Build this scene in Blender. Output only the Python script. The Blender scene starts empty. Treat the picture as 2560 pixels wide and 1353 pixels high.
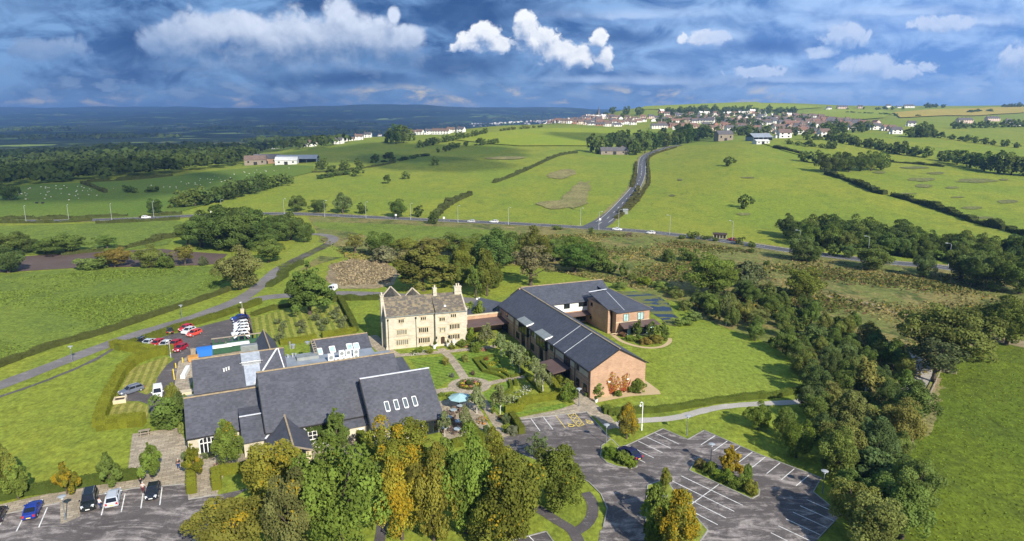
import bpy, bmesh, math, random
import numpy as np
from mathutils import Vector, Matrix, geometry
R = math.radians
scene = bpy.context.scene
COL = scene.collection
random.seed(7)

# ------------------------------------------------------------------ camera
F, VH, CH = 1700.0, 290.0, 54.0            # focal length in 2560-px units, horizon row, eye height
PT = math.atan((676.5 - VH) / F)           # pitch below the horizon
cam = bpy.data.cameras.new("Camera")
cam.sensor_width = 36.0
cam.lens = 36.0 * F / 2560.0
cam.clip_start = 1.0
cam.clip_end = 60000.0
camo = bpy.data.objects.new("Camera", cam)
COL.objects.link(camo)
camo.location = (0, 0, CH)
camo.rotation_euler = (math.pi / 2 - PT, 0, 0)
scene.camera = camo

# ------------------------------------------------------------------ render settings
scene.render.engine = 'CYCLES'
cy = scene.cycles
cy.use_denoising = True
cy.max_bounces = 5
cy.diffuse_bounces = 3
cy.glossy_bounces = 2
cy.transmission_bounces = 3
cy.transparent_max_bounces = 6
cy.volume_bounces = 0
scene.view_settings.view_transform = 'Standard'
scene.view_settings.look = 'None'
EXPO = 0.6
scene.view_settings.exposure = EXPO
scene.view_settings.gamma = 1.0

# ------------------------------------------------------------------ sun
SUN_AZ, SUN_EL = R(30.5), R(33.0)
S2 = Vector((math.sin(SUN_AZ) * math.cos(SUN_EL), -math.cos(SUN_AZ) * math.cos(SUN_EL), math.sin(SUN_EL)))
sl = bpy.data.lights.new("Sun", 'SUN')
sl.energy = 5.0
sl.angle = R(0.55)
sl.color = (1.0, 0.93, 0.8)
so = bpy.data.objects.new("Sun", sl)
so.rotation_euler = S2.to_track_quat('Z', 'Y').to_euler()
so.location = (60, -120, 200)
COL.objects.link(so)


def lin(c):
    c = [x / 255.0 for x in c]
    return tuple([x / 12.92 if x <= 0.04045 else ((x + 0.055) / 1.055) ** 2.4 for x in c])


class NT:
    """tiny node-graph writer"""
    def __init__(s, tree):
        s.t = tree
        s.t.nodes.clear()

    def n(s, typ, ins=None, **kw):
        nd = s.t.nodes.new(typ)
        for k, v in kw.items():
            setattr(nd, k, v)
        if ins:
            for k, v in ins.items():
                s.put(nd.inputs[k], v)
        return nd

    def put(s, sock, v):
        if isinstance(v, bpy.types.Node):
            v = v.outputs[0]
        if isinstance(v, bpy.types.NodeSocket):
            s.t.links.new(v, sock)
        else:
            if sock.type == 'RGBA' and len(v) == 3:
                v = (*v, 1.0)
            sock.default_value = v

    def m(s, op, a, b=0.0, c=0.0, clamp=False):
        return s.n('ShaderNodeMath', {0: a, 1: b, 2: c}, operation=op, use_clamp=clamp).outputs[0]

    def vm(s, op, a, b=(0, 0, 0), c=(0, 0, 0)):
        nd = s.n('ShaderNodeVectorMath', {0: a, 1: b, 2: c}, operation=op)
        return nd.outputs['Value'] if op in ('LENGTH', 'DOT_PRODUCT', 'DISTANCE') else nd.outputs[0]

    def mix(s, f, a, b, blend='MIX'):
        nd = s.n('ShaderNodeMix', data_type='RGBA', blend_type=blend)
        s.put(nd.inputs[0], f)
        s.put(nd.inputs[6], a)
        s.put(nd.inputs[7], b)
        return nd.outputs[2]

    def ss(s, x, lo, hi, a=0.0, b=1.0):
        return s.n('ShaderNodeMapRange', {'Value': x, 'From Min': lo, 'From Max': hi, 'To Min': a, 'To Max': b},
                   interpolation_type='SMOOTHSTEP').outputs[0]

    def noise(s, vec, scale, detail=4.0, rough=0.5, dist=0.0, **kw):
        return s.n('ShaderNodeTexNoise', {'Vector': vec, 'Scale': scale, 'Detail': detail, 'Roughness': rough,
                                          'Distortion': dist}, **kw).outputs[0]


def s_of_v(v):
    y = (676.5 - v) / F
    return (-math.sin(PT) + y * math.cos(PT)) / (math.cos(PT) + y * math.sin(PT))


def a_of(u, v):
    y = (676.5 - v) / F
    return ((u - 1280.0) / F) / (math.cos(PT) + y * math.sin(PT))


# ------------------------------------------------------------------ sky: Nishita air behind procedural cloud
world = bpy.data.worlds.new("World")
scene.world = world
world.use_nodes = True
world.cycles.sampling_method = 'MANUAL'
world.cycles.sample_map_resolution = 256
w = NT(world.node_tree)
d = w.n('ShaderNodeTexCoord').outputs['Generated']
sep = w.n('ShaderNodeSeparateXYZ', {0: d})
X_, Y_, Z_ = sep.outputs
yy = w.m('MAXIMUM', w.m('ABSOLUTE', Y_), 0.12)
qx = w.m('MULTIPLY', w.m('DIVIDE', X_, yy), 10.0)
qy = w.m('MULTIPLY', w.m('DIVIDE', Z_, yy), 10.0)
q = w.n('ShaderNodeCombineXYZ', {0: qx, 1: qy, 2: 0.0}).outputs[0]


def cum_group(name, blobs, k1, k2, sc):
    """signed 'inside the cumulus' field over the direction plane"""
    gt = bpy.data.node_groups.new(name, 'ShaderNodeTree')
    gt.interface.new_socket("Vector", in_out='INPUT', socket_type='NodeSocketVector')
    gt.interface.new_socket("Value", in_out='OUTPUT', socket_type='NodeSocketFloat')
    g = NT(gt)
    gi = g.n('NodeGroupInput').outputs[0]
    go = g.n('NodeGroupOutput')
    acc = None
    for (u, v, ru, rv) in blobs:
        cx, cyy = a_of(u, v) * 10, s_of_v(v) * 10
        rx, ry = ru * 1.12 / 174.0, rv * 1.12 / 174.0
        ln = g.vm('LENGTH', g.vm('MULTIPLY_ADD', gi, (1 / rx, 1 / ry, 0), (-cx / rx, -cyy / ry, 0)))
        acc = ln if acc is None else g.m('SMOOTH_MIN', acc, ln, 0.25)
    nz = g.noise(gi, sc, 7.0, 0.55, 0.35)
    vo = g.n('ShaderNodeTexVoronoi', {'Vector': g.vm('ADD', gi, g.vm('SCALE', g.n('ShaderNodeTexNoise', {'Vector': gi, 'Scale': sc * 1.3, 'Detail': 3.0}).outputs[1], (0, 0, 0))),
                                      'Scale': sc * 1.5, 'Detail': 3.0, 'Roughness': 0.55}, feature='F1')
    f = g.m('SUBTRACT', 1.18, acc)
    f = g.m('ADD', f, g.m('MULTIPLY', g.m('SUBTRACT', nz, 0.5), k1))
    f = g.m('ADD', f, g.m('MULTIPLY', g.m('SUBTRACT', 0.5, vo.outputs[0]), k2))
    g.put(go.inputs[0], f)
    return gt


def grp(gt, vec):
    nd = w.n('ShaderNodeGroup', node_tree=gt)
    w.put(nd.inputs[0], vec)
    return nd.outputs[0]


# broad grey-blue deck
wv = w.vm('MULTIPLY', q, (0.42, 1.7, 0))
warp = w.vm('ADD', wv, w.vm('SCALE', w.n('ShaderNodeTexNoise', {'Vector': wv, 'Scale': 0.9, 'Detail': 3.0}).outputs[1], (0, 0, 0)))
deck = w.noise(warp, 1.0, 8.0, 0.52, 0.5)
fine = w.noise(w.vm('MULTIPLY', q, (1.0, 2.0, 0)), 1.15, 8.0, 0.6, 0.5)
right = w.ss(qx, -1.0, 6.0)
left = w.ss(qx, -5.2, -7.4)
low = w.ss(qy, 0.75, 0.05)
dark = w.mix(right, lin((50, 88, 142)), lin((96, 142, 208)))
lite = w.mix(right, lin((126, 166, 214)), lin((172, 204, 248)))
dk = w.m('ADD', w.m('MULTIPLY', deck, 0.6), w.m('MULTIPLY', fine, 0.5))
fine2 = w.noise(w.vm('MULTIPLY', w.vm('ADD', q, (0.06, 0.12, 0)), (1.0, 2.0, 0)), 1.15, 8.0, 0.6, 0.5)
cov = w.m('ADD', w.ss(dk, 0.40, 0.72), w.m('MULTIPLY', w.m('SUBTRACT', fine, fine2), 1.5), clamp=True)
cov = w.m('ADD', cov, w.m('MULTIPLY', left, 0.35), clamp=True)
base = w.mix(cov, dark, lite)
base = w.mix(w.m('MULTIPLY', low, 0.62), base, w.mix(right, lin((108, 138, 176)), lin((146, 178, 224))))
DG = cum_group("dark_gaps", [(340, 120, 90, 90), (1170, 30, 220, 50), (1130, 165, 190, 36), (1560, 95, 120, 24), (1930, 118, 150, 24), (760, 12, 70, 16), (880, 195, 260, 22), (1900, 205, 150, 16)], 1.3, 0.4, 0.8)
dg = grp(DG, q)
base = w.mix(w.m('MULTIPLY', w.ss(dg, -0.2, 0.9), 0.8), base, w.mix(right, lin((44, 80, 132)), lin((74, 116, 186))))
LG = cum_group("pale_veils", [(60, 30, 220, 70), (640, 60, 330, 60), (1420, 20, 160, 26), (2250, 60, 420, 90), (560, 170, 300, 40), (1750, 150, 200, 40), (1250, 205, 160, 18)], 1.4, 0.5, 0.7)
lg = grp(LG, w.vm('MULTIPLY', q, (1, 1, 0)))
base = w.mix(w.m('MULTIPLY', w.ss(lg, 0.0, 1.2), 0.45), base, w.mix(right, lin((126, 162, 204)), lin((150, 184, 238))))
# soft streaky bright shelves on the right
SH = cum_group("cloud_shelves", [(1560, 40, 230, 22), (1480, 200, 190, 14), (1780, 95, 100, 30), (2440, 55, 190, 26), (2090, 70, 120, 40), (2250, 30, 200, 20), (1660, 205, 200, 18), (2000, 200, 260, 16)], 1.5, 0.5, 0.9)
b0 = grp(SH, q)
b1 = grp(SH, w.vm('ADD', q, (0.03, 0.10, 0)))
m_sh = w.ss(b0, -0.2, 1.1)
sh_col = w.mix(w.ss(w.m('SUBTRACT', b0, b1), -0.15, 0.5), lin((112, 150, 208)), lin((190, 212, 246)))
base = w.mix(w.m('MULTIPLY', m_sh, 0.8), base, sh_col)
# low cumulus bank with warm breaks just above the hills
band = w.m('MULTIPLY', w.ss(qy, 0.05, 0.20), w.ss(qy, 0.48, 0.30))
bn = w.noise(w.vm('MULTIPLY', q, (1.2, 3.0, 0)), 1.3, 7.0, 0.6, 0.4)
brk = w.m('MULTIPLY', w.ss(bn, 0.50, 0.66), band)
reg = w.m('ADD', w.m('MULTIPLY', w.ss(w.m('ABSOLUTE', w.m('ADD', qx, 1.0)), 1.9, 0.6), 1.0),
          w.m('MULTIPLY', w.ss(w.m('ABSOLUTE', w.m('SUBTRACT', qx, 2.2)), 2.6, 1.2), 0.75), clamp=True)
reg = w.m('MAXIMUM', reg, w.m('MULTIPLY', w.ss(qx, -2.6, -3.6), w.m('MULTIPLY', w.ss(qy, 0.30, 0.2), 0.85)))
brk = w.m('MULTIPLY', brk, w.m('ADD', reg, 0.08))
bk = w.noise(w.vm('MULTIPLY', q, (1.0, 2.4, 0)), 2.2, 6.0, 0.55)
base = w.mix(w.m('MULTIPLY', w.m('MULTIPLY', w.ss(bk, 0.5, 0.62), w.ss(qy, 0.8, 0.3)), 0.7), base, w.mix(right, lin((142, 164, 196)), lin((176, 200, 236))))
base = w.mix(brk, base, lin((226, 214, 190)))
# the big sunlit cumulus
C1 = cum_group("cumulus_heads", [(450, 110, 110, 60), (530, 75, 95, 55), (610, 75, 110, 50), (700, 105, 170, 70), (838, 40, 50, 62), (820, 95, 140, 75), (930, 95, 110, 55), (1015, 98, 60, 40), (640, 160, 290, 60), (860, 150, 230, 45),
                                 (985, 40, 20, 24), (18, 185, 75, 50), (110, 125, 130, 40)], 0.85, 0.5, 1.35)
c0 = grp(C1, q)
c1 = grp(C1, w.vm('ADD', q, (0.08, 0.26, 0)))
sm = w.m('SUBTRACT', c0, c1)
qs = w.vm('MULTIPLY', q, (1, 1.2, 0))
bil = w.m('SUBTRACT', w.noise(qs, 2.2, 7.0, 0.58, 0.4), w.noise(w.vm('ADD', qs, (0.05, 0.13, 0)), 2.2, 7.0, 0.58, 0.4))
shade1 = w.m('ADD', w.m('MULTIPLY', w.ss(qy, 0.62, 1.35), 0.62), w.m('MULTIPLY', w.ss(sm, -0.5, 0.7), 0.38))
shade1 = w.m('ADD', w.m('ADD', shade1, w.m('MULTIPLY', bil, 0.9)), w.ss(c0, 0.4, 0.05, -0.06, 0.14), clamp=True)
col1 = w.mix(shade1, lin((88, 124, 170)), lin((216, 226, 244)))
col1 = w.mix(w.m('MULTIPLY', w.ss(qx, -3.6, -6.0), 0.65), col1, lin((104, 142, 190)))
m1 = w.m('MULTIPLY', w.ss(c0, 0.0, 0.45), w.ss(qy, 0.42, 0.95))
base = w.mix(m1, base, col1)
C2 = cum_group("cumulus_small", [(1178, 100, 44, 24), (1215, 88, 48, 30), (1250, 108, 40, 24), (1200, 115, 80, 18), (1318, 70, 34, 40), (1340, 105, 60, 42), (1400, 128, 60, 28), (1455, 142, 44, 34), (1498, 98, 24, 32), (1515, 140, 28, 36), (1420, 150, 90, 24),
                                 (2110, 90, 80, 40), (2180, 165, 80, 36), (2250, 178, 90, 26), (2545, 150, 70, 44), (1765, 98, 70, 22), (1900, 180, 90, 20), (2340, 60, 120, 26), (2060, 130, 50, 18)], 0.85, 0.5, 2.0)
e0 = grp(C2, q)
e1 = grp(C2, w.vm('ADD', q, (0.05, 0.17, 0)))
sm2 = w.m('SUBTRACT', e0, e1)
sh2 = w.m('ADD', w.m('ADD', w.ss(sm2, -0.55, 0.65), w.m('MULTIPLY', bil, 1.0)), w.ss(e0, 0.7, 0.1, -0.1, 0.12), clamp=True)
col2 = w.mix(sh2, lin((112, 146, 194)), lin((250, 252, 255)))
softR = w.ss(qx, 1.8, 3.2)
col2 = w.mix(w.m('MULTIPLY', softR, 0.62), col2, lin((146, 180, 232)))
m2 = w.m('MULTIPLY', w.ss(w.m('SUBTRACT', e0, w.m('MULTIPLY', softR, 0.08)), 0.0, 0.30), w.ss(sm2, -0.95, -0.05, 0.05, 1.0))
base = w.mix(m2, base, col2)
sky = w.n('ShaderNodeTexSky', sky_type='NISHITA', sun_disc=False, sun_elevation=SUN_EL, sun_rotation=math.pi - SUN_AZ)
bg1 = w.n('ShaderNodeBackground', {'Color': sky.outputs[0], 'Strength': 0.1})
bg2 = w.n('ShaderNodeBackground', {'Color': base, 'Strength': 1.12 / 2 ** EXPO})
mx = w.n('ShaderNodeMixShader')
w.put(mx.inputs[0], w.ss(w.m('ADD', dk, w.m('MULTIPLY', low, 0.4)), 0.15, 0.45, 0.82, 1.0))
w.put(mx.inputs[1], bg1)
w.put(mx.inputs[2], bg2)
wo = w.n('ShaderNodeOutputWorld', {'Surface': mx})


# ------------------------------------------------------------------ projection helpers
def ray(u, v):
    x = (u - 1280.0) / F
    y = (676.5 - v) / F
    return np.array([x, math.cos(PT) + y * math.sin(PT), -math.sin(PT) + y * math.cos(PT)])


def P(u, v, z=0.0):
    dd = ray(u, v)
    t = (z - CH) / dd[2]
    return Vector((dd[0] * t, dd[1] * t, z))


def depth(p):
    return p[1] * math.cos(PT) - (p[2] - CH) * math.sin(PT)


def metres(px, p):
    """size in metres of px pixels (2560 frame) at point p"""
    return px * depth(p) / F


# ------------------------------------------------------------------ terrain height
TA = [0, 400, 600, 950, 1280, 1600, 1850, 2200, 2560]
TY = [0, 200, 345, 450, 600, 800, 1050, 1400, 1900, 2350, 3600, 5000, 7000, 9000, 13000, 20000]
TZ = [
    [0, 0, 0, 0, -2, -12, -18, -25, -28, -30, -30, -20, 12, 75, 205, 60],
    [0, 0, 0, 1, 2, -3, -8, -15, -20, -25, -25, -12, 35, 95, 215, 60],
    [0, 0, 0, 2, 4, 0, -4, -12, -18, -25, -25, -10, 45, 130, 205, 60],
    [0, 0, 0, 2, 6, 11, 19, 12, -12, -22, -25, -8, 60, 194, 120, 60],
    [0, 0, 0, 2, 7, 15, 29, 36, 22, 0, -15, 0, 60, 165, 150, 60],
    [0, 0, 0, 2, 7, 15.5, 24.5, 37, 61, 84, 20, 0, 40, 120, 120, 60],
    [0, 0, 0, 6, 17, 28, 26, 34, 56, 97, 40, 0, 30, 90, 90, 60],
    [0, 0, 1, 8, 15, 25, 33, 46, 64, 86, 60, 20, 60, 130, 140, 60],
    [0, 0, 1, 6, 12, 22, 30, 42, 58, 88, 60, 20, 60, 130, 130, 60],
]
_ta = np.array([(u - 1280.0) / F / math.cos(PT) for u in TA])
_tz = np.array(TZ, float)
_ty = np.log(np.array(TY, float) + 60.0)


def _pchip_slopes(x, y):
    h = np.diff(x)
    dl = np.diff(y, axis=1) / h
    m = np.zeros_like(y)
    for k in range(1, len(x) - 1):
        a, b = dl[:, k - 1], dl[:, k]
        w1, w2 = 2 * h[k] + h[k - 1], h[k] + 2 * h[k - 1]
        with np.errstate(divide='ignore', invalid='ignore'):
            mm = (w1 + w2) / (w1 / a + w2 / b)
        m[:, k] = np.where(a * b > 0, mm, 0)
    return m


_tm = _pchip_slopes(_ty, _tz)


def H(x, y):
    x = np.atleast_1d(np.asarray(x, float))
    y = np.atleast_1d(np.asarray(y, float))
    yc = np.clip(y, 1.0, 20000.0)
    a = np.clip(x / np.maximum(yc, 30.0), _ta[0], _ta[-1])
    ly = np.log(yc + 60.0)
    k = np.clip(np.searchsorted(_ty, ly) - 1, 0, len(_ty) - 2)
    h = _ty[k + 1] - _ty[k]
    t = (ly - _ty[k]) / h
    i = np.clip(np.searchsorted(_ta, a) - 1, 0, len(_ta) - 2)
    s = (a - _ta[i]) / (_ta[i + 1] - _ta[i])
    s = s * s * (3 - 2 * s) * 0.6 + s * 0.4

    def col(ii):
        return ((2 * t ** 3 - 3 * t ** 2 + 1) * _tz[ii, k] + (t ** 3 - 2 * t ** 2 + t) * h * _tm[ii, k]
                + (-2 * t ** 3 + 3 * t ** 2) * _tz[ii, k + 1] + (t ** 3 - t ** 2) * h * _tm[ii, k + 1])
    z = col(i) * (1 - s) + col(i + 1) * s
    f1 = np.clip((yc - 400) / 250, 0, 1)
    z = z + f1 * (0.8 * np.sin(x / 61 + 1.3 * np.sin(y / 97)) + 0.9 * np.sin(y / 83 + x / 140))
    f2 = np.clip((yc - 2500) / 3000, 0, 1)
    z = z + f2 * (7 * np.sin(x / 520 + 2 * np.sin(y / 900)) + 6 * np.sin(x / 260 + y / 700) + 3 * np.sin(x / 130 + 1.7 + y / 330) + 2.5 * np.sin(x / 71 + y / 210))
    return z


_LT = np.concatenate([np.geomspace(60, 20000, 900)])


def G(u, v):
    """first hit of the pixel's sight line with the terrain"""
    dd = ray(u, v)
    t = _LT / dd[1]
    z = CH + t * dd[2]
    hh = H(t * dd[0], t * dd[1])
    below = np.nonzero(z < hh)[0]
    if len(below) == 0:
        k = len(t) - 1
        return Vector((dd[0] * t[k], dd[1] * t[k], float(hh[k])))
    k = below[0]
    if k == 0:
        return P(u, v, 0)
    lo, hi = t[k - 1], t[k]
    for _ in range(24):
        mid = (lo + hi) / 2
        if CH + mid * dd[2] < H(mid * dd[0], mid * dd[1])[0]:
            hi = mid
        else:
            lo = mid
    return Vector((dd[0] * hi, dd[1] * hi, float(H(hi * dd[0], hi * dd[1])[0])))


def hz(x, y):
    return float(H(x, y)[0])


# ------------------------------------------------------------------ mesh helpers
class MB:
    """collects quads, boxes, tubes and links them as ONE mesh object"""
    def __init__(s):
        s.v, s.f, s.m = [], [], []

    def face(s, pts, mi=0):
        k = len(s.v)
        s.v.extend([tuple(p) for p in pts])
        s.f.append(tuple(range(k, k + len(pts))))
        s.m.append(mi)

    def mesh(s, verts, faces, mi=0):
        k = len(s.v)
        s.v.extend([tuple(p) for p in verts])
        for f in faces:
            s.f.append(tuple(i + k for i in f))
            s.m.append(mi)

    def hexa(s, b, t, mi=0):
        """prism between two equally long rings (bottom, top), counter-clockwise from above"""
        n = len(b)
        fs = [tuple(reversed(range(n))), tuple(range(n, 2 * n))]
        fs += [(i, (i + 1) % n, n + (i + 1) % n, n + i) for i in range(n)]
        s.mesh(list(b) + list(t), fs, mi)

    def box(s, x0, x1, y0, y1, z0, z1, mi=0):
        s.hexa([(x0, y0, z0), (x1, y0, z0), (x1, y1, z0), (x0, y1, z0)],
               [(x0, y0, z1), (x1, y0, z1), (x1, y1, z1), (x0, y1, z1)], mi)

    def tube(s, pts, rads, n=8, mi=0, caps=True):
        rings = []
        for i, p in enumerate(pts):
            p = Vector(p)
            a = Vector(pts[max(i - 1, 0)])
            b = Vector(pts[min(i + 1, len(pts) - 1)])
            d = (b - a)
            d = d.normalized() if d.length > 1e-9 else Vector((0, 0, 1))
            ref = Vector((0, 0, 1)) if abs(d.z) < 0.95 else Vector((1, 0, 0))
            e1 = d.cross(ref).normalized()
            e2 = d.cross(e1)
            r = rads[i] if isinstance(rads, (list, tuple)) else rads
            rings.append([p + e1 * (r * math.cos(2 * math.pi * k / n)) - e2 * (r * math.sin(2 * math.pi * k / n)) for k in range(n)])
        vs = [q for rg in rings for q in rg]
        fs = []
        for i in range(len(rings) - 1):
            for k in range(n):
                a, b = i * n + k, i * n + (k + 1) % n
                fs.append((a, b, b + n, a + n))
        if caps:
            fs.append(tuple(reversed(range(n))))
            fs.append(tuple(range((len(rings) - 1) * n, len(rings) * n)))
        s.mesh(vs, fs, mi)

    def lathe(s, prof, n=16, c=(0, 0, 0), mi=0):
        vs, fs = [], []
        for (r, z) in prof:
            for k in range(n):
                vs.append((c[0] + r * math.cos(2 * math.pi * k / n), c[1] + r * math.sin(2 * math.pi * k / n), c[2] + z))
        for i in range(len(prof) - 1):
            for k in range(n):
                a, b = i * n + k, i * n + (k + 1) % n
                fs.append((a, b, b + n, a + n))
        fs.append(tuple(reversed(range(n))))
        fs.append(tuple(range((len(prof) - 1) * n, len(prof) * n)))
        s.mesh(vs, fs, mi)

    def data(s, name, mats, smooth=False):
        me = bpy.data.meshes.new(name)
        me.from_pydata(s.v, [], s.f)
        for m in (mats if isinstance(mats, (list, tuple)) else [mats]):
            me.materials.append(m)
        me.polygons.foreach_set('material_index', s.m)
        if smooth:
            me.polygons.foreach_set('use_smooth', [True] * len(s.f))
        me.update()
        return me

    def build(s, name, mats, parent=None, smooth=False, loc=None):
        return link(name, s.data(name, mats, smooth), parent, loc)


def link(name, data, parent=None, loc=None, rot=None, scale=None):
    o = bpy.data.objects.new(name, data)
    COL.objects.link(o)
    if parent is not None:
        o.parent = parent
    if loc is not None:
        o.location = loc
    if rot is not None:
        o.rotation_euler = (0, 0, rot) if not isinstance(rot, (tuple, list)) else rot
    if scale is not None:
        o.scale = scale if isinstance(scale, (tuple, list)) else (scale,) * 3
    return o


def tag(o, label=None, cat=None, group=None, kind=None):
    if label:
        o['label'] = label
    if cat:
        o['category'] = cat
    if group:
        o['group'] = group
    if kind:
        o['kind'] = kind
    return o


def empty(name, loc, rz, label, cat, group=None):
    o = link(name, None, None, loc, rz)
    o.empty_display_size = 0.5
    return tag(o, label, cat, group)


def copy_tree(o, parent=None):
    c = o.copy()
    COL.objects.link(c)
    c.parent = parent
    for ch in list(o.children):
        copy_tree(ch, c)
    return c


def paint(o, col):
    """object colour for the paint / leaf / wall of a thing and its parts"""
    c = (*col[:3], 1.0)
    o.color = c
    for ch in o.children:
        paint(ch, col)


# ------------------------------------------------------------------ materials
MATS = {}


def mat(name, col, rough=0.8, metal=0.0, spec=0.3, var=0.0, vscale=1.0, vcol=None, bump=0.0, bscale=8.0, objcol=False, coord='Object', emit=None, alpha=None):
    """Principled with a noise-driven colour variation"""
    m = bpy.data.materials.new(name)
    m.use_nodes = True
    g = NT(m.node_tree)
    out = g.n('ShaderNodeOutputMaterial')
    b = g.n('ShaderNodeBsdfPrincipled', {'Roughness': rough, 'Metallic': metal, 'Specular IOR Level': spec})
    c = tuple(col)
    tc = g.n('ShaderNodeTexCoord').outputs[coord]
    if objcol:
        oi = g.n('ShaderNodeObjectInfo')
        c = oi.outputs['Color']
    if var > 0:
        nz = g.noise(tc, vscale, 5.0, 0.6)
        if vcol is None:
            f = g.ss(nz, 0.25, 0.75, 1 - var, 1 + var)
            nd = g.n('ShaderNodeVectorMath', operation='SCALE')
            g.put(nd.inputs[0], c)
            g.put(nd.inputs[3], f)
            c = nd.outputs[0]
        else:
            c = g.mix(g.ss(nz, 0.5 - 0.25 / max(var, 0.01) * 0.5, 0.5 + 0.25), c, vcol)
    g.put(b.inputs['Base Color'], c)
    if bump > 0:
        bn = g.noise(tc, bscale, 4.0, 0.6)
        bp = g.n('ShaderNodeBump', {'Strength': bump, 'Distance': 0.05, 'Height': bn})
        g.put(b.inputs['Normal'], bp)
    g.put(out.inputs[0], b)
    MATS[name] = m
    return m
# ------------------------------------------------------------------ ground materials


def grass_mat(name, c1, c2, c3, far=False, stripe=None, s_big=0.016, s_mid=0.11, rough_tufts=0.0, aniso=None, heath=False):
    m = bpy.data.materials.new(name)
    m.use_nodes = True
    g = NT(m.node_tree)
    out = g.n('ShaderNodeOutputMaterial')
    b = g.n('ShaderNodeBsdfPrincipled', {'Roughness': 0.95, 'Specular IOR Level': 0.1})
    pos = g.n('ShaderNodeNewGeometry').outputs['Position']
    pm = g.vm('MULTIPLY', pos, (1.0, 0.62, 1.0)) if aniso is None else g.vm('MULTIPLY', pos, aniso)
    n1 = g.noise(pm, s_big, 4.0, 0.55, 0.4)
    n2 = g.noise(pm, s_mid, 5.0, 0.62, 0.6)
    n3 = g.noise(pm, 1.3, 4.0, 0.7)
    c = g.mix(g.ss(n1, 0.35, 0.65), c1, c2)
    c = g.mix(g.m('MULTIPLY', g.ss(n2, 0.42, 0.7), 0.75), c, c3)
    if stripe:
        ang, wid, amt = stripe
        dt = g.vm('DOT_PRODUCT', pos, (math.cos(ang), math.sin(ang), 0))
        sn = g.m('SINE', g.m('MULTIPLY', g.m('ADD', dt, g.m('MULTIPLY', n2, 0.5)), 2 * math.pi / wid))
        c = g.mix(g.m('MULTIPLY', g.ss(sn, -0.35, 0.35), amt), c, tuple(x * 1.75 for x in c3))
    if heath:
        nn = g.noise(pm, 0.055, 7.0, 0.66, 0.9)
        c = g.mix(g.ss(nn, 0.47, 0.55), c, (0.215, 0.185, 0.065))
        n5 = g.noise(pm, 0.09, 7.0, 0.7, 0.4)
        c = g.mix(g.ss(n5, 0.52, 0.62), c, (0.085, 0.106, 0.029))
        n6 = g.noise(pm, 0.035, 7.0, 0.7, 1.2)
        c = g.mix(g.ss(n6, 0.58, 0.66), c, (0.325, 0.237, 0.102))
        n7 = g.noise(g.vm('ADD', pm, (31, 7, 0)), 0.03, 7.0, 0.7, 1.2)
        c = g.mix(g.ss(n7, 0.60, 0.66), c, (0.111, 0.069, 0.041))
    # tufts
    tf = g.m('MULTIPLY', g.ss(n3, 0.25, 0.8, 0.66, 1.34), g.ss(g.noise(pm, 3.1, 2.0, 0.7), 0.2, 0.8, 0.85, 1.15))
    n4 = g.noise(g.vm('MULTIPLY', pm, (0.7, 1.2, 1)), 0.55, 6.0, 0.78, 0.5)
    tf = g.m('MULTIPLY', tf, g.ss(n4, 0.25, 0.75, 1 - 0.17 - rough_tufts, 1.15 + rough_tufts))
    nd = g.n('ShaderNodeVectorMath', operation='SCALE')
    g.put(nd.inputs[0], c)
    g.put(nd.inputs[3], tf)
    c = nd.outputs[0]
    if rough_tufts > 0:
        rs = g.noise(pm, 0.05, 8.0, 0.72, 0.8)
        c = g.mix(g.m('MULTIPLY', g.ss(rs, 0.60, 0.70), 0.55), c, (0.085, 0.10, 0.028))
        rs2 = g.noise(g.vm('MULTIPLY', pos, (0.6, 1.6, 1)), 0.016, 8.0, 0.7, 1.4)
        c = g.mix(g.m('MULTIPLY', g.ss(rs2, 0.64, 0.72), 0.55), c, (0.20, 0.17, 0.07))
    if far:
        sp = g.n('ShaderNodeSeparateXYZ', {0: pos})
        rat = g.m('DIVIDE', sp.outputs[0], g.m('MAXIMUM', sp.outputs[1], 10.0))
        fm = g.m('MAXIMUM', g.m('MULTIPLY', g.ss(sp.outputs[1], 1250, 1900), g.ss(rat, 0.16, 0.08)), g.ss(sp.outputs[1], 2700, 3600))
        vp = g.vm('ADD', pos, g.vm('SCALE', g.n('ShaderNodeTexNoise', {'Vector': pos, 'Scale': 0.004, 'Detail': 2.0}).outputs[1]))
        vp = g.vm('MULTIPLY', pos, (1.0, 0.8, 0.0))
        vo = g.n('ShaderNodeTexVoronoi', {'Vector': vp, 'Scale': 0.0055, 'Randomness': 0.9}, feature='F1')
        ve = g.n('ShaderNodeTexVoronoi', {'Vector': vp, 'Scale': 0.0055, 'Randomness': 0.9}, feature='DISTANCE_TO_EDGE')
        cs = g.n('ShaderNodeSeparateColor', {0: vo.outputs['Color']})
        fc = g.mix(cs.outputs[0], (0.085, 0.15, 0.03), (0.22, 0.28, 0.06))
        fc = g.mix(g.ss(cs.outputs[1], 0.7, 0.72), fc, (0.15, 0.15, 0.06))
        fc = g.mix(g.ss(cs.outputs[2], 0.5, 0.52), fc, (0.02, 0.034, 0.012))
        nh = g.noise(pos, 0.02, 4.0, 0.6)
        fc = g.mix(g.ss(g.m('SUBTRACT', ve.outputs[0], g.m('MULTIPLY', nh, 0.22)), 0.02, -0.03), fc, (0.016, 0.028, 0.012))
        nw = g.noise(pos, 0.0028, 7.0, 0.65)
        fc = g.mix(g.ss(nw, 0.46, 0.52), fc, (0.016, 0.028, 0.012))
        nsp = g.noise(pos, 0.012, 7.0, 0.8)
        fc = g.mix(g.ss(nsp, 0.56, 0.60), fc, (0.014, 0.026, 0.011))
        moor = g.ss(sp.outputs[2], 85, 140)
        fc = g.mix(g.m('MULTIPLY', moor, g.ss(nw, 0.3, 0.6, 0.4, 0.9)), fc, (0.075, 0.095, 0.075))
        c = g.mix(fm, c, fc)
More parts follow.
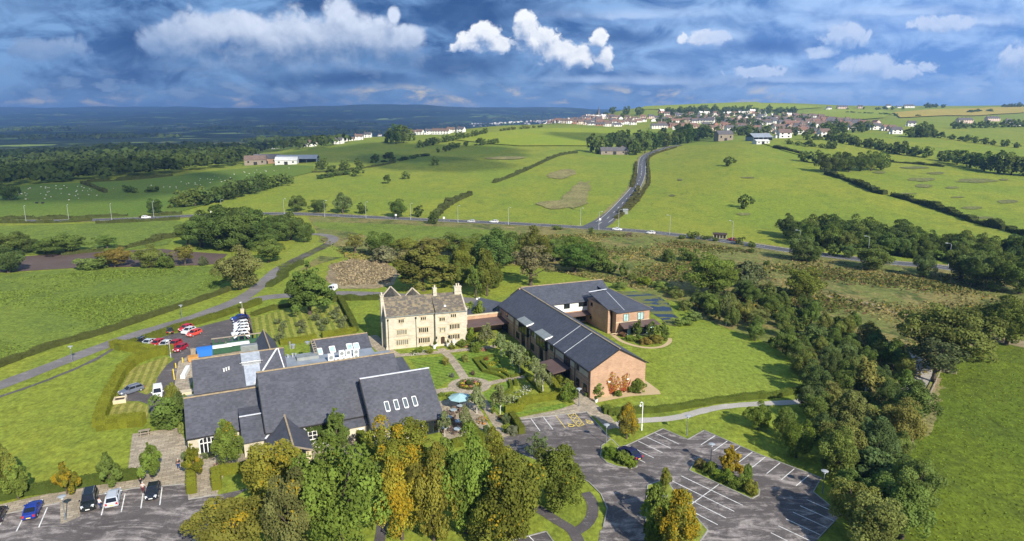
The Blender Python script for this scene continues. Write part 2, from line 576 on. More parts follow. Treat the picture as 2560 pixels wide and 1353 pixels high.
    g.put(b.inputs['Base Color'], c)
    bp = g.n('ShaderNodeBump', {'Strength': 0.35, 'Distance': 0.12, 'Height': n3})
    g.put(b.inputs['Normal'], bp)
    g.put(out.inputs[0], b)
    MATS[name] = m
    return m


M_TERR = grass_mat('pasture', (0.189, 0.242, 0.030), (0.240, 0.261, 0.033), (0.152, 0.204, 0.030), far=True, rough_tufts=0.10)
M_LAWN = grass_mat('lawn_grass', (0.184, 0.242, 0.033), (0.216, 0.258, 0.036), (0.248, 0.258, 0.053), s_big=0.05, s_mid=0.25)
M_RIGHT = grass_mat('lush_field', (0.102, 0.144, 0.014), (0.133, 0.168, 0.016), (0.078, 0.107, 0.015), rough_tufts=0.12)
M_LEFTF = grass_mat('left_field', (0.136, 0.190, 0.030), (0.168, 0.215, 0.033), (0.109, 0.152, 0.030), rough_tufts=0.10)
M_SHEEPF = grass_mat('sheep_grass', (0.105, 0.169, 0.024), (0.135, 0.188, 0.026), (0.120, 0.163, 0.026))
M_HEATH = grass_mat('rough_grass', (0.15, 0.172, 0.042), (0.19, 0.19, 0.058), (0.115, 0.14, 0.036), rough_tufts=0.16, heath=True)
M_STRAW = grass_mat('dry_rushes', (0.27, 0.235, 0.095), (0.20, 0.195, 0.07), (0.17, 0.15, 0.065), rough_tufts=0.25, s_big=0.06)
M_RUSH = grass_mat('dark_rushes', (0.15, 0.16, 0.055), (0.13, 0.135, 0.055), (0.19, 0.19, 0.06), rough_tufts=0.3)
M_GOLD = grass_mat('golden_field', (0.352, 0.286, 0.045), (0.416, 0.320, 0.075), (0.304, 0.258, 0.042))
M_REED = grass_mat('reed_bed', (0.30, 0.235, 0.135), (0.22, 0.17, 0.10), (0.33, 0.27, 0.16), rough_tufts=0.25)
M_VIVID = grass_mat('bright_field', (0.232, 0.292, 0.027), (0.264, 0.299, 0.030), (0.200, 0.258, 0.027))
M_STR_ORCH = grass_mat('orchard_lawn', (0.152, 0.190, 0.030), (0.176, 0.204, 0.033), (0.168, 0.170, 0.033), stripe=(R(22), 1.75, 0.75), s_big=0.05, s_mid=0.2)
M_STR_GARD = grass_mat('garden_lawn', (0.120, 0.197, 0.024), (0.136, 0.211, 0.027), (0.128, 0.170, 0.026), stripe=(R(60), 1.3, 0.45), s_big=0.05, s_mid=0.2)
M_STR_YARD = grass_mat('yard_lawn', (0.192, 0.204, 0.036), (0.208, 0.211, 0.039), (0.192, 0.174, 0.045), stripe=(R(20), 1.5, 0.7), s_big=0.05, s_mid=0.2)


def hard_mat(name, c1, c2, c3, streak=(0.10, 0.34, 1), thr=(0.55, 0.7), amt=0.7, rough=0.85, fine=6.0, slab=None):
    m = bpy.data.materials.new(name)
    m.use_nodes = True
    g = NT(m.node_tree)
    out = g.n('ShaderNodeOutputMaterial')
    b = g.n('ShaderNodeBsdfPrincipled', {'Roughness': rough, 'Specular IOR Level': 0.25})
    pos = g.n('ShaderNodeNewGeometry').outputs['Position']
    n1 = g.noise(pos, 0.13, 5.0, 0.6, 0.5)
    c = g.mix(g.ss(n1, 0.35, 0.65), c1, c2)
    sv = g.vm('MULTIPLY', pos, streak)
    n2 = g.noise(sv, 1.0, 8.0, 0.72, 1.6)
    n2b = g.noise(pos, 0.5, 8.0, 0.75, 0.8)
    f = g.m('MULTIPLY', g.ss(g.m('ADD', g.m('MULTIPLY', n2, 0.65), g.m('MULTIPLY', n2b, 0.35)), thr[0], thr[1]), amt)
    c = g.mix(f, c, c3)
    if slab:
        sx, sy, ang, mort = slab
        rp = g.n('ShaderNodeVectorRotate', {'Vector': pos, 'Angle': ang}, rotation_type='Z_AXIS').outputs[0]
        bt = g.n('ShaderNodeTexBrick', {'Vector': rp, 'Color1': (0.75, 0.75, 0.75, 1), 'Color2': (1.2, 1.2, 1.2, 1), 'Mortar': (mort, mort, mort, 1), 'Scale': 1.0,
                                        'Mortar Size': 0.04, 'Brick Width': sx, 'Row Height': sy, 'Bias': 0.0})
        c = g.mix(1.0, c, bt.outputs[0], 'MULTIPLY')
    n3 = g.noise(pos, fine, 3.0, 0.7)
    nd = g.n('ShaderNodeVectorMath', operation='SCALE')
    g.put(nd.inputs[0], c)
    g.put(nd.inputs[3], g.ss(n3, 0.2, 0.8, 0.75, 1.25))
    g.put(b.inputs['Base Color'], nd.outputs[0])
    g.put(out.inputs[0], b)
    MATS[name] = m
    return m


M_ASPH = hard_mat('worn_asphalt', (0.088, 0.075, 0.071), (0.118, 0.102, 0.096), (0.385, 0.338, 0.312), thr=(0.47, 0.62), amt=0.85)
M_ASPH2 = hard_mat('dark_asphalt', (0.084, 0.074, 0.074), (0.114, 0.099, 0.096), (0.367, 0.330, 0.304), streak=(0.25, 0.5, 1), thr=(0.52, 0.68), amt=0.75)
M_ROAD = hard_mat('road_asphalt', (0.082, 0.084, 0.092), (0.10, 0.10, 0.108), (0.17, 0.17, 0.17), thr=(0.55, 0.75), amt=0.4)
M_DRIVE = hard_mat('drive_asphalt', (0.156, 0.142, 0.134), (0.198, 0.180, 0.170), (0.384, 0.354, 0.330), streak=(0.12, 0.35, 1), thr=(0.5, 0.7), amt=0.6)
M_PAVE = hard_mat('stone_paving', (0.40, 0.335, 0.245), (0.35, 0.29, 0.21), (0.15, 0.125, 0.10), thr=(0.56, 0.66), amt=0.5, slab=(1.1, 0.62, R(-22), 0.55))
M_SAND = hard_mat('sand_gravel', (0.46, 0.34, 0.19), (0.50, 0.38, 0.22), (0.40, 0.30, 0.17), thr=(0.5, 0.7), amt=0.4)
M_PATHG = hard_mat('gravel_path', (0.408, 0.378, 0.336), (0.348, 0.324, 0.288), (0.552, 0.516, 0.468), thr=(0.5, 0.66), amt=0.6)
M_SOIL = hard_mat('bed_soil', (0.055, 0.038, 0.028), (0.075, 0.052, 0.038), (0.11, 0.08, 0.055), thr=(0.5, 0.66), amt=0.5)
M_PLOUGH = hard_mat('ploughed_soil', (0.105, 0.075, 0.062), (0.125, 0.09, 0.075), (0.08, 0.055, 0.046), streak=(0.03, 0.5, 1), thr=(0.45, 0.6), amt=0.6)
M_DIRT = hard_mat('dry_earth', (0.31, 0.235, 0.14), (0.26, 0.21, 0.115), (0.17, 0.165, 0.07), thr=(0.5, 0.62), amt=0.6)
M_KERB = mat('kerb_stone', (0.30, 0.29, 0.27), 0.9, var=0.2, vscale=0.7)
M_WHITEP = mat('road_paint_white', (0.70, 0.69, 0.66), 0.8, var=0.28, vscale=2.2)
M_YELLOWP = mat('road_paint_yellow', (0.70, 0.53, 0.10), 0.8, var=0.25, vscale=2.2)


def struct(name, me_mb, mats, smooth=False):
    o = me_mb.build(name, mats, None, smooth)
    o['kind'] = 'structure'
    return o


# the ground sheet
def make_ground():
    na, ny = 330, 300
    aa = np.linspace(-1.3, 1.3, na)
    ys = np.concatenate([[-60.0, 0.0, 40.0], np.geomspace(60, 20000, ny)])
    V = []
    A, YY = np.meshgrid(aa, ys)
    XX = A * np.maximum(YY, 130.0)
    Z = H(XX.ravel(), np.maximum(YY.ravel(), 1.0))
    V = np.stack([XX.ravel(), YY.ravel(), Z], 1)
    nr = len(ys)
    idx = np.arange(nr * na).reshape(nr, na)
    Fq = np.stack([idx[:-1, :-1].ravel(), idx[:-1, 1:].ravel(), idx[1:, 1:].ravel(), idx[1:, :-1].ravel()], 1)
    me = bpy.data.meshes.new('ground')
    me.from_pydata(V.tolist(), [], Fq.tolist())
    me.polygons.foreach_set('use_smooth', [True] * len(Fq))
    me.materials.append(M_TERR)
    o = link('ground', me)
    o['kind'] = 'structure'
    return o


make_ground()


def lift(y, off):
    return off + max(0.0, y - 190.0) * 0.0007


def drape(name, pix, material, off, res=None, far=False, wobble=0.0):
    """flat sheet laid on the ground inside an outline of sighted points"""
    pts = [(G(u, v) if far else P(u, v)) for u, v in pix]
    pts = [(p.x, p.y) for p in pts]
    if res is None:
        mb = MB()
        loop = pts
        n = len(loop)
        area = sum(loop[i][0] * loop[(i + 1) % n][1] - loop[(i + 1) % n][0] * loop[i][1] for i in range(n))
        if area < 0:
            loop = loop[::-1]
        mb.face([(x, y, off) for x, y in loop])
        return struct(name, mb, material)
    dense = []
    n = len(pts)
    rnd = random.Random(len(pix) * 13 + int(pix[0][0]))
    for i in range(n):
        a, b = Vector(pts[i]), Vector(pts[(i + 1) % n])
        k = max(1, int((b - a).length / res))
        nrm = Vector((-(b - a).y, (b - a).x)).normalized() if (b - a).length > 1e-6 else Vector((0, 0))
        for j in range(k):
            q = a.lerp(b, j / k)
            if j and wobble:
                q = q + nrm * rnd.uniform(-wobble, wobble)
            dense.append(q)
    xs = [p.x for p in dense]
    ys = [p.y for p in dense]
    from mathutils.geometry import delaunay_2d_cdt
    inner = []

    def inside(x, y):
        c = False
        m = len(dense)
        j = m - 1
        for i in range(m):
            if (dense[i].y > y) != (dense[j].y > y) and x < (dense[j].x - dense[i].x) * (y - dense[i].y) / (dense[j].y - dense[i].y) + dense[i].x:
                c = not c
            j = i
        return c
    gx = min(xs) + res / 2
    while gx < max(xs):
        gy = min(ys) + res / 2
        while gy < max(ys):
            if inside(gx, gy):
                inner.append(Vector((gx, gy)))
            gy += res
        gx += res
    vs, es, fs, _, _, _ = delaunay_2d_cdt(dense + inner, [(i, (i + 1) % len(dense)) for i in range(len(dense))], [], 1, 1e-4)
    zz = H([p.x for p in vs], [p.y for p in vs])
    mb = MB()
    out = []
    for f in fs:
        a, b, c = [vs[i] for i in f[:3]]
        out.append(f if (b - a).cross(c - a) > 0 else tuple(reversed(f)))
    mb.mesh([(p.x, p.y, float(z) + lift(p.y, off)) for p, z in zip(vs, zz)], out)
    return struct(name, mb, material, smooth=True)


def smooth_line(pts, step=3.0):
    """Catmull-Rom through world points, resampled"""
    if len(pts) == 2:
        k = max(2, int((Vector(pts[1]) - Vector(pts[0])).length / step))
        return [Vector(pts[0]).lerp(Vector(pts[1]), i / k) for i in range(k + 1)]
    out = []
    for i in range(len(pts) - 1):
        p0, p1, p2, p3 = [Vector(pts[min(max(j, 0), len(pts) - 1)]) for j in (i - 1, i, i + 1, i + 2)]
        k = max(1, int((p2 - p1).length / step))
        for j in range(k):
            t = j / k
            out.append(0.5 * ((2 * p1) + (p2 - p0) * t + (2 * p0 - 5 * p1 + 4 * p2 - p3) * t * t + (3 * p1 - p0 - 3 * p2 + p3) * t ** 3))
    out.append(Vector(pts[-1]))
    return out


def wpts(pix, far):
    return [Vector(((G(u, v) if far else P(u, v)).xy)) for u, v in pix]


def strip_mb(line, width, off, mb=None, side=0.0, ncross=2, height=None, wob=0.0):
    """ribbon along a 2-D world line; side shifts it sideways; height makes it a solid kerb"""
    mb = mb or MB()
    rows = []
    n = len(line)
    rnd = random.Random(n)
    for i, p in enumerate(line):
        d = (line[min(i + 1, n - 1)] - line[max(i - 1, 0)]).normalized()
        nr = Vector((-d.y, d.x))
        wd = width(i / (n - 1)) if callable(width) else width
        w0, w1 = -wd / 2, wd / 2
        if wob:
            w0 += rnd.uniform(-wob, wob)
            w1 += rnd.uniform(-wob, wob)
        row = []
        for k in range(ncross + 1):
            q = p + nr * (side + w0 + (w1 - w0) * k / ncross)
            row.append((q.x, q.y, hz(q.x, q.y) + lift(q.y, off)))
        rows.append(row)
    if height is None:
        vs = [q for r in rows for q in r]
        c = ncross + 1
        fs = []
        for i in range(n - 1):
            for k in range(ncross):
                a = i * c + k
                fs.append((a, a + c, a + c + 1, a + 1)[::-1])
        mb.mesh(vs, fs)
    else:
        for i in range(n - 1):
            a, b = rows[i], rows[i + 1]
            q = [a[0], a[-1], b[-1], b[0]]
            mb.hexa([(x, y, z) for x, y, z in q][::-1], [(x, y, z + height) for x, y, z in q][::-1])
    return mb


def strip(name, pix, width, material, off, far=False, step=3.0, wob=0.0):
    return struct(name, strip_mb(smooth_line(wpts(pix, far), step), width, off, wob=wob), material)


# fields and rough land
drape('sheep_field', [(-60, 553), (-60, 475), (90, 462), (205, 458), (330, 452), (430, 442), (560, 426), (700, 413), (785, 416), (780, 432), (700, 450), (560, 500), (450, 530), (440, 541), (300, 545), (150, 549)], M_SHEEPF, 0.1, 14, True)
drape('left_field', [(-80, 930), (-80, 690), (0, 684), (185, 673), (505, 666), (600, 668), (610, 720), (440, 760), (250, 830), (100, 885)], M_LEFTF, 0.012)
drape('left_field', [(-80, 640), (-80, 568), (150, 562), (440, 552), (470, 560), (420, 612), (330, 625), (180, 635)], M_LEFTF, 0.1, 8, True)
drape('rough_land', [(770, 543), (900, 548), (1100, 557), (1300, 566), (1480, 576), (1560, 578), (1800, 606), (2000, 636), (2200, 661), (2370, 678), (2650, 726), (2650, 860), (2480, 850), (2400, 872), (2300, 960), (2260, 1100), (2200, 1100), (2100, 960), (1900, 850), (1760, 800), (1700, 760), (1560, 715), (1440, 690), (1330, 665), (1210, 650), (1000, 650), (870, 640), (800, 660), (690, 700), (720, 660), (800, 600), (790, 575)], M_HEATH, 0.02, 6, True)
drape('meadow', [(780, 556), (1000, 562), (1290, 578), (1300, 600), (1140, 590), (960, 610), (880, 580), (800, 572)], M_LEFTF, 0.05, 8, True, wobble=1.0)
drape('mown_verge', [(740, 610), (790, 605), (840, 618), (930, 640), (880, 645), (800, 640), (730, 690), (700, 690), (690, 655)], M_LAWN, 0.045, 5, True, wobble=0.8)
drape('reed_bed', [(825, 662), (880, 648), (960, 652), (1000, 680), (985, 712), (940, 722), (850, 722), (815, 700)], M_REED, 0.05, 4, True, wobble=0.6)
drape('ploughed_field', [(-60, 650), (66, 641), (251, 630), (406, 623), (480, 630), (569, 636), (540, 660), (506, 664), (185, 671), (0, 682), (-60, 686)], M_PLOUGH, 0.06, 6, True, wobble=0.5)
drape('right_field', [(2266, 1125), (2300, 1040), (2345, 945), (2390, 880), (2430, 862), (2520, 852), (3900, 846), (3900, 1500), (2230, 1500), (2250, 1250)], M_RIGHT, 0.03)
strip('fence_verge', [(2262, 1130), (2290, 1068), (2322, 1000), (2346, 945)], 1.3, M_DIRT, 0.05, wob=0.25, step=1.5)
strip('bare_earth', [(2285, 1085), (2300, 1030), (2330, 960)], 4.5, M_STRAW, 0.04, wob=0.8, step=1.5)
strip('bare_earth', [(2410, 860), (2480, 850), (2570, 862)], 5.0, M_DIRT, 0.06, wob=1.0, step=2)
strip('bare_earth', [(1990, 738), (2110, 745), (2200, 770), (2290, 800)], 2.5, M_DIRT, 0.06, wob=1.0, step=2)
strip('track', [(2290, 880), (2312, 935), (2290, 965), (2268, 980)], 3.0, M_PATHG, 0.06, step=2)
for k, (c, wx, wy) in enumerate([((1405, 436), 34, 13), ((1445, 487), 30, 38), ((1400, 512), 60, 12), ((1265, 396), 55, 4), ((1438, 500), 36, 25)]):
    rr = random.Random(k)
    skew = 26 if k in (1, 0, 3) else 10
    drape('rush_patch', [(c[0] + wx * math.cos(t) * rr.uniform(0.75, 1.1) + skew * -math.sin(t) * -0.6, c[1] - wy * math.sin(t) * rr.uniform(0.75, 1.1)) for t in np.linspace(0, 6.283, 18)[:-1]], M_STRAW, 0.12 + 0.03 * k, 5, True, wobble=1.5)
rr = random.Random(3)
for (cu, cv, wu, wvv) in [(2290, 420, 40, 3), (2340, 434, 24, 3), (2305, 450, 36, 5), (2310, 466, 26, 5), (2440, 453, 55, 6), (2380, 470, 20, 3), (2510, 450, 12, 3), (2430, 520, 30, 4), (2450, 545, 36, 4), (2395, 494, 20, 2), (2270, 485, 25, 2), (1700, 450, 8, 3), (1680, 490, 10, 3), (1860, 536, 20, 4), (1870, 445, 20, 2), (2200, 432, 20, 3), (2520, 505, 30, 5)]:
    drape('rush_patch', [(cu + wu * math.cos(t) * rr.uniform(0.7, 1.1), cv - wvv * math.sin(t) * rr.uniform(0.7, 1.1)) for t in np.linspace(0, 6.283, 13)[:-1]], M_RUSH, 0.1, 4, True, wobble=0.8)
drape('far_field', [(2230, 283), (2330, 275), (2480, 270), (2700, 270), (2700, 280), (2560, 283), (2480, 288), (2330, 292), (2250, 296)], M_GOLD, 1.0, 40, True)
drape('far_field', [(1600, 275), (1680, 264), (1800, 259), (1900, 260), (2000, 264), (2060, 270), (1980, 276), (1800, 276), (1700, 277)], M_VIVID, 1.0, 40, True)
drape('far_field', [(2000, 285), (2080, 275), (2200, 276), (2240, 284), (2210, 296), (2160, 300)], M_VIVID, 1.0, 40, True)
drape('far_field', [(1130, 350), (1160, 340), (1330, 324), (1500, 322), (1600, 326), (1580, 345), (1480, 366), (1300, 366), (1240, 362)], M_VIVID, 0.5, 18, True)
drape('upper_field', [(1870, 352), (2000, 345), (2110, 362), (2200, 375), (2230, 400), (2080, 408), (1960, 378)], M_GOLD if False else M_TERR, 0.3, 14, True)

# roads
ROADPX = [(-120, 556), (0, 554), (150, 553), (300, 549), (450, 542), (600, 536), (760, 536), (900, 543), (1100, 552), (1300, 561), (1475, 571), (1620, 581), (1800, 602), (2000, 631), (2200, 655), (2370, 671), (2600, 712)]
road_line = smooth_line(wpts(ROADPX, True), 5.0)
struct('main_road', strip_mb(road_line, 7.6, 0.14, ncross=3), M_ROAD)
struct('road_verge', strip_mb(road_line, 11.5, 0.09, wob=0.6), M_STRAW)
mb = strip_mb(road_line, 0.22, 0.17, None, 3.4, 1)
strip_mb(road_line, 0.22, 0.17, mb, -3.4, 1)
for i in range(0, len(road_line) - 2, 3):
    strip_mb(road_line[i:i + 2], 0.22, 0.17, mb, 0, 1)
struct('road_marking', mb, M_WHITEP)
LANEPX = [(1478, 572), (1505, 557), (1530, 537), (1562, 503), (1590, 468), (1603, 435), (1606, 405), (1618, 388), (1660, 372), (1700, 364)]
lane_line = smooth_line(wpts(LANEPX, True), 6.0)
struct('country_lane', strip_mb(lane_line, lambda t: 7.5 + 5.0 * max(0, 1 - t * 9), 0.17, ncross=3), M_ROAD)
struct('lane_verge', strip_mb(lane_line[2:], 11.5, 0.10, wob=0.5), M_STRAW)
mb = MB()
for i in range(2, len(lane_line) - 2, 3):
    strip_mb(lane_line[i:i + 2], 0.25, 0.22, mb, 0, 1)
strip_mb(lane_line[3:], 0.2, 0.22, mb, 3.3, 1)
strip_mb(lane_line[3:], 0.2, 0.22, mb, -3.3, 1)
struct('road_marking', mb, M_WHITEP)
strip('driveway', [(-60, 985), (0, 964), (150, 907), (330, 840), (480, 795), (600, 748), (650, 714), (700, 672), (758, 642), (815, 614), (834, 598), (812, 588), (775, 586)], 4.6, M_DRIVE, 0.045, True, 2.5, wob=0.15)
strip('driveway', [(610, 758), (660, 745), (725, 739), (830, 734), (950, 737), (1060, 745), (1180, 752), (1230, 770)], 5.5, M_DRIVE, 0.05, False, 2.5)
strip('footpath', [(-60, 1010), (0, 992), (120, 950), (220, 908), (262, 885), (284, 871)], 1.0, M_ASPH2, 0.04, False, 1.5, wob=0.12)
drape('staff_car_park', [(350, 862), (415, 840), (520, 812), (612, 789), (626, 795), (634, 840), (634, 858), (560, 870), (475, 884), (440, 900), (420, 888)], M_ASPH2, 0.05)
drape('service_lane', [(475, 882), (440, 895), (415, 915), (393, 945), (386, 975), (368, 988), (330, 975), (310, 985), (296, 1002), (350, 1004), (372, 1012), (376, 1050), (400, 1040), (410, 1012), (432, 985), (446, 940), (458, 912), (482, 900)], M_ASPH2, 0.054)
drape('loading_yard', [(446, 905), (482, 884), (640, 858), (650, 900), (490, 920), (470, 990), (434, 985), (440, 940)], M_PAVE, 0.058)
M_MOWN = grass_mat('mown_lawn', (0.188, 0.245, 0.033), (0.21, 0.255, 0.036), (0.185, 0.225, 0.036), stripe=(R(28), 2.6, 0.10), s_big=0.04, s_mid=0.2)
drape('lawn', [(1522, 1026), (1600, 1022), (1760, 1003), (1900, 985), (2003, 971), (2028, 958), (1990, 920), (1900, 862), (1790, 818), (1722, 818), (1694, 826), (1678, 864), (1655, 992), (1540, 1012)], M_MOWN, 0.012)
drape('yard_lawn', [(297, 990), (325, 922), (415, 892), (428, 900), (400, 935), (388, 968), (366, 985), (340, 968), (310, 978)], M_STR_YARD, 0.02)
drape('yard_lawn', [(270, 1046), (285, 1012), (300, 1010), (345, 1006), (368, 1015), (372, 1046), (360, 1052)], M_STR_YARD, 0.02)
drape('orchard_lawn', [(628, 796), (720, 772), (848, 760), (888, 828), (800, 846), (693, 862), (664, 830), (634, 838)], M_STR_ORCH, 0.022)
drape('garden_lawn', [(1020, 897), (1112, 890), (1122, 898), (1150, 946), (1120, 955), (1092, 972)], M_STR_GARD, 0.024)
drape('garden_lawn', [(1132, 887), (1195, 880), (1262, 871), (1292, 900), (1300, 935), (1222, 953), (1168, 945)], M_STR_GARD, 0.024)
drape('garden_lawn', [(1205, 985), (1245, 962), (1272, 955), (1268, 985), (1280, 1010), (1300, 1030), (1410, 1008), (1418, 1020), (1300, 1036), (1245, 1030)], M_STR_GARD, 0.024)
strip('garden_path', [(975, 890), (1060, 884), (1150, 876), (1240, 866)], 1.9, M_PAVE, 0.03)
strip('garden_path', [(1102, 872), (1122, 890), (1142, 916), (1163, 948)], 1.9, M_PAVE, 0.034)
strip('garden_path', [(1085, 980), (1130, 973), (1165, 966)], 2.2, M_PAVE, 0.034)
strip('garden_path', [(1190, 968), (1240, 955), (1310, 941)], 1.7, M_PAVE, 0.034)
strip('garden_path', [(1190, 980), (1210, 1008), (1232, 1042), (1252, 1075), (1268, 1100)], 1.8, M_PAVE, 0.038)
c0 = P(1173.7, 964)
mb = MB()
mb.face([(c0.x + 4.4 * math.cos(t), c0.y + 4.4 * math.sin(t), 0.042) for t in np.linspace(0, 2 * math.pi, 41)[:-1]])
struct('garden_path', mb, M_PAVE)
drape('patio', [(1096, 1005), (1130, 996), (1180, 1000), (1205, 1030), (1232, 1080), (1220, 1105), (1115, 1112), (1100, 1070)], M_PAVE, 0.028)
drape('garden_path', [(1318, 845), (1336, 850), (1400, 910), (1445, 965), (1485, 1006), (1530, 1045), (1545, 1068), (1520, 1075), (1490, 1045), (1466, 1032), (1440, 1012), (1402, 960), (1340, 890)], M_PAVE, 0.04)
drape('garden_path', [(1290, 1046), (1390, 1026), (1440, 1010), (1490, 1035), (1466, 1031), (1297, 1050)], M_PAVE, 0.036)
drape('sand_path', [(1471, 997), (1497, 1006), (1532, 999), (1577, 991), (1652, 986), (1648, 977), (1614, 952), (1600, 955), (1600, 978), (1480, 994)], M_SAND, 0.044)
strip('sand_path', [(1528, 835), (1560, 856), (1610, 869), (1650, 868), (1672, 857), (1674, 846)], 1.1, M_SAND, 0.03, step=1.0)
strip('gravel_footpath', [(1535, 1068), (1560, 1056), (1594, 1052), (1686, 1045), (1776, 1023), (1850, 1013), (2002, 1004), (2022, 996), (2036, 981)], 2.0, M_PATHG, 0.03, step=1.0, wob=0.1)
strip('manor_path', [(925, 840), (955, 870), (985, 890)], 3.6, M_PAVE, 0.026)
drape('plaza', [(-80, 1308), (0, 1290), (195, 1246), (318, 1222), (471, 1212), (472, 1250), (542, 1240), (560, 1185), (640, 1168), (620, 1135), (480, 1130), (446, 1070), (331, 1085), (318, 1195), (195, 1218), (0, 1262), (-80, 1280)], M_PAVE, 0.04)
drape('forecourt', [(-250, 1345), (0, 1289), (150, 1258), (152, 1312), (200, 1292), (204, 1246), (335, 1222), (470, 1211), (472, 1250), (545, 1238), (620, 1222), (560, 1260), (520, 1310), (480, 1353), (460, 1450), (-250, 1500)], M_ASPH, 0.05)
drape('plaza', [(148, 1255), (208, 1242), (205, 1294), (150, 1316)], M_PAVE, 0.046)
drape('plaza', [(700, 1128), (770, 1118), (865, 1095), (905, 1090), (930, 1120), (900, 1145), (740, 1160)], M_PAVE, 0.03)
drape('footpath', [(488, 1318), (520, 1300), (530, 1300), (500, 1353), (470, 1353)], M_PATHG, 0.03)

# visitors' car park
drape('car_park', [(1250, 1100), (1261, 1093), (1314, 1082), (1296, 1050), (1466, 1031), (1525, 1096), (1505, 1113), (1502, 1140), (1520, 1158), (1545, 1168), (1553, 1121), (1657, 1073), (1719, 1100), (1760, 1077), (1819, 1103), (1900, 1138), (2053, 1196), (2033, 1231), (2102, 1287), (2042, 1351), (1980, 1450), (1480, 1450), (1500, 1330), (1508, 1319), (1518, 1272), (1502, 1236), (1472, 1206), (1420, 1180), (1340, 1150), (1290, 1130), (1255, 1112)], M_ASPH, 0.05)
drape('car_park', [(1270, 1358), (1282, 1352), (1365, 1330), (1384, 1356), (1384, 1450), (1270, 1450)], M_ASPH2, 0.05)
strip('footpath', [(1335, 1266), (1392, 1302), (1432, 1328), (1448, 1360)], 1.6, M_ASPH2, 0.045, step=1.0)
strip('footpath', [(1463, 1232), (1480, 1255), (1480, 1290), (1462, 1316), (1440, 1330)], 1.6, M_ASPH2, 0.049, step=1.0)
strip('footpath', [(948, 1360), (952, 1335), (956, 1305)], 1.4, M_ASPH2, 0.045, step=1.0)


def island(pix):
    """raised grass island with a kerb"""
    pts = [P(u, v) for u, v in pix]
    n = len(pts)
    area = sum(pts[i].x * pts[(i + 1) % n].y - pts[(i + 1) % n].x * pts[i].y for i in range(n))
    if area < 0:
        pts = pts[::-1]
    mb = MB()
    mb.hexa([(p.x, p.y, 0.0) for p in pts], [(p.x, p.y, 0.17) for p in pts])
    struct('verge', mb, M_LAWN)
    line = [Vector((p.x, p.y)) for p in pts] + [Vector((pts[0].x, pts[0].y))]
    mk = MB()
    for i in range(n):
        strip_mb([line[i], line[i + 1]], 0.16, 0.0, mk, -0.08, 1, 0.19)
    struct('kerb', mk, M_KERB)


island([(1502, 1142), (1506, 1116), (1528, 1100), (1550, 1122), (1592, 1168), (1575, 1172), (1545, 1168), (1518, 1158)])
island([(1725, 1178), (1736, 1160), (1780, 1168), (1898, 1226), (1896, 1238), (1878, 1248)])
island([(1620, 1216), (1665, 1200), (1690, 1240), (1768, 1328), (1750, 1353), (1735, 1400), (1630, 1400), (1615, 1300)])
mk = MB()
for pl in ([(1545, 1168), (1553, 1121), (1657, 1073), (1719, 1100), (1760, 1077), (1819, 1103), (1900, 1138), (2053, 1196), (2033, 1231), (2102, 1287), (2042, 1351)],
           [(1525, 1096), (1466, 1031), (1296, 1050)], [(1508, 1319), (1518, 1272), (1502, 1236), (1472, 1206), (1420, 1180)],
           [(1282, 1352), (1365, 1330), (1384, 1356)], [(0, 1289), (150, 1258)], [(204, 1246), (335, 1222), (470, 1211), (472, 1250), (545, 1238)]):
    L = wpts(pl, False)
    for i in range(len(L) - 1):
        strip_mb([L[i], L[i + 1]], 0.14, 0.02, mk, 0, 1, 0.12)
struct('kerb', mk, M_KERB)


def lines(name, segs, wpx, material, off=0.062):
    mb = MB()
    for (u0, v0, u1, v1) in segs:
        strip_mb([P(u0, v0).xy, P(u1, v1).xy], wpx, off, mb, 0, 1)
    return struct(name, mb, material)


def z4(x, y):
    return 1240 + x * 0.2978, 950 + y * 0.2978


def z5(x, y):
    return 1700 + x * 0.336, 900 + y * 0.336


def z8(x, y):
    return x * 0.2756, 980 + y * 0.2756


seg = []
for a, b in [((290, 322), (370, 432)), ((395, 310), (478, 418))]:
    seg.append((*z4(*a), *z4(*b)))
for a, b in [((1330, 445), (1535, 542)), ((1265, 482), (1467, 577)), ((1195, 517), (1398, 614)), ((1120, 557), (1325, 658)), ((1195, 668), (1252, 696)),
             ((1840, 470), (1720, 548)), ((1942, 515), (1825, 597)), ((2050, 560), (1935, 645)), ((2157, 603), (2040, 692)), ((2260, 650), (2150, 737)),
             ((1555, 808), (2070, 1055)), ((1480, 852), (2000, 1107)), ((1425, 908), (1932, 1163)), ((1640, 1103), (1862, 1220)), ((1870, 880), (1628, 1055))]:
    seg.append((*z4(*a), *z4(*b)))
for a, b in [((745, 768), (645, 848)), ((850, 812), (755, 893)), ((958, 860), (863, 940)), ((942, 1042), (1165, 1140)), ((893, 1087), (1145, 1200)), ((840, 1135), (1100, 1254)), ((787, 1185), (1050, 1308)), ((732, 1237), (970, 1350)), ((675, 1288), (800, 1350))]:
    seg.append((*z5(*a), *z5(*b)))
seg.append((1322, 1341, 1334, 1353))
lines('bay_marking', seg, 0.13, M_WHITEP)
lines('bay_marking', [(*z4(500, 300), *z4(583, 405)), (*z4(600, 292), *z4(690, 395)), (*z4(660, 280), *z4(742, 378)), (*z4(600, 292), *z4(660, 280)), (*z4(690, 395), *z4(742, 378))]
      + [(*z4(600 + 90 * t, 292 + 103 * t), *z4(660 + 82 * (t + .25), 280 + 98 * (t + .25))) for t in (0, .25, .5, .75)]
      + [(*z4(600 + 90 * (t + .25), 292 + 103 * (t + .25)), *z4(660 + 82 * t, 280 + 98 * t)) for t in (0, .25, .5, .75)], 0.12, M_YELLOWP)
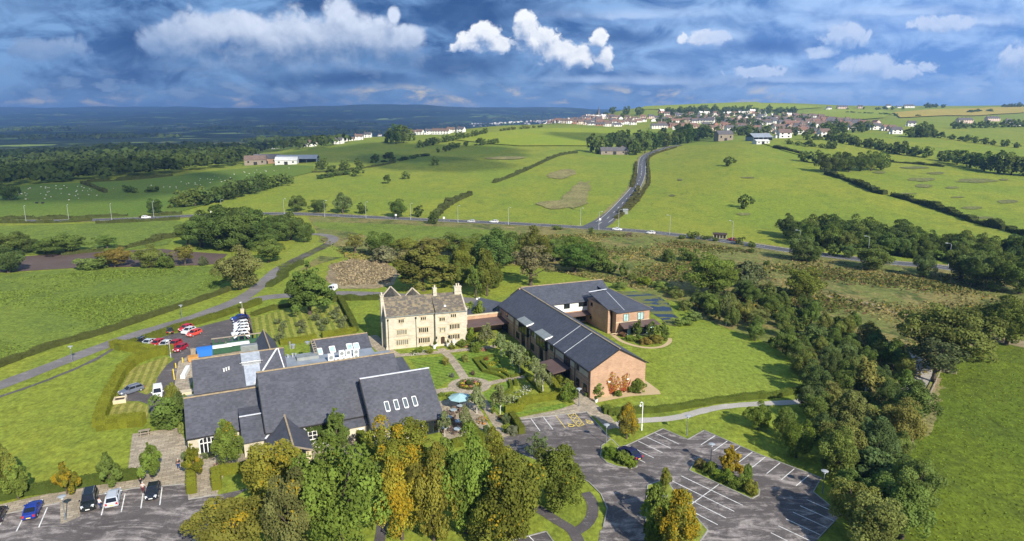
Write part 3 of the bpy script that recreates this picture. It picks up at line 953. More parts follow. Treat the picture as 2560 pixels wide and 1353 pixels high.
lines('bay_marking', [(*z8(210, 1145), *z8(148, 1270)), (*z8(430, 1050), *z8(352, 1232)), (*z8(1135, 925), *z8(1100, 1092)), (*z8(1298, 925), *z8(1278, 1060)), (*z8(1470, 870), *z8(1450, 1030)), (*z8(962, 950), *z8(920, 1122)), (*z8(42, 1122), *z8(0, 1210))], 0.15, M_WHITEP)


def wheelchair_sign(cu, cv, s, rot):
    """painted accessible-parking figure: head, back, seat, leg, wheel"""
    c = P(cu, cv)
    ca, sa = math.cos(rot), math.sin(rot)
    mb = MB()

    def W(x, y):
        return Vector((c.x + s * (x * ca - y * sa), c.y + s * (x * sa + y * ca)))
    th = 0.2 * s
    strip_mb([W(0.46 * math.cos(t), -0.25 + 0.46 * math.sin(t)) for t in np.linspace(R(130), R(385), 16)], th, 0.066, mb, 0, 1)
    strip_mb([W(-0.12, 0.62), W(-0.06, 0.05)], th, 0.070, mb, 0, 1)
    strip_mb([W(-0.06, 0.05), W(0.36, 0.0)], th, 0.074, mb, 0, 1)
    strip_mb([W(0.36, 0.0), W(0.52, -0.5), W(0.72, -0.45)], th, 0.078, mb, 0, 1)
    strip_mb([W(-0.08, 0.36), W(0.26, 0.3)], th * 0.8, 0.070, mb, 0, 1)
    mb.face([(W(-0.14 + 0.13 * math.cos(t), 0.80 + 0.13 * math.sin(t)).x, W(-0.14 + 0.13 * math.cos(t), 0.80 + 0.13 * math.sin(t)).y, 0.066) for t in np.linspace(0, 6.283, 13)[:-1]])
    struct('wheelchair_marking', mb, M_YELLOWP)


wheelchair_sign(*z4(625, 380), 1.05, R(22))
wheelchair_sign(*z4(780, 352), 1.05, R(22))
# ------------------------------------------------------------------ foliage material: object colour x leaf tint, alpha = share of turned leaves
def leaf_mat(name, trans=0.36, fall=(0.50, 0.33, 0.025), fall2=(0.36, 0.29, 0.03)):
    m = bpy.data.materials.new(name)
    m.use_nodes = True
    g = NT(m.node_tree)
    out = g.n('ShaderNodeOutputMaterial')
    oi = g.n('ShaderNodeObjectInfo')
    t = g.n('ShaderNodeAttribute', attribute_name='tint', attribute_type='GEOMETRY')
    sp = g.n('ShaderNodeSeparateColor', {0: t.outputs['Color']})
    f = g.ss(sp.outputs[0], 0.0, 1.0, 0.68, 1.68)
    nd = g.n('ShaderNodeVectorMath', operation='SCALE')
    g.put(nd.inputs[0], oi.outputs['Color'])
    g.put(nd.inputs[3], f)
    turned = g.mix(sp.outputs[2], fall, fall2)
    c = g.mix(g.m('LESS_THAN', sp.outputs[1], oi.outputs['Alpha']), nd.outputs[0], turned)
    c = g.mix(g.m('MULTIPLY', sp.outputs[2], 0.25), c, (0.10, 0.10, 0.02))
    di = g.n('ShaderNodeBsdfDiffuse', {'Color': c, 'Roughness': 0.5})
    tr = g.n('ShaderNodeBsdfTranslucent', {'Color': c})
    mx = g.n('ShaderNodeMixShader', {0: trans})
    g.put(mx.inputs[1], di)
    g.put(mx.inputs[2], tr)
    g.put(out.inputs[0], mx)
    return m


M_LEAF = leaf_mat('leaves')
M_BARK = mat('bark', (0.10, 0.078, 0.058), 0.95, var=0.35, vscale=3.0)
M_BIRCH = mat('birch_bark', (0.55, 0.52, 0.46), 0.9, var=0.3, vscale=4.0)


def quads_mesh(name, pos, nrm, size, tint, extra=None, mats=None, aspect=0.8):
    """many leaf-clump quads from arrays"""
    n = len(pos)
    rng = np.random.default_rng(n)
    ref = rng.normal(size=(n, 3))
    t1 = np.cross(nrm, ref)
    t1 /= np.linalg.norm(t1, axis=1, keepdims=True) + 1e-9
    t2 = np.cross(nrm, t1)
    hs = (size * 0.5)[:, None]
    bend = nrm * hs * 0.35
    V = np.empty((n, 4, 3))
    V[:, 0] = pos - t1 * hs - bend
    V[:, 1] = pos - t2 * hs * aspect
    V[:, 2] = pos + t1 * hs - bend
    V[:, 3] = pos + t2 * hs * aspect
    V = V.reshape(-1, 3)
    Fi = np.arange(4 * n)
    nv = 4 * n
    starts = np.arange(n) * 4
    tots = np.full(n, 4)
    mi = np.zeros(n, int)
    ev, ef, em = [], [], []
    if extra is not None:                    # MB with bark / core faces, material 1
        ev = np.array(extra.v, float)
        ef = [i + nv for f in extra.f for i in f]
        tot2 = np.array([len(f) for f in extra.f])
        st2 = 4 * n + np.concatenate([[0], np.cumsum(tot2)[:-1]])
        V = np.concatenate([V, ev])
        Fi = np.concatenate([Fi, ef])
        starts = np.concatenate([starts, st2])
        tots = np.concatenate([tots, tot2])
        mi = np.concatenate([mi, np.array(extra.m) + 1])
        tint = np.concatenate([tint, np.stack([0.3 + 0.25 * rng.random(len(tot2)), np.ones(len(tot2)), rng.random(len(tot2))], 1)])
    me = bpy.data.meshes.new(name)
    me.vertices.add(len(V))
    me.vertices.foreach_set('co', V.ravel().astype(np.float32))
    me.loops.add(len(Fi))
    me.loops.foreach_set('vertex_index', np.asarray(Fi, np.int32))
    me.polygons.add(len(starts))
    me.polygons.foreach_set('loop_start', np.asarray(starts, np.int32))
    me.polygons.foreach_set('material_index', np.asarray(mi, np.int32))
    at = me.attributes.new('tint', 'FLOAT_COLOR', 'FACE')
    at.data.foreach_set('color', np.concatenate([tint, np.ones((len(tint), 1))], 1).ravel().astype(np.float32))
    for m in (mats or [M_LEAF]):
        me.materials.append(m)
    me.update(calc_edges=True)
    return me


def unit(v):
    return v / (np.linalg.norm(v, axis=-1, keepdims=True) + 1e-9)


def crown_arrays(seed, n_puff, n_leaf, zc, rx, rz, puff, leaf, shape='round', flat=0.0, gap=0.0, droop=0.0):
    """leaf positions/normals/sizes/tints for a crown inside an irregular ellipsoid; tree height is 1"""
    rng = np.random.default_rng(seed)
    i = np.arange(n_puff) + 0.5
    ph = np.arccos(1 - 2 * i / n_puff)
    th = np.pi * (1 + 5 ** 0.5) * i + rng.uniform(0, 6)
    dirs = np.stack([np.cos(th) * np.sin(ph), np.sin(th) * np.sin(ph), np.cos(ph)], 1)
    dirs = unit(dirs + rng.normal(scale=0.18, size=dirs.shape))
    rad = rng.uniform(0.45, 0.86, n_puff)
    rad[rng.random(n_puff) < 0.25] *= 0.55
    lob = 1 + 0.16 * np.sin(th * 2 + seed) + 0.10 * np.sin(th * 3 + 2.1 * seed)
    c = dirs * (rad * lob)[:, None]
    pr = puff * rng.uniform(0.65, 1.3, n_puff)
    hgt = c[:, 2]
    if shape == 'cone':
        k = np.clip((1.0 - hgt) / 1.7, 0.12, 1.0)
        c[:, :2] *= (k * 1.35)[:, None]
        pr = pr * np.clip(k + 0.25, 0.45, 1.1)
    elif shape == 'egg':
        k = np.clip((1.25 - hgt) / 1.5, 0.3, 1.0)
        c[:, :2] *= (k * 1.12)[:, None]
    elif shape == 'spread':
        c[:, :2] *= np.clip(1.0 + 0.25 * (0.3 - np.abs(hgt)), 0.6, 1.3)[:, None]
    ptint = rng.random(n_puff)
    pfall = rng.random(n_puff)
    pi = rng.choice(n_puff, n_leaf, p=(pr ** 2) / (pr ** 2).sum())
    d = unit(rng.normal(size=(n_leaf, 3)) + 0.65 * unit(c[pi] + 1e-3) + np.array([0, 0, 0.35]))
    rr = pr[pi] * rng.uniform(0.55, 1.08, n_leaf) ** 0.6
    off = d * rr[:, None]
    off[:, 2] *= (1 - flat)
    p = c[pi] + off
    nrm = unit(d + rng.normal(scale=0.48, size=d.shape))
    pos = p * np.array([rx, rx, rz]) + np.array([0, 0, zc])
    if droop:
        rad2 = np.hypot(p[:, 0], p[:, 1])
        pos[:, 2] -= droop * rad2 ** 2 * rz * rng.uniform(0.3, 1.0, n_leaf)
    pos[:, 2] = np.maximum(pos[:, 2], 0.015)
    sz = leaf * rng.uniform(0.6, 1.35, n_leaf)
    tint = np.stack([np.clip(0.62 * ptint[pi] + 0.38 * rng.random(n_leaf), 0, 1), np.clip(0.75 * pfall[pi] + 0.25 * rng.random(n_leaf) + 0.12 * (0.2 - p[:, 2]), 0.001, 1), rng.random(n_leaf)], 1)
    if gap:
        keep = ptint[pi] > gap * 0.0
        pos, nrm, sz, tint = pos[keep], nrm[keep], sz[keep], tint[keep]
    return pos, nrm, sz, tint, c * np.array([rx, rx, rz]) + np.array([0, 0, zc])


def trunk_mb(seed, zc, rx, r0, puffs, limbs=5, lean=0.02, top=None):
    rng = random.Random(seed)
    mb = MB()
    zt = top or zc
    pts = [(0, 0, -0.02), (lean * 0.3, 0.004, zt * 0.3), (lean, -0.01, zt * 0.65), (lean * 1.2, 0.01, zt)]
    mb.tube(pts, [r0 * 1.25, r0 * 0.9, r0 * 0.7, r0 * 0.35], 8)
    order = list(range(len(puffs)))
    rng.shuffle(order)
    for k in order[:limbs]:
        q = puffs[k]
        zb = max(0.12, min(q[2] * 0.55, zt * 0.7)) * rng.uniform(0.8, 1.0)
        mb.tube([(lean * 0.6, 0, zb), (q[0] * 0.45, q[1] * 0.45, zb + (q[2] - zb) * 0.55), (q[0] * 0.9, q[1] * 0.9, q[2])], [r0 * 0.5, r0 * 0.33, r0 * 0.12], 6)
    return mb


KINDS = {
    # zc, rx, rz, puffs, leaves, puff radius, leaf size, shape, trunk radius
    'oak': dict(zc=0.53, rx=0.42, rz=0.45, n=56, leaves=9500, puff=0.27, leaf=0.032, shape='round', tr=0.030, lim=7, var=3),
    'wide': dict(zc=0.52, rx=0.48, rz=0.42, n=62, leaves=9500, puff=0.25, leaf=0.032, shape='spread', tr=0.034, lim=9, flat=0.25, var=3),
    'tall': dict(zc=0.53, rx=0.30, rz=0.46, n=54, leaves=8500, puff=0.27, leaf=0.029, shape='egg', tr=0.024, lim=6, var=3),
    'cone': dict(zc=0.52, rx=0.30, rz=0.43, n=46, leaves=5200, puff=0.23, leaf=0.036, shape='cone', tr=0.018, lim=6, var=3),
    'layer': dict(zc=0.53, rx=0.36, rz=0.46, n=60, leaves=7500, puff=0.27, leaf=0.034, shape='cone', tr=0.028, lim=8, flat=0.45, droop=0.15, var=1),
    'sparse': dict(zc=0.60, rx=0.38, rz=0.36, n=34, leaves=2300, puff=0.24, leaf=0.040, shape='spread', tr=0.030, lim=16, var=2),
    'birch': dict(zc=0.62, rx=0.27, rz=0.36, n=26, leaves=1500, puff=0.27, leaf=0.046, shape='egg', tr=0.014, lim=9, var=2, droop=0.3),
    'bush': dict(zc=0.42, rx=0.50, rz=0.52, n=30, leaves=2600, puff=0.32, leaf=0.075, shape='round', tr=0.03, lim=5, var=3),
    'far': dict(zc=0.49, rx=0.44, rz=0.50, n=20, leaves=850, puff=0.34, leaf=0.095, shape='round', tr=0.03, lim=3, var=4),
    'farbush': dict(zc=0.42, rx=0.52, rz=0.52, n=12, leaves=420, puff=0.38, leaf=0.14, shape='round', tr=0.03, lim=2, var=3),
}
PROTO = {}


def proto(kind, k):
    key = (kind, k)
    if key not in PROTO:
        K = KINDS[kind]
        sd = hash(kind) % 1 + sum(map(ord, kind)) + 17 * k
        pos, nrm, sz, tint, puffs = crown_arrays(sd, K['n'], K['leaves'], K['zc'], K['rx'], K['rz'], K['puff'], K['leaf'], K['shape'], K.get('flat', 0), 0, K.get('droop', 0))
        tm = trunk_mb(sd, K['zc'], K['rx'], K['tr'], puffs, K['lim'])
        bark = M_BIRCH if kind == 'birch' else M_BARK
        if kind in ('far', 'farbush'):
            PROTO[key] = (quads_mesh(kind, pos, nrm, sz, tint, tm, [M_LEAF, M_BARK]), None)
        else:
            PROTO[key] = (quads_mesh(kind + '_crown', pos, nrm, sz, tint), tm.data(kind + '_trunk', bark))
    return PROTO[key]


_cnt = [0]
PLACED = []


DEFER = []


def plant_at(base, height, width, kind, col, label, cat='tree', group=None, name=None, fall=0.0, rot=None):
    if cat == 'tree':
        DEFER.append((height * width / depth(base) ** 2, (base, height, width, kind, col, label, cat, group, name, fall, rot)))
    else:
        plant_now(base, height, width, kind, col, label, cat, group, name, fall, rot)


def flush_trees(limit, mass_label):
    """the trees that show largest become objects; the rest of them one mass"""
    DEFER.sort(key=lambda t: -t[0])
    for _, a in DEFER[:limit]:
        plant_now(*a)
    rng = np.random.default_rng(3)
    P_, N_, S_, T_ = [], [], [], []
    for _, a in DEFER[limit:]:
        base, h, w_ = a[0], a[1], a[2]
        K = KINDS['far']
        pos, nrm, sz, tint, _p = crown_arrays(int(rng.integers(1, 9)), 14, 260, K['zc'], K['rx'], K['rz'], K['puff'], 0.16)
        s_ = w_ / (2 * K['rx'])
        P_.append(pos * np.array([s_, s_, h]) + np.array([base.x, base.y, base.z]))
        N_.append(nrm)
        S_.append(sz * (s_ + h) / 2)
        T_.append(tint * np.array([1, 1, 1]) * np.array([0.6 + 0.8 * rng.random(), 1, 1]))
    if P_:
        me = quads_mesh('trees', np.concatenate(P_), np.concatenate(N_), np.concatenate(S_), np.clip(np.concatenate(T_), 0.001, 1))
        o = link('trees', me)
        o.color = (*[x * 1.3 for x in DARK], 0)
        tag(o, mass_label, 'trees', None, 'stuff')


def plant_now(base, height, width, kind, col, label, cat='tree', group=None, name=None, fall=0.0, rot=None):
    _cnt[0] += 1
    rnd = random.Random(_cnt[0] * 7919)
    K = KINDS[kind]
    k = rnd.randrange(K['var'])
    crown, trunk = proto(kind, k)
    s = width / (2 * K['rx'] * 1.02)
    rz = rnd.uniform(0, 6.28) if rot is None else rot
    k_ = rnd.uniform(1.35, 1.7) * (0.72 if max(col) > 0.155 else 1.0)
    c = tuple(x * k_ * rnd.uniform(0.94, 1.06) for x in col)
    nm = name or ('shrub' if kind in ('bush', 'farbush') else 'tree')
    if trunk is None:
        o = link(nm, crown, None, base, rz, (s, s, height))
        tag(o, label, cat, group)
        o.color = (*c, fall)
        return o
    o = empty(nm, base, rz, label, cat, group)
    cr = link('crown' if kind != 'bush' else 'foliage', crown, o, None, None, (s, s, height))
    cr.color = (*c, fall)
    link('trunk' if kind != 'bush' else 'stem', trunk, o, None, None, (s if kind in ('bush',) else (s + height) / 2 if s > height * 0.6 else s, s, height))
    PLACED.append((base.x, base.y, width * 0.4))
    return o


def px_h(base, pix):
    """height in metres whose upright image at base spans pix rows"""
    dist = math.hypot(base.x, base.y)
    dep = math.atan2(CH - base.z, dist)
    return pix * depth(base) / F / max(0.6, math.cos(dep))


def tree(u, vb, vt, wpx, kind, col, label, group=None, fall=0.0, cat='tree', name=None):
    b = G(u, vb)
    return plant_at(b, px_h(b, vb - vt), metres(wpx, b), kind, col, label, cat, group, name, fall)


GREEN = (0.105, 0.145, 0.026)
DARK = (0.086, 0.120, 0.028)
DEEP = (0.062, 0.092, 0.025)
OLIVE = (0.128, 0.142, 0.028)
YELL = (0.155, 0.165, 0.022)
GOLD = (0.22, 0.19, 0.025)
GREYG = (0.085, 0.108, 0.045)
BLUEG = (0.050, 0.085, 0.034)
PALE = (0.13, 0.145, 0.045)
LIME = (0.15, 0.20, 0.025)


# ------------------------------------------------------------------ hedges
M_TWIG = mat('hedge_twigs', (0.050, 0.060, 0.018), 0.95, var=0.3, vscale=2.0)


def hedge_line(line, width, height, col, label, group=None, name='hedge', dens=26, leaf=0.17, rag=0.05, fall=0.0, step=1.2, cat='hedge', seed=1):
    """clipped or ragged hedge along a world line: solid twiggy core wrapped in leaf clumps"""
    line = smooth_line(line, step) if len(line) > 2 else smooth_line(line, step)
    rng = np.random.default_rng(seed + int(abs(line[0].x) * 10))
    n = len(line)
    core = MB()
    prof = []
    P_, N_, S_ = [], [], []
    hh = height * (1 + rng.normal(scale=rag, size=n))
    wv = width * (1 + rng.normal(scale=rag * 0.8, size=n))
    for i, p in enumerate(line):
        d = (line[min(i + 1, n - 1)] - line[max(i - 1, 0)]).normalized()
        nr = Vector((-d.y, d.x))
        z = hz(p.x, p.y)
        row = []
        for (a, b) in ((-0.5, 0.0), (-0.5, 0.55), (-0.46, 0.95), (0.46, 0.95), (0.5, 0.55), (0.5, 0.0)):
            q = p + nr * (a * wv[i] * 0.94)
            row.append((q.x, q.y, z + b * hh[i] * 0.97))
        prof.append(row)
    for i in range(n - 1):
        for k in range(5):
            core.face([prof[i][k], prof[i][k + 1], prof[i + 1][k + 1], prof[i + 1][k]])
    core.face(prof[0][::-1] if True else prof[0])
    core.face(prof[-1])
    for i in range(n - 1):
        a, b = line[i], line[i + 1]
        L = (b - a).length
        d = (b - a).normalized()
        nr = np.array([-d.y, d.x])
        w_, h_ = (wv[i] + wv[i + 1]) / 2, (hh[i] + hh[i + 1]) / 2
        zz = hz(a.x, a.y)
        for (kind, area) in (('top', w_ * L), ('l', h_ * L), ('r', h_ * L)):
            m = max(1, int(area * dens))
            t = rng.random(m)
            s = rng.random(m)
            bx = a.x + (b.x - a.x) * t
            by = a.y + (b.y - a.y) * t
            if kind == 'top':
                o = (s - 0.5) * w_
                pz = zz + h_ * (1 + rng.normal(scale=0.03, size=m))
                nv = np.array([0, 0, 1.0])
                side = o
            else:
                sg = -1 if kind == 'l' else 1
                side = np.full(m, sg * 0.5 * w_) + rng.normal(scale=0.03, size=m)
                pz = zz + h_ * s
                nv = np.array([nr[0] * sg, nr[1] * sg, 0.15])
            P_.append(np.stack([bx + nr[0] * side, by + nr[1] * side, np.broadcast_to(pz, (m,))], 1))
            N_.append(np.tile(nv, (m, 1)))
    for (row, sg) in ((0, -1), (n - 1, 1)):
        a = line[row]
        d = (line[1] - line[0]).normalized() if row == 0 else (line[-1] - line[-2]).normalized()
        nr = np.array([-d.y, d.x])
        m = max(2, int(width * height * dens))
        o = (rng.random(m) - 0.5) * width
        P_.append(np.stack([a.x + nr[0] * o, a.y + nr[1] * o, hz(a.x, a.y) + rng.random(m) * height], 1))
        N_.append(np.tile([d.x * sg, d.y * sg, 0.1], (m, 1)))
    pos = np.concatenate(P_)
    nrm = unit(np.concatenate(N_) + rng.normal(scale=0.40, size=pos.shape))
    m = len(pos)
    cl = 0.5 + 0.5 * np.sin(pos[:, 0] * 1.9 + np.sin(pos[:, 1] * 2.3)) * np.sin(pos[:, 1] * 1.7 + pos[:, 2])
    tint = np.stack([np.clip(0.4 * cl + 0.6 * rng.random(m), 0, 1), np.clip(0.6 * cl + 0.4 * rng.random(m), 0.001, 1), rng.random(m)], 1)
    org = np.array([line[0].x, line[0].y, hz(line[0].x, line[0].y)])
    core.v = [tuple(np.array(q) - org) for q in core.v]
    me = quads_mesh(name, pos - org, nrm, leaf * rng.uniform(0.6, 1.4, m), tint, core, [M_LEAF, M_LEAF])
    o = link(name, me, None, tuple(org))
    o.color = (*col, fall)
    return tag(o, label, cat, group)


def hedge(pix, width, height, col, label, far=False, **kw):
    return hedge_line(wpts(pix, far), width, height, col, label, **kw)


def in_poly(x, y, poly):
    c = False
    j = len(poly) - 1
    for i in range(len(poly)):
        if (poly[i][1] > y) != (poly[j][1] > y) and x < (poly[j][0] - poly[i][0]) * (y - poly[i][1]) / (poly[j][1] - poly[i][1]) + poly[i][0]:
            c = not c
        j = i
    return c


def scatter(pix, space, far, seed, limit=400):
    """well-spaced random points inside a sighted outline"""
    pl = [tuple((G(u, v) if far else P(u, v)).xy) for u, v in pix]
    rnd = random.Random(seed)
    xs = [p[0] for p in pl]
    ys = [p[1] for p in pl]
    out = []
    for _ in range(limit * 40):
        x, y = rnd.uniform(min(xs), max(xs)), rnd.uniform(min(ys), max(ys))
        if in_poly(x, y, pl) and all((x - a) ** 2 + (y - b) ** 2 > space ** 2 for a, b in out):
            out.append((x, y))
            if len(out) >= limit:
                break
    return out


def belt(pix, n, height, width, kind, cols, label, group, far=True, seed=1, jit=0.35, cat='tree', fall=0.0, name=None, spread=2.0):
    """trees spaced along a sighted line"""
    line = wpts(pix, far)
    seg = [(line[i + 1] - line[i]).length for i in range(len(line) - 1)]
    tot = sum(seg)
    rnd = random.Random(seed)
    for i in range(n):
        s = (i + 0.5 + rnd.uniform(-jit, jit)) / n * tot
        k = 0
        while k < len(seg) - 1 and s > seg[k]:
            s -= seg[k]
            k += 1
        p = line[k].lerp(line[k + 1], s / seg[k])
        x, y = p.x + rnd.uniform(-spread, spread), p.y + rnd.uniform(-spread, spread)
        f = rnd.uniform(0.75, 1.25)
        plant_at(Vector((x, y, hz(x, y) - 0.1)), height * f, width * f * rnd.uniform(0.85, 1.2), kind, rnd.choice(cols), label, cat, group, name, fall if rnd.random() < 0.5 else 0.0)
# ------------------------------------------------------------------ building materials
def slate_mat(name, c1, c2, course=0.0):
    m = bpy.data.materials.new(name)
    m.use_nodes = True
    g = NT(m.node_tree)
    out = g.n('ShaderNodeOutputMaterial')
    b = g.n('ShaderNodeBsdfPrincipled', {'Roughness': 0.62, 'Specular IOR Level': 0.35})
    tc = g.n('ShaderNodeTexCoord').outputs['Object']
    n1 = g.noise(tc, 0.35, 4.0, 0.6)
    n2 = g.noise(g.vm('MULTIPLY', tc, (3.0, 6.0, 6.0)), 1.0, 3.0, 0.7)
    c = g.mix(g.ss(n1, 0.35, 0.65), c1, c2)
    wn = g.n('ShaderNodeTexWhiteNoise', {'Vector': g.vm('SNAP', g.vm('MULTIPLY', tc, (2.2, 3.0, 3.0)), (1, 1, 1))})
    f = g.m('MULTIPLY', g.ss(n2, 0.2, 0.8, 0.90, 1.10), g.ss(wn.outputs[0], 0.0, 1.0, 0.84, 1.16))
    nd = g.n('ShaderNodeVectorMath', operation='SCALE')
    g.put(nd.inputs[0], c)
    g.put(nd.inputs[3], f)
    g.put(b.inputs['Base Color'], nd.outputs[0])
    g.put(b.inputs['Normal'], g.n('ShaderNodeBump', {'Strength': 0.3, 'Distance': 0.03, 'Height': n2}))
    g.put(out.inputs[0], b)
    return m


def masonry_mat(name, cols, mortar, bw, bh, rough=0.9, patch=None):
    m = bpy.data.materials.new(name)
    m.use_nodes = True
    g = NT(m.node_tree)
    out = g.n('ShaderNodeOutputMaterial')
    b = g.n('ShaderNodeBsdfPrincipled', {'Roughness': rough, 'Specular IOR Level': 0.15})
    tc = g.n('ShaderNodeTexCoord').outputs['Object']
    sp = g.n('ShaderNodeSeparateXYZ', {0: tc})
    fl = g.n('ShaderNodeCombineXYZ', {0: g.m('ADD', sp.outputs[0], sp.outputs[1]), 1: sp.outputs[2], 2: 0.0}).outputs[0]
    bt = g.n('ShaderNodeTexBrick', {'Vector': fl, 'Color1': (*cols[0], 1), 'Color2': (*cols[1], 1), 'Mortar': (*mortar, 1), 'Scale': 1.0, 'Mortar Size': 0.012, 'Brick Width': bw, 'Row Height': bh})
    n1 = g.noise(tc, 0.5, 6.0, 0.65)
    n2 = g.noise(g.vm('MULTIPLY', tc, (0.9, 0.9, 2.6)), 1.1, 6.0, 0.7)
    c = g.mix(g.m('MULTIPLY', g.ss(n2, 0.45, 0.7), 0.5), bt.outputs[0], cols[2])
    nd = g.n('ShaderNodeVectorMath', operation='SCALE')
    g.put(nd.inputs[0], c)
    g.put(nd.inputs[3], g.ss(n1, 0.25, 0.75, 0.84, 1.14))
    g.put(b.inputs['Base Color'], nd.outputs[0])
    g.put(out.inputs[0], b)
    return m


M_SLATE = slate_mat('slate', (0.068, 0.070, 0.085), (0.080, 0.082, 0.098))
M_SLATE2 = slate_mat('new_slate', (0.062, 0.067, 0.085), (0.072, 0.077, 0.096))
M_STONE = masonry_mat('sandstone', [(0.56, 0.51, 0.40), (0.49, 0.445, 0.35), (0.37, 0.33, 0.25)], (0.49, 0.44, 0.35), 0.62, 0.3)
M_BRICK = masonry_mat('red_brick', [(0.46, 0.265, 0.165), (0.38, 0.21, 0.13), (0.28, 0.16, 0.105)], (0.46, 0.36, 0.26), 0.23, 0.085)
M_RENDER = mat('cream_render', (0.58, 0.50, 0.37), 0.9, var=0.08, vscale=0.8)
M_BUFF = mat('buff_band', (0.50, 0.37, 0.24), 0.9, var=0.1)
M_RIDGE = mat('ridge_tile', (0.34, 0.26, 0.16), 0.9, var=0.25, vscale=1.5)
M_LEAD = mat('lead', (0.62, 0.64, 0.68), 0.5, metal=0.0, var=0.15, vscale=2.0)
M_ZINC = mat('zinc', (0.30, 0.32, 0.31), 0.45, metal=0.3, var=0.15, vscale=1.0)
M_STEELS = mat('stainless', (0.62, 0.64, 0.66), 0.35, metal=0.6, var=0.2, vscale=1.2)
M_FLATR = mat('flat_roof_sheet', (0.24, 0.27, 0.31), 0.55, var=0.2, vscale=0.5)
M_GLASS = mat('dark_glass', (0.012, 0.016, 0.02), 0.08, spec=0.6)
M_SKYGL = mat('skylight_glass', (0.11, 0.13, 0.14), 0.1, spec=0.7)
M_BLINDGL = mat('curtained_glass', (0.36, 0.52, 0.50), 0.25, spec=0.5, var=0.3, vscale=1.5)
M_FRAMED = mat('dark_frame', (0.03, 0.04, 0.042), 0.5)
M_WHITE = mat('white_paint', (0.78, 0.78, 0.76), 0.5, var=0.05)
M_IRON = mat('black_iron', (0.02, 0.02, 0.022), 0.5)
M_COPING = mat('coping_stone', (0.42, 0.37, 0.29), 0.9, var=0.15)
M_BROWNM = mat('brown_metal', (0.115, 0.075, 0.068), 0.55, var=0.12, vscale=0.6)
M_TIMBER = mat('grey_timber', (0.30, 0.25, 0.19), 0.9, var=0.2, vscale=1.5)
M_FASCIA = mat('dark_gutter', (0.03, 0.028, 0.028), 0.6)


def lichen_roof():
    m = bpy.data.materials.new('stone_slab_roof')
    m.use_nodes = True
    g = NT(m.node_tree)
    out = g.n('ShaderNodeOutputMaterial')
    b = g.n('ShaderNodeBsdfPrincipled', {'Roughness': 0.95, 'Specular IOR Level': 0.1})
    tc = g.n('ShaderNodeTexCoord').outputs['Object']
    cell = g.n('ShaderNodeTexWhiteNoise', {'Vector': g.vm('SNAP', g.vm('MULTIPLY', tc, (1.5, 2.0, 2.0)), (1, 1, 1))}).outputs[0]
    n = g.noise(tc, 0.9, 6.0, 0.7, 0.4)
    n2 = g.noise(tc, 3.2, 4.0, 0.7)
    k = g.m('ADD', g.m('MULTIPLY', cell, 0.4), g.m('MULTIPLY', n, 0.9))
    c = g.mix(g.ss(k, 0.48, 0.75), (0.105, 0.095, 0.088), (0.225, 0.185, 0.125))
    c = g.mix(g.m('MULTIPLY', g.ss(n2, 0.55, 0.66), 0.8), c, (0.30, 0.245, 0.09))
    c = g.mix(g.m('MULTIPLY', g.ss(cell, 0.72, 0.8), 0.7), c, (0.075, 0.066, 0.068))
    g.put(b.inputs['Base Color'], c)
    g.put(b.inputs['Normal'], g.n('ShaderNodeBump', {'Strength': 0.5, 'Distance': 0.06, 'Height': n2}))
    g.put(out.inputs[0], b)
    return m


M_SLAB = lichen_roof()


PIECEWISE = {'ridge_tiles', 'gutter', 'coping', 'lead_flashing', 'barge_board', 'string_course', 'render_panel', 'brick_pier'}


def pieces(mb):
    """the separate islands of a mesh builder, each as its own builder"""
    par = list(range(len(mb.v)))

    def find(i):
        while par[i] != i:
            par[i] = par[par[i]]
            i = par[i]
        return i
    for f in mb.f:
        for i in f[1:]:
            par[find(i)] = find(f[0])
    out = {}
    for f, m in zip(mb.f, mb.m):
        k = find(f[0])
        q = out.setdefault(k, MB())
        q.face([mb.v[i] for i in f], m)
    return list(out.values())


class Bld:
    def __init__(s, name, label, cat, o, ang):
        s.o, s.a = Vector((o[0], o[1])), R(ang)
        s.e = empty(name, (o[0], o[1], 0), s.a, label, cat)

    def w(s, x, y, z=0.0):
        c, n = math.cos(s.a), math.sin(s.a)
        return Vector((s.o.x + x * c - y * n, s.o.y + x * n + y * c, z))

    def loc(s, p):
        d = Vector((p[0], p[1])) - s.o
        c, n = math.cos(s.a), math.sin(s.a)
        return (d.x * c + d.y * n, -d.x * n + d.y * c)

    def at(s, u, v, z):
        """local point of a sighted pixel at height z"""
        p = P(u, v, z)
        return (*s.loc(p), z)

    def front(s, u, v, y):
        """local x, z where the sight line meets the vertical plane y"""
        dd = ray(u, v)
        c, n = math.cos(s.a), math.sin(s.a)
        oy = -(-s.o.x * -n + -s.o.y * c) if False else (-(0 - s.o.x) * n + (0 - s.o.y) * c)
        ox = (0 - s.o.x) * c + (0 - s.o.y) * n
        dx, dy = dd[0] * c + dd[1] * n, -dd[0] * n + dd[1] * c
        t = (y - oy) / dy
        return ox + dx * t, CH + dd[2] * t

    def side(s, u, v, x):
        dd = ray(u, v)
        c, n = math.cos(s.a), math.sin(s.a)
        oy = -(0 - s.o.x) * n + (0 - s.o.y) * c
        ox = (0 - s.o.x) * c + (0 - s.o.y) * n
        dx, dy = dd[0] * c + dd[1] * n, -dd[0] * n + dd[1] * c
        t = (x - ox) / dx
        return oy + dy * t, CH + dd[2] * t

    def part(s, name, mb, m, parent=None):
        if name in PIECEWISE:
            return [q.build(name, m, parent or s.e) for q in pieces(mb)][0]
        return mb.build(name, m, parent or s.e)


def slab(mb, pts, th=0.16, mi=0):
    """roof sheet: polygon (counter-clockwise from above) with thickness below it"""
    n = len(pts)
    mb.hexa([(p[0], p[1], p[2] - th) for p in pts], pts, mi)


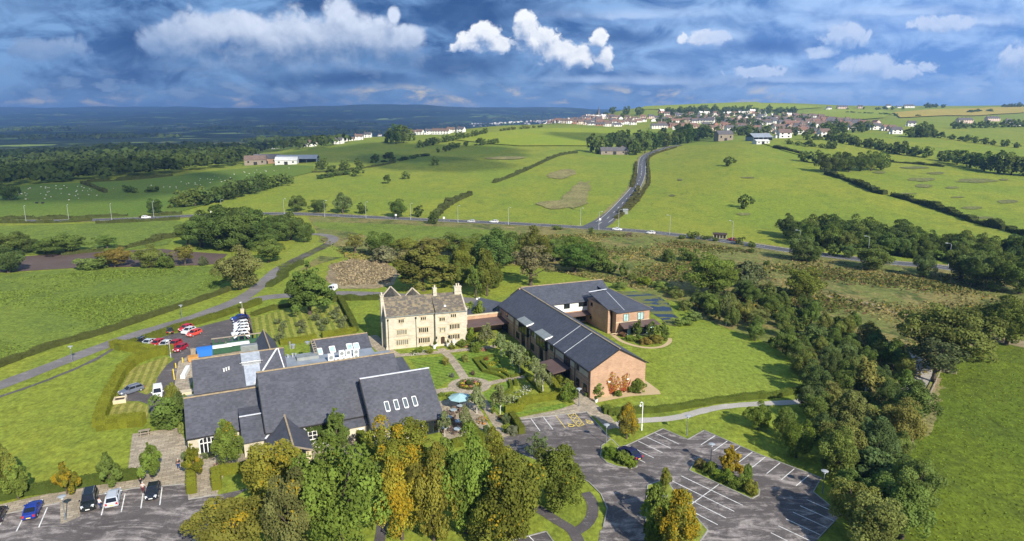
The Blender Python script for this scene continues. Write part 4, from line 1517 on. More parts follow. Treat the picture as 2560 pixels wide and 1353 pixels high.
def gable_walls(mb, x0, x1, y0, y1, ze, zr, axis='x', yr=None):
    """walls of a gabled block; ridge along axis"""
    if axis == 'x':
        m = (y0 + y1) / 2 if yr is None else yr
        mb.mesh([(x0, y0, 0), (x0, y1, 0), (x0, y1, ze), (x0, m, zr), (x0, y0, ze),
                 (x1, y0, 0), (x1, y1, 0), (x1, y1, ze), (x1, m, zr), (x1, y0, ze)],
                [(4, 3, 2, 1, 0), (5, 6, 7, 8, 9), (0, 5, 9, 4), (6, 1, 2, 7), (4, 9, 8, 3), (3, 8, 7, 2), (0, 1, 6, 5)])
    else:
        m = (x0 + x1) / 2 if yr is None else yr
        mb.mesh([(x0, y0, 0), (x1, y0, 0), (x1, y0, ze), (m, y0, zr), (x0, y0, ze),
                 (x0, y1, 0), (x1, y1, 0), (x1, y1, ze), (m, y1, zr), (x0, y1, ze)],
                [(0, 1, 2, 3, 4), (9, 8, 7, 6, 5), (0, 4, 9, 5), (1, 6, 7, 2), (4, 3, 8, 9), (3, 2, 7, 8), (0, 5, 6, 1)])


def gable_roof(mb, x0, x1, y0, y1, ze, zr, over=0.3, vo=0.12, axis='x', yr=None, th=0.16):
    up = 0.17
    if axis == 'x':
        m = (y0 + y1) / 2 if yr is None else yr
        s0, s1 = (zr - ze) / (m - y0), (zr - ze) / (y1 - m)
        slab(mb, [(x0 - vo, y0 - over, ze - s0 * over + up), (x1 + vo, y0 - over, ze - s0 * over + up), (x1 + vo, m, zr + up), (x0 - vo, m, zr + up)], th)
        slab(mb, [(x0 - vo, m + .004, zr + up), (x1 + vo, m + .004, zr + up), (x1 + vo, y1 + over, ze - s1 * over + up), (x0 - vo, y1 + over, ze - s1 * over + up)], th)
    else:
        m = (x0 + x1) / 2 if yr is None else yr
        s0, s1 = (zr - ze) / (m - x0), (zr - ze) / (x1 - m)
        slab(mb, [(x0 - over, y0 - vo, ze - s0 * over + up), (m, y0 - vo, zr + up), (m, y1 + vo, zr + up), (x0 - over, y1 + vo, ze - s0 * over + up)], th)
        slab(mb, [(m + .004, y0 - vo, zr + up), (x1 + over, y0 - vo, ze - s1 * over + up), (x1 + over, y1 + vo, ze - s1 * over + up), (m + .004, y1 + vo, zr + up)], th)


def bar(mb, a, b, wd, hg=None, mi=0):
    """rectangular bar between two points"""
    a, b = Vector(a), Vector(b)
    d = (b - a).normalized()
    ref = Vector((0, 0, 1)) if abs(d.z) < 0.95 else Vector((0, 1, 0))
    e1 = d.cross(ref).normalized() * (wd / 2)
    e2 = e1.cross(d).normalized() * ((hg or wd) / 2)
    mb.hexa([a - e1 - e2, a + e1 - e2, b + e1 - e2, b - e1 - e2], [a - e1 + e2, a + e1 + e2, b + e1 + e2, b - e1 + e2], mi)


def window_y(bl, x0, x1, z0, z1, y, lights=3, sgn=-1, glass=None, frame=None, fw=0.1, mull=0.09, rows=1, hood=False, name='window', label=None):
    """window on a wall facing local -y (sgn -1): frame part with a pane sub-part"""
    f = MB()
    d0, d1 = (y - 0.10, y + 0.05)
    f.box(x0 - fw, x1 + fw, d0 - 0.03, d1, z0 - fw * 1.2, z0)
    f.box(x0 - fw, x1 + fw, d0, d1, z1, z1 + fw)
    f.box(x0 - fw, x0, d0, d1, z0, z1)
    f.box(x1, x1 + fw, d0, d1, z0, z1)
    for k in range(1, lights):
        xm = x0 + (x1 - x0) * k / lights
        f.box(xm - mull / 2, xm + mull / 2, d0 + .01, d1, z0, z1)
    for k in range(1, rows):
        zm = z0 + (z1 - z0) * k / rows
        f.box(x0, x1, d0 + .02, d1, zm - mull / 2, zm + mull / 2)
    if hood:
        f.box(x0 - fw - 0.25, x1 + fw + 0.25, d0 - 0.08, d1, z1 + fw + 0.08, z1 + fw + 0.2)
    fo = bl.part(name, f, frame or M_WHITE)
    if label:
        fo['label'] = label
    p = MB()
    p.box(x0, x1, y - 0.035, y + 0.04, z0, z1)
    p.build('pane', glass or M_GLASS, fo)
    return fo


def window_x(bl, y0, y1, z0, z1, x, lights=2, glass=None, frame=None, fw=0.09, mull=0.08, rows=1, name='window', out=0.10):
    """window on a wall facing local -x"""
    f = MB()
    d0, d1 = x - out, x + 0.05
    f.box(d0 - 0.03, d1, y0 - fw, y1 + fw, z0 - fw, z0)
    f.box(d0, d1, y0 - fw, y1 + fw, z1, z1 + fw)
    f.box(d0, d1, y0 - fw, y0, z0, z1)
    f.box(d0, d1, y1, y1 + fw, z0, z1)
    for k in range(1, lights):
        m = y0 + (y1 - y0) * k / lights
        f.box(d0 + .01, d1, m - mull / 2, m + mull / 2, z0, z1)
    for k in range(1, rows):
        m = z0 + (z1 - z0) * k / rows
        f.box(d0 + .02, d1, y0, y1, m - mull / 2, m + mull / 2)
    fo = bl.part(name, f, frame or M_FRAMED)
    p = MB()
    p.box(x - out + 0.06, x + 0.04, y0, y1, z0, z1)
    p.build('pane', glass or M_GLASS, fo)
    return fo


# ================================================================== the stone manor house
def manor():
    b = Bld('manor_house', 'old three storey sandstone manor house with mullioned windows, mossy slab roof and chimneys', 'manor house', (-29.6, 152.75), 17.6)
    w = MB()
    gable_walls(w, 0, 19.2, 0, 9.4, 8.1, 11.5)
    w.box(11.6, 19.22, -1.0, 0.02, 0, 8.35)
    w.box(19.2, 20.7, 4.4, 9.2, 0, 7.5)
    gable_walls(w, 0.4, 6.0, 6.0, 14.0, 8.6, 11.6, 'y')
    gable_walls(w, 6.1, 11.2, 6.0, 13.6, 8.4, 10.9, 'y')
    w.box(-0.7, 0.0, 2.6, 4.4, 0, 10.4)
    b.part('wall', w, M_STONE)
    r = MB()
    s = (11.5 - 8.1) / 4.7
    slab(r, [(0.12, -0.2, 8.1 + .12), (11.7, -0.2, 8.1 + .12), (11.7, 4.7, 11.65), (0.12, 4.7, 11.65)])
    slab(r, [(11.704, -1.2, 8.4), (19.0, -1.2, 8.4), (19.0, 4.7, 11.65), (11.704, 4.7, 11.65)])
    slab(r, [(0.12, 4.704, 11.65), (19.0, 4.704, 11.65), (19.0, 9.6, 8.2), (0.12, 9.6, 8.2)])
    slab(r, [(18.9, 4.4, 8.2), (20.8, 4.3, 7.6), (20.8, 9.3, 7.6), (18.9, 9.3, 8.2)])
    gable_roof(r, 0.5, 5.95, 5.6, 13.9, 8.6, 11.6, 0.15, 0.0, 'y')
    gable_roof(r, 6.15, 11.1, 5.6, 13.5, 8.4, 10.9, 0.1, 0.0, 'y')
    b.part('roof', r, M_SLAB)
    c = MB()
    for x in (-0.12, 19.0):
        bar(c, (x + .12, -0.25 if x < 5 else -1.2, 8.15), (x + .12, 4.7, 11.72), 0.34, 0.42)
        bar(c, (x + .12, 4.7, 11.72), (x + .12, 9.6, 8.2), 0.34, 0.42)
    for (x0, xm, x1, y, ze, zr) in ((0.3, 3.2, 6.1, 14.0, 8.6, 11.75), (6.1, 8.65, 11.3, 13.6, 8.4, 11.05)):
        bar(c, (x0, y, ze), (xm, y, zr + .12), 0.36, 0.4)
        bar(c, (xm, y, zr + .12), (x1, y, ze), 0.36, 0.4)
    b.part('coping', c, M_COPING)

    def chim(x, y, wx, wy, z0, z1, pots):
        m = MB()
        m.box(x - wx / 2, x + wx / 2, y - wy / 2, y + wy / 2, z0, z1 - 0.25)
        m.box(x - wx / 2 - .1, x + wx / 2 + .1, y - wy / 2 - .1, y + wy / 2 + .1, z1 - 0.25, z1)
        m.box(x - wx / 2 - .08, x + wx / 2 + .08, y - wy / 2 - .08, y + wy / 2 + .08, z1 - 1.3, z1 - 1.15)
        o = b.part('chimney', m, M_STONE)
        for k in range(pots):
            p = MB()
            px = x + (k - (pots - 1) / 2) * 0.55
            p.lathe([(0.2, 0), (0.17, 0.5), (0.22, 0.55), (0.22, 0.65), (0.12, 0.65)], 10, (px, y, z1))
            p.build('chimney_pot', M_RENDER, o)
    chim(-0.35, 3.4, 0.7, 1.5, 10.3, 12.6, 1)
    chim(12.6, 4.3, 0.85, 0.85, 10.6, 13.2, 1)
    chim(18.3, 4.3, 1.7, 1.0, 10.6, 13.2, 2)
    # mullioned windows read from the facade
    W = [((450, 735), (535, 788), 3, 0, 0), ((425, 915), (585, 988), 5, 0, 1), ((415, 1080), (610, 1160), 6, 0, 1),
         ((825, 695), (910, 742), 3, 0, 0), ((795, 875), (950, 950), 5, 0, 0), ((790, 1045), (975, 1125), 6, 0, 0),
         ((1140, 705), (1230, 758), 3, -1, 0), ((1145, 878), (1240, 945), 3, -1, 1),
         ((1335, 645), (1420, 695), 3, -1, 0), ((1312, 815), (1480, 888), 6, -1, 0), ((1302, 990), (1480, 1062), 6, -1, 0)]
    for (p0, p1, n, y, pale) in W:
        um, vm = 930 + (p0[0] + p1[0]) / 2 / 6.764, 690 + (p0[1] + p1[1]) / 2 / 6.764
        x, z = b.front(um, vm, y)
        wd = (p1[0] - p0[0]) / 6.764 / 10.4
        hg = (p1[1] - p0[1]) / 6.764 / 9.6
        window_y(b, x - wd / 2, x + wd / 2, z - hg / 2, z + hg / 2, y, n, glass=M_BLINDGL if False else (M_PALEGL if pale else M_GLASS), frame=M_STONEL, fw=0.12, mull=0.13, hood=True)
    x, z = b.front(930 + 1197 / 6.764, 690 + 1140 / 6.764, -1)
    f = MB()
    f.box(x - 0.95, x - 0.5, -1.12, -0.98, 0, 2.15)
    f.box(x + 0.5, x + 0.95, -1.12, -0.98, 0, 2.15)
    pts = [(x + 0.95 * math.cos(t), 2.0 + 0.72 * math.sin(t)) for t in np.linspace(0, math.pi, 9)]
    pin = [(x + 0.5 * math.cos(t), 2.0 + 0.35 * math.sin(t)) for t in np.linspace(0, math.pi, 9)]
    for i in range(8):
        f.hexa([(pin[i][0], -1.12, pin[i][1]), (pts[i][0], -1.12, pts[i][1]), (pts[i + 1][0], -1.12, pts[i + 1][1]), (pin[i + 1][0], -1.12, pin[i + 1][1])],
               [(pin[i][0], -0.98, pin[i][1]), (pts[i][0], -0.98, pts[i][1]), (pts[i + 1][0], -0.98, pts[i + 1][1]), (pin[i + 1][0], -0.98, pin[i + 1][1])])
    dfr = b.part('door_surround', f, M_STONEL)
    dd = MB()
    dd.box(x - 0.5, x + 0.5, -1.03, -0.97, 0, 2.05)
    dd.face([(q[0], -1.03, q[1]) for q in pin[::-1]][::-1])
    dd.build('door', mat('dark_oak_door', (0.05, 0.03, 0.02), 0.6), dfr)
    m = MB()
    m.box(x - 0.35, x + 0.35, -1.06, -0.98, 3.3, 4.0)
    b.part('plaque', m, M_STONEL)
    for dx in (-1.5, 1.5):
        m = MB()
        m.box(x + dx - .12, x + dx + .12, -1.45, -1.2, 2.0, 2.5)
        m.box(x + dx - .03, x + dx + .03, -1.25, -0.98, 2.5, 2.56)
        b.part('wall_lantern', m, M_IRON)
    for u in (267, 740):
        x2, _ = b.front(930 + u / 6.764, 800, 0)
        m = MB()
        m.tube([(x2, -0.1, 0), (x2, -0.1, 7.3)], 0.07, 6)
        m.box(x2 - .17, x2 + .17, -0.25, -0.01, 7.1, 7.5)
        b.part('downpipe', m, M_IRON)
    m = MB()
    m.box(0.1, 11.6, -0.38, -0.2, 7.95, 8.1)
    m.box(11.6, 19.2, -1.36, -1.2, 8.2, 8.35)
    b.part('gutter', m, M_ZINC)
    m = MB()
    m.box(-0.15, 11.6, -0.12, 0.0, 0, 0.6)
    m.box(11.5, 19.3, -1.1, -1.0, 0, 0.5)
    m.box(0, 11.58, -0.06, 0.0, 3.1, 3.25)
    m.box(11.6, 19.2, -1.06, -1.0, 5.3, 5.42)
    b.part('string_course', m, M_STONE)
    m = MB()
    m.lathe([(0.35, 0), (0.3, 0.1), (0.02, 0.4)], 12, (14.3, 0.6, 9.35))
    b.part('roof_vent', m, M_WHITE)


M_STONEL = mat('dressed_stone', (0.58, 0.49, 0.33), 0.9, var=0.12)
M_PALEGL = mat('leaded_glass', (0.17, 0.17, 0.15), 0.3, spec=0.4, var=0.3, vscale=3.0)
manor()


# ================================================================== the barn restaurant complex
def barn():
    b = Bld('barn_hotel', 'sprawling single storey stone barn complex with several large dark slate roofs', 'barn building', (-45, 100), 25)
    w = MB()
    gable_walls(w, 5.4, 29.5, 0, 19, 3.8, 10.5)            # hall
    gable_walls(w, -6.3, 5.3, 4.3, 16.5, 3.2, 7.5, yr=10.4)     # left wing
    gable_walls(w, -5.0, 11.8, 22.5, 34.8, 3.6, 8.0)       # kitchen wing
    gable_walls(w, 21.9, 34.0, -4.7, 10.6, 3.0, 8.95)      # garden restaurant
    gable_walls(w, 18.8, 30.5, 30.8, 41.2, 3.6, 6.4)       # north range
    gable_walls(w, 7.5, 11.9, 34.0, 48.0, 3.5, 6.5, 'y')
    gable_walls(w, 5.5, 11.4, -1.2, 1.0, 2.8, 5.1, 'y')   # porch back wall
    w.box(1.9, 5.6, -0.1, 4.6, 0, 2.75)
    w.box(29.4, 34.2, 12.5, 21.5, 0, 3.6)
    w.box(17.7, 21.9, -1.6, 0.1, 0, 2.6)
    w.box(9.0, 30.5, 18.9, 34.5, 0, 4.25)
    b.part('wall', w, M_STONE)
    r = MB()
    gable_roof(r, 5.4, 29.5, 0, 19, 3.8, 10.5, 0.35, 0.1)
    gable_roof(r, 21.9, 34.0, -4.7, 10.6, 3.0, 8.95, 0.4, 0.25)
    gable_roof(r, -6.3, 5.25, 4.3, 16.5, 3.2, 7.5, 0.3, 0.15, yr=10.4)
    gable_roof(r, -5.0, 11.8, 22.5, 34.8, 3.6, 8.0, 0.3, 0.12)
    gable_roof(r, 18.8, 30.5, 30.8, 41.2, 3.6, 6.4, 0.2, 0.12)
    gable_roof(r, 7.5, 11.9, 34.0, 48.0, 3.5, 6.5, 0.25, 0.12, 'y')
    slab(r, [(1.7, -0.6, 2.78), (5.7, -0.6, 2.78), (5.7, 4.1, 5.35), (1.7, 4.1, 5.35)])
    slab(r, [(1.7, 4.104, 5.35), (5.3, 4.104, 5.35), (5.3, 7.4, 5.55), (1.7, 7.4, 5.55)])
    # porch roof running into the hall slope
    slab(r, [(5.2, -7.3, 2.75), (8.45, -9.9, 5.25), (8.6, 2.0, 5.25), (5.2, -0.62, 2.75)])
    slab(r, [(8.454, -9.9, 5.25), (11.7, -7.3, 2.75), (11.7, -0.2, 2.75), (8.604, 2.0, 5.25)])
    slab(r, [(17.6, -1.9, 2.6), (21.7, -1.9, 2.6), (21.7, 0.0, 3.5), (17.6, 0.0, 3.5)])
    slab(r, [(29.6, 12.3, 3.7), (34.6, 12.3, 3.7), (34.6, 21.8, 5.0), (29.6, 21.8, 5.0)])
    b.part('roof', r, M_SLATE)
    fr = MB()
    fr.box(9.05, 30.45, 18.95, 34.4, 4.25, 4.4)
    fr.box(30.45, 34.0, 27.0, 31.0, 3.3, 3.6)
    b.part('flat_roof', fr, M_FLATR)
    m = MB()
    for (x0, x1, y, z) in ((5.3, 29.6, 9.5, 10.72), (-6.45, 5.4, 10.4, 7.72), (-5.1, 11.9, 28.65, 8.22), (18.7, 30.6, 36.0, 6.62)):
        m.box(x0, x1, y - .14, y + .14, z - .08, z + .1)
    m.box(9.58, 9.82, 33.9, 48.1, 6.6, 6.78)
    bar(m, (8.45, -9.95, 5.33), (8.6, 2.0, 5.33), 0.26, 0.14)
    b.part('ridge_tiles', m, M_RIDGE)
    m = MB()
    m.box(21.6, 34.3, 2.8, 3.1, 9.1, 9.24)
    m.box(1.7, 5.6, 3.95, 4.25, 5.36, 5.46)
    bar(m, (8.6, 2.05, 5.36), (5.15, -0.6, 2.86), 0.3, 0.08)
    bar(m, (8.6, 2.05, 5.36), (11.75, -0.15, 2.86), 0.3, 0.08)
    bar(m, (10.6, 28.6, 8.28), (5.5, 22.3, 3.86), 0.32, 0.08)
    bar(m, (10.8, 28.5, 8.2), (11.6, 22.4, 3.9), 0.2, 0.08)
    b.part('lead_flashing', m, M_LEAD)
    m = MB()
    for (x0, x1, y, z) in ((5.4, 21.5, -0.45, 3.52), (-6.4, 5.3, 3.9, 2.98), (-5.1, 11.8, 22.1, 3.36), (21.7, 34.2, -5.2, 2.6), (18.8, 30.5, 30.5, 3.5)):
        m.box(x0, x1, y - .09, y + .05, z - .02, z + .12)
    bar(m, (5.25, -0.35, 3.75), (5.25, 9.5, 10.6), 0.12, 0.28)
    bar(m, (21.55, -5.1, 2.85), (21.55, 2.95, 9.05), 0.14, 0.3)
    bar(m, (5.1, -7.4, 2.7), (5.1, -0.6, 2.7), 0.12)
    b.part('gutter', m, M_FASCIA)
    # barge boards of porch and its pillars
    m = MB()
    bar(m, (5.2, -7.4, 2.66), (8.45, -10.0, 5.16), 0.16, 0.26)
    bar(m, (8.45, -10.0, 5.16), (11.7, -7.4, 2.66), 0.16, 0.26)
    b.part('barge_board', m, M_TIMBER)
    for x in (6.0, 10.9):
        m = MB()
        m.box(x - .4, x + .4, -7.8, -7.0, 0, 2.75)
        m.box(x - .48, x + .48, -7.88, -6.92, 0, 0.3)
        b.part('porch_pillar', m, M_STONEL)
    # arched door screen of the left wing
    x0, z0 = b.front(500, 1122, 4.3)
    x1, _ = b.front(540, 1122, 4.3)
    f = MB()
    n = 4
    for k in range(n + 1):
        x = x0 + (x1 - x0) * k / n
        f.box(x - .06, x + .06, 4.16, 4.32, 0, 2.35 if k in (0, n) else 2.75)
    f.box(x0, x1, 4.16, 4.32, 1.75, 1.87)
    pts = [((x0 + x1) / 2 + (x1 - x0) / 2 * math.cos(t), 2.3 + 0.5 * math.sin(t)) for t in np.linspace(0, math.pi, 11)]
    for i in range(10):
        bar(f, (pts[i][0], 4.24, pts[i][1]), (pts[i + 1][0], 4.24, pts[i + 1][1]), 0.12, 0.14)
    o = b.part('arched_window', f, M_WHITE)
    p = MB()
    p.face([(x0, 4.27, 0), (x1, 4.27, 0), (x1, 4.27, 2.3)] + [(q[0], 4.27, q[1]) for q in pts[1:-1]] + [(x0, 4.27, 2.3)])
    p.build('pane', M_GLASS, o)
    x, z = b.front(781, 1083, 0)
    window_y(b, x - .65, x + .65, 1.0, 2.3, 0, 2, frame=M_WHITE, rows=2)
    for u in (508, 522):
        x, z = b.front(u, 984, 22.5)
        window_y(b, x - .35, x + .35, 1.9, 2.7, 22.5, 2, frame=M_WHITE)
    # restaurant front glazing and end glazing
    for (xa, xb) in ((28.0, 30.2), (30.6, 33.2)):
        f = window_y(b, xa, xb, 0.15, 2.45, -4.7, 3, frame=M_FRAMED, fw=0.08)
    m = MB()
    m.box(20.0, 20.9, -1.75, -1.62, 0, 2.1)
    b.part('door', m, M_WHITE)
    # rooflights of the restaurant slope
    s = (8.95 - 3.0) / 7.65

    def rooflight(u, v, wx, ly, y0, ze, sl, glass):
        # solve the roof plane under the sight line
        dd = ray(u, v)
        lo, hi = 60.0, 260.0
        for _ in range(50):
            t = (lo + hi) / 2
            q = b.loc((dd[0] * t, dd[1] * t))
            if CH + dd[2] * t > ze + 0.17 + sl * (q[1] - y0):
                lo = t
            else:
                hi = t
        x, y = b.loc((dd[0] * lo, dd[1] * lo))
        ax = Vector((0, 1, sl)).normalized()
        nn = Vector((0, -sl, 1)).normalized()
        c = Vector((x, y, ze + 0.17 + sl * (y - y0)))
        f = MB()
        for (sx0, sx1, sy0, sy1, h) in ((-wx / 2 - .1, -wx / 2, -ly / 2 - .1, ly / 2 + .1, .13), (wx / 2, wx / 2 + .1, -ly / 2 - .1, ly / 2 + .1, .13), (-wx / 2, wx / 2, -ly / 2 - .22, -ly / 2, .12), (-wx / 2, wx / 2, ly / 2, ly / 2 + .16, .14)):
            q = [c + Vector((a_, 0, 0)) + ax * b_ for a_, b_ in ((sx0, sy0), (sx1, sy0), (sx1, sy1), (sx0, sy1))]
            f.hexa([p_ - nn * 0.05 for p_ in q], [p_ + nn * h for p_ in q])
        o = b.part('rooflight', f, M_WHITE)
        p = MB()
        q = [c + Vector((a_, 0, 0)) + ax * b_ + nn * 0.06 for a_, b_ in ((-wx / 2, -ly / 2), (wx / 2, -ly / 2), (wx / 2, ly / 2), (-wx / 2, ly / 2))]
        p.face(q)
        p.build('pane', glass, o)
    for (x, y) in ((1785, 665), (1863, 650), (1940, 635), (2018, 620)):
        rooflight(440 + x * .2957, 820 + y * .2957, 0.62, 1.65, -4.7, 3.0, s, M_SKYGL)
    for (x, y) in ((1213, 200), (1322, 182), (1467, 160), (1524, 154)):
        rooflight(440 + x * .2957, 820 + y * .2957, 1.05, 1.5, 30.8, 3.6, 2.8 / 5.2, M_BLINDGL)
    # kitchen extract: louvre box, tray and sheet-metal apron down the slope
    sk = 4.4 / 6.15

    def on_k(x, y, dz):
        return (x, y, 3.77 + sk * (y - 22.5) + dz)
    m = MB()
    slab(m, [on_k(4.0, 22.3, .06), on_k(6.9, 22.3, .06), on_k(6.9, 26.4, .06), on_k(4.0, 26.4, .06)], 0.05)
    b.part('metal_apron', m, M_STEELS)
    m = MB()
    m.hexa([on_k(3.7, 26.2, 0), on_k(7.2, 26.2, 0), on_k(7.2, 28.4, 0), on_k(3.7, 28.4, 0)], [on_k(3.7, 26.2, .8), on_k(7.2, 26.2, .8), on_k(7.2, 28.4, .3), on_k(3.7, 28.4, .3)])
    m.box(3.3, 7.6, 26.1, 26.3, 6.9, 7.05)
    b.part('extract_tray', m, M_STEELS)
    m = MB()
    m.box(3.9, 7.0, 28.9, 30.2, 7.4, 9.5)
    for k in range(6):
        m.box(3.85, 7.05, 28.78, 28.9, 8.2 + k * .22, 8.32 + k * .22)
    b.part('louvre_box', m, M_ZINC)
    for k in range(3):
        m = MB()
        p0 = on_k(0.4 + k * .45, 25.6 + .1 * k, 0)
        m.tube([p0, (p0[0], p0[1], p0[2] + .55)], 0.13, 8)
        m.tube([(p0[0], p0[1], p0[2] + .55), (p0[0], p0[1], p0[2] + .62)], 0.2, 8)
        b.part('flue', m, M_WHITE)
    # plant on the flat roof
    units = [(1310, 255, 1.25, 1.5, 0), (1400, 217, 1.15, 1.15, 1), (1456, 210, 1.15, 1.15, 1), (1520, 203, 1.15, 1.15, 1), (1520, 232, 1.15, .9, 0), (1368, 258, 1.3, .75, 0), (1415, 250, 1.2, .7, 0), (1465, 244, 1.2, .7, 0)]
    for (x, y, ww, hh, up) in units:
        q = b.at(440 + x * .2957, 820 + y * .2957, 5.1 + up * .8)
        zz = 4.4 if not up else 5.3
        m = MB()
        m.box(q[0] - ww / 2, q[0] + ww / 2, q[1] - .3, q[1] + .3, zz + .12, zz + .12 + hh)
        for sx in (-.4, .4):
            m.box(q[0] + sx * ww - .06, q[0] + sx * ww + .06, q[1] - .3, q[1] + .3, 4.4, zz + .12)
        o = b.part('air_conditioner', m, M_WHITE)
        g = MB()
        zc_ = zz + .12 + hh / 2
        rr = min(ww, hh) * .36
        g.face([(q[0] + rr * math.cos(t), q[1] - .315, zc_ + rr * math.sin(t)) for t in np.linspace(0, 6.283, 15)[:-1]])
        g.build('fan_grille', M_ZINC, o)
    for (x, y, rr, hh) in ((965, 165, .16, 1.7), (990, 158, .45, .9), (945, 235, .22, .7), (985, 230, .22, .8), (1012, 225, .22, .7), (1110, 120, .55, .5)):
        q = b.at(440 + x * .2957, 820 + y * .2957, 4.8)
        m = MB()
        m.tube([(q[0], q[1], 4.4), (q[0], q[1], 4.4 + hh * .75)], rr * .7, 10)
        m.tube([(q[0], q[1], 4.4 + hh * .75), (q[0], q[1], 4.4 + hh)], rr, 10)
        b.part('roof_vent', m, M_STEELS)
    q = b.at(440 + 1110 * .2957, 820 + 245 * .2957, 4.7)
    m = MB()
    m.box(q[0] - 2.2, q[0] + 2.2, q[1] - 1.0, q[1] + 1.0, 4.4, 5.05)
    b.part('duct_housing', m, M_ZINC)
    m = MB()
    for k in range(7):
        bar(m, (18.3, 31 + k * .8, 4.9 + k * .25), (19.0, 31 + k * .8, 4.9 + k * .25), .12)
    bar(m, (18.3, 30.8, 4.8), (18.3, 36.2, 6.6), .14)
    bar(m, (19.0, 30.8, 4.8), (19.0, 36.2, 6.6), .14)
    b.part('roof_ladder', m, M_TIMBER)
    # outside stair at the kitchen gable
    m = MB()
    m.box(-7.4, -5.2, 22.6, 24.4, 2.6, 2.75)
    bar(m, (-7.3, 22.6, 3.5), (-5.2, 22.6, 3.5), .08)
    bar(m, (-7.3, 24.4, 3.5), (-5.2, 24.4, 3.5), .08)
    for k in range(9):
        m.box(-7.2 + 0.0, -6.0, 22.3 - k * .36, 22.65 - k * .36, 2.5 - k * .29, 2.58 - k * .29)
    bar(m, (-7.2, 22.6, 2.55), (-7.2, 19.3, 0), .12, .25)
    bar(m, (-6.0, 22.6, 2.55), (-6.0, 19.3, 0), .12, .25)
    b.part('fire_stair', m, M_ZINC)
    # ivy on the hall front
    rng = np.random.default_rng(5)
    n = 1500
    pos = np.stack([rng.uniform(11.6, 17.5, n), -0.12 - rng.uniform(0, .16, n), rng.uniform(0, 3.3, n)], 1)
    keep = ~((abs(pos[:, 0] - b.front(781, 1083, 0)[0]) < .8) & (pos[:, 2] > .85) & (pos[:, 2] < 2.45))
    pos = pos[keep]
    n = len(pos)
    nr = unit(np.array([0, -1, .3]) + rng.normal(scale=.4, size=(n, 3)))
    o = link('ivy', quads_mesh('ivy', pos, nr, .3 * rng.uniform(.6, 1.4, n), rng.random((n, 3))), b.e)
    o.color = (0.05, 0.085, 0.018, 0.03)
    # plinth of timber bin shed at the gable
    m = MB()
    m.box(-8.3, -5.3, 30.5, 31.6, 0, 1.3)
    b.part('gable_store', m, M_RENDER)
    return b


BARN = barn()


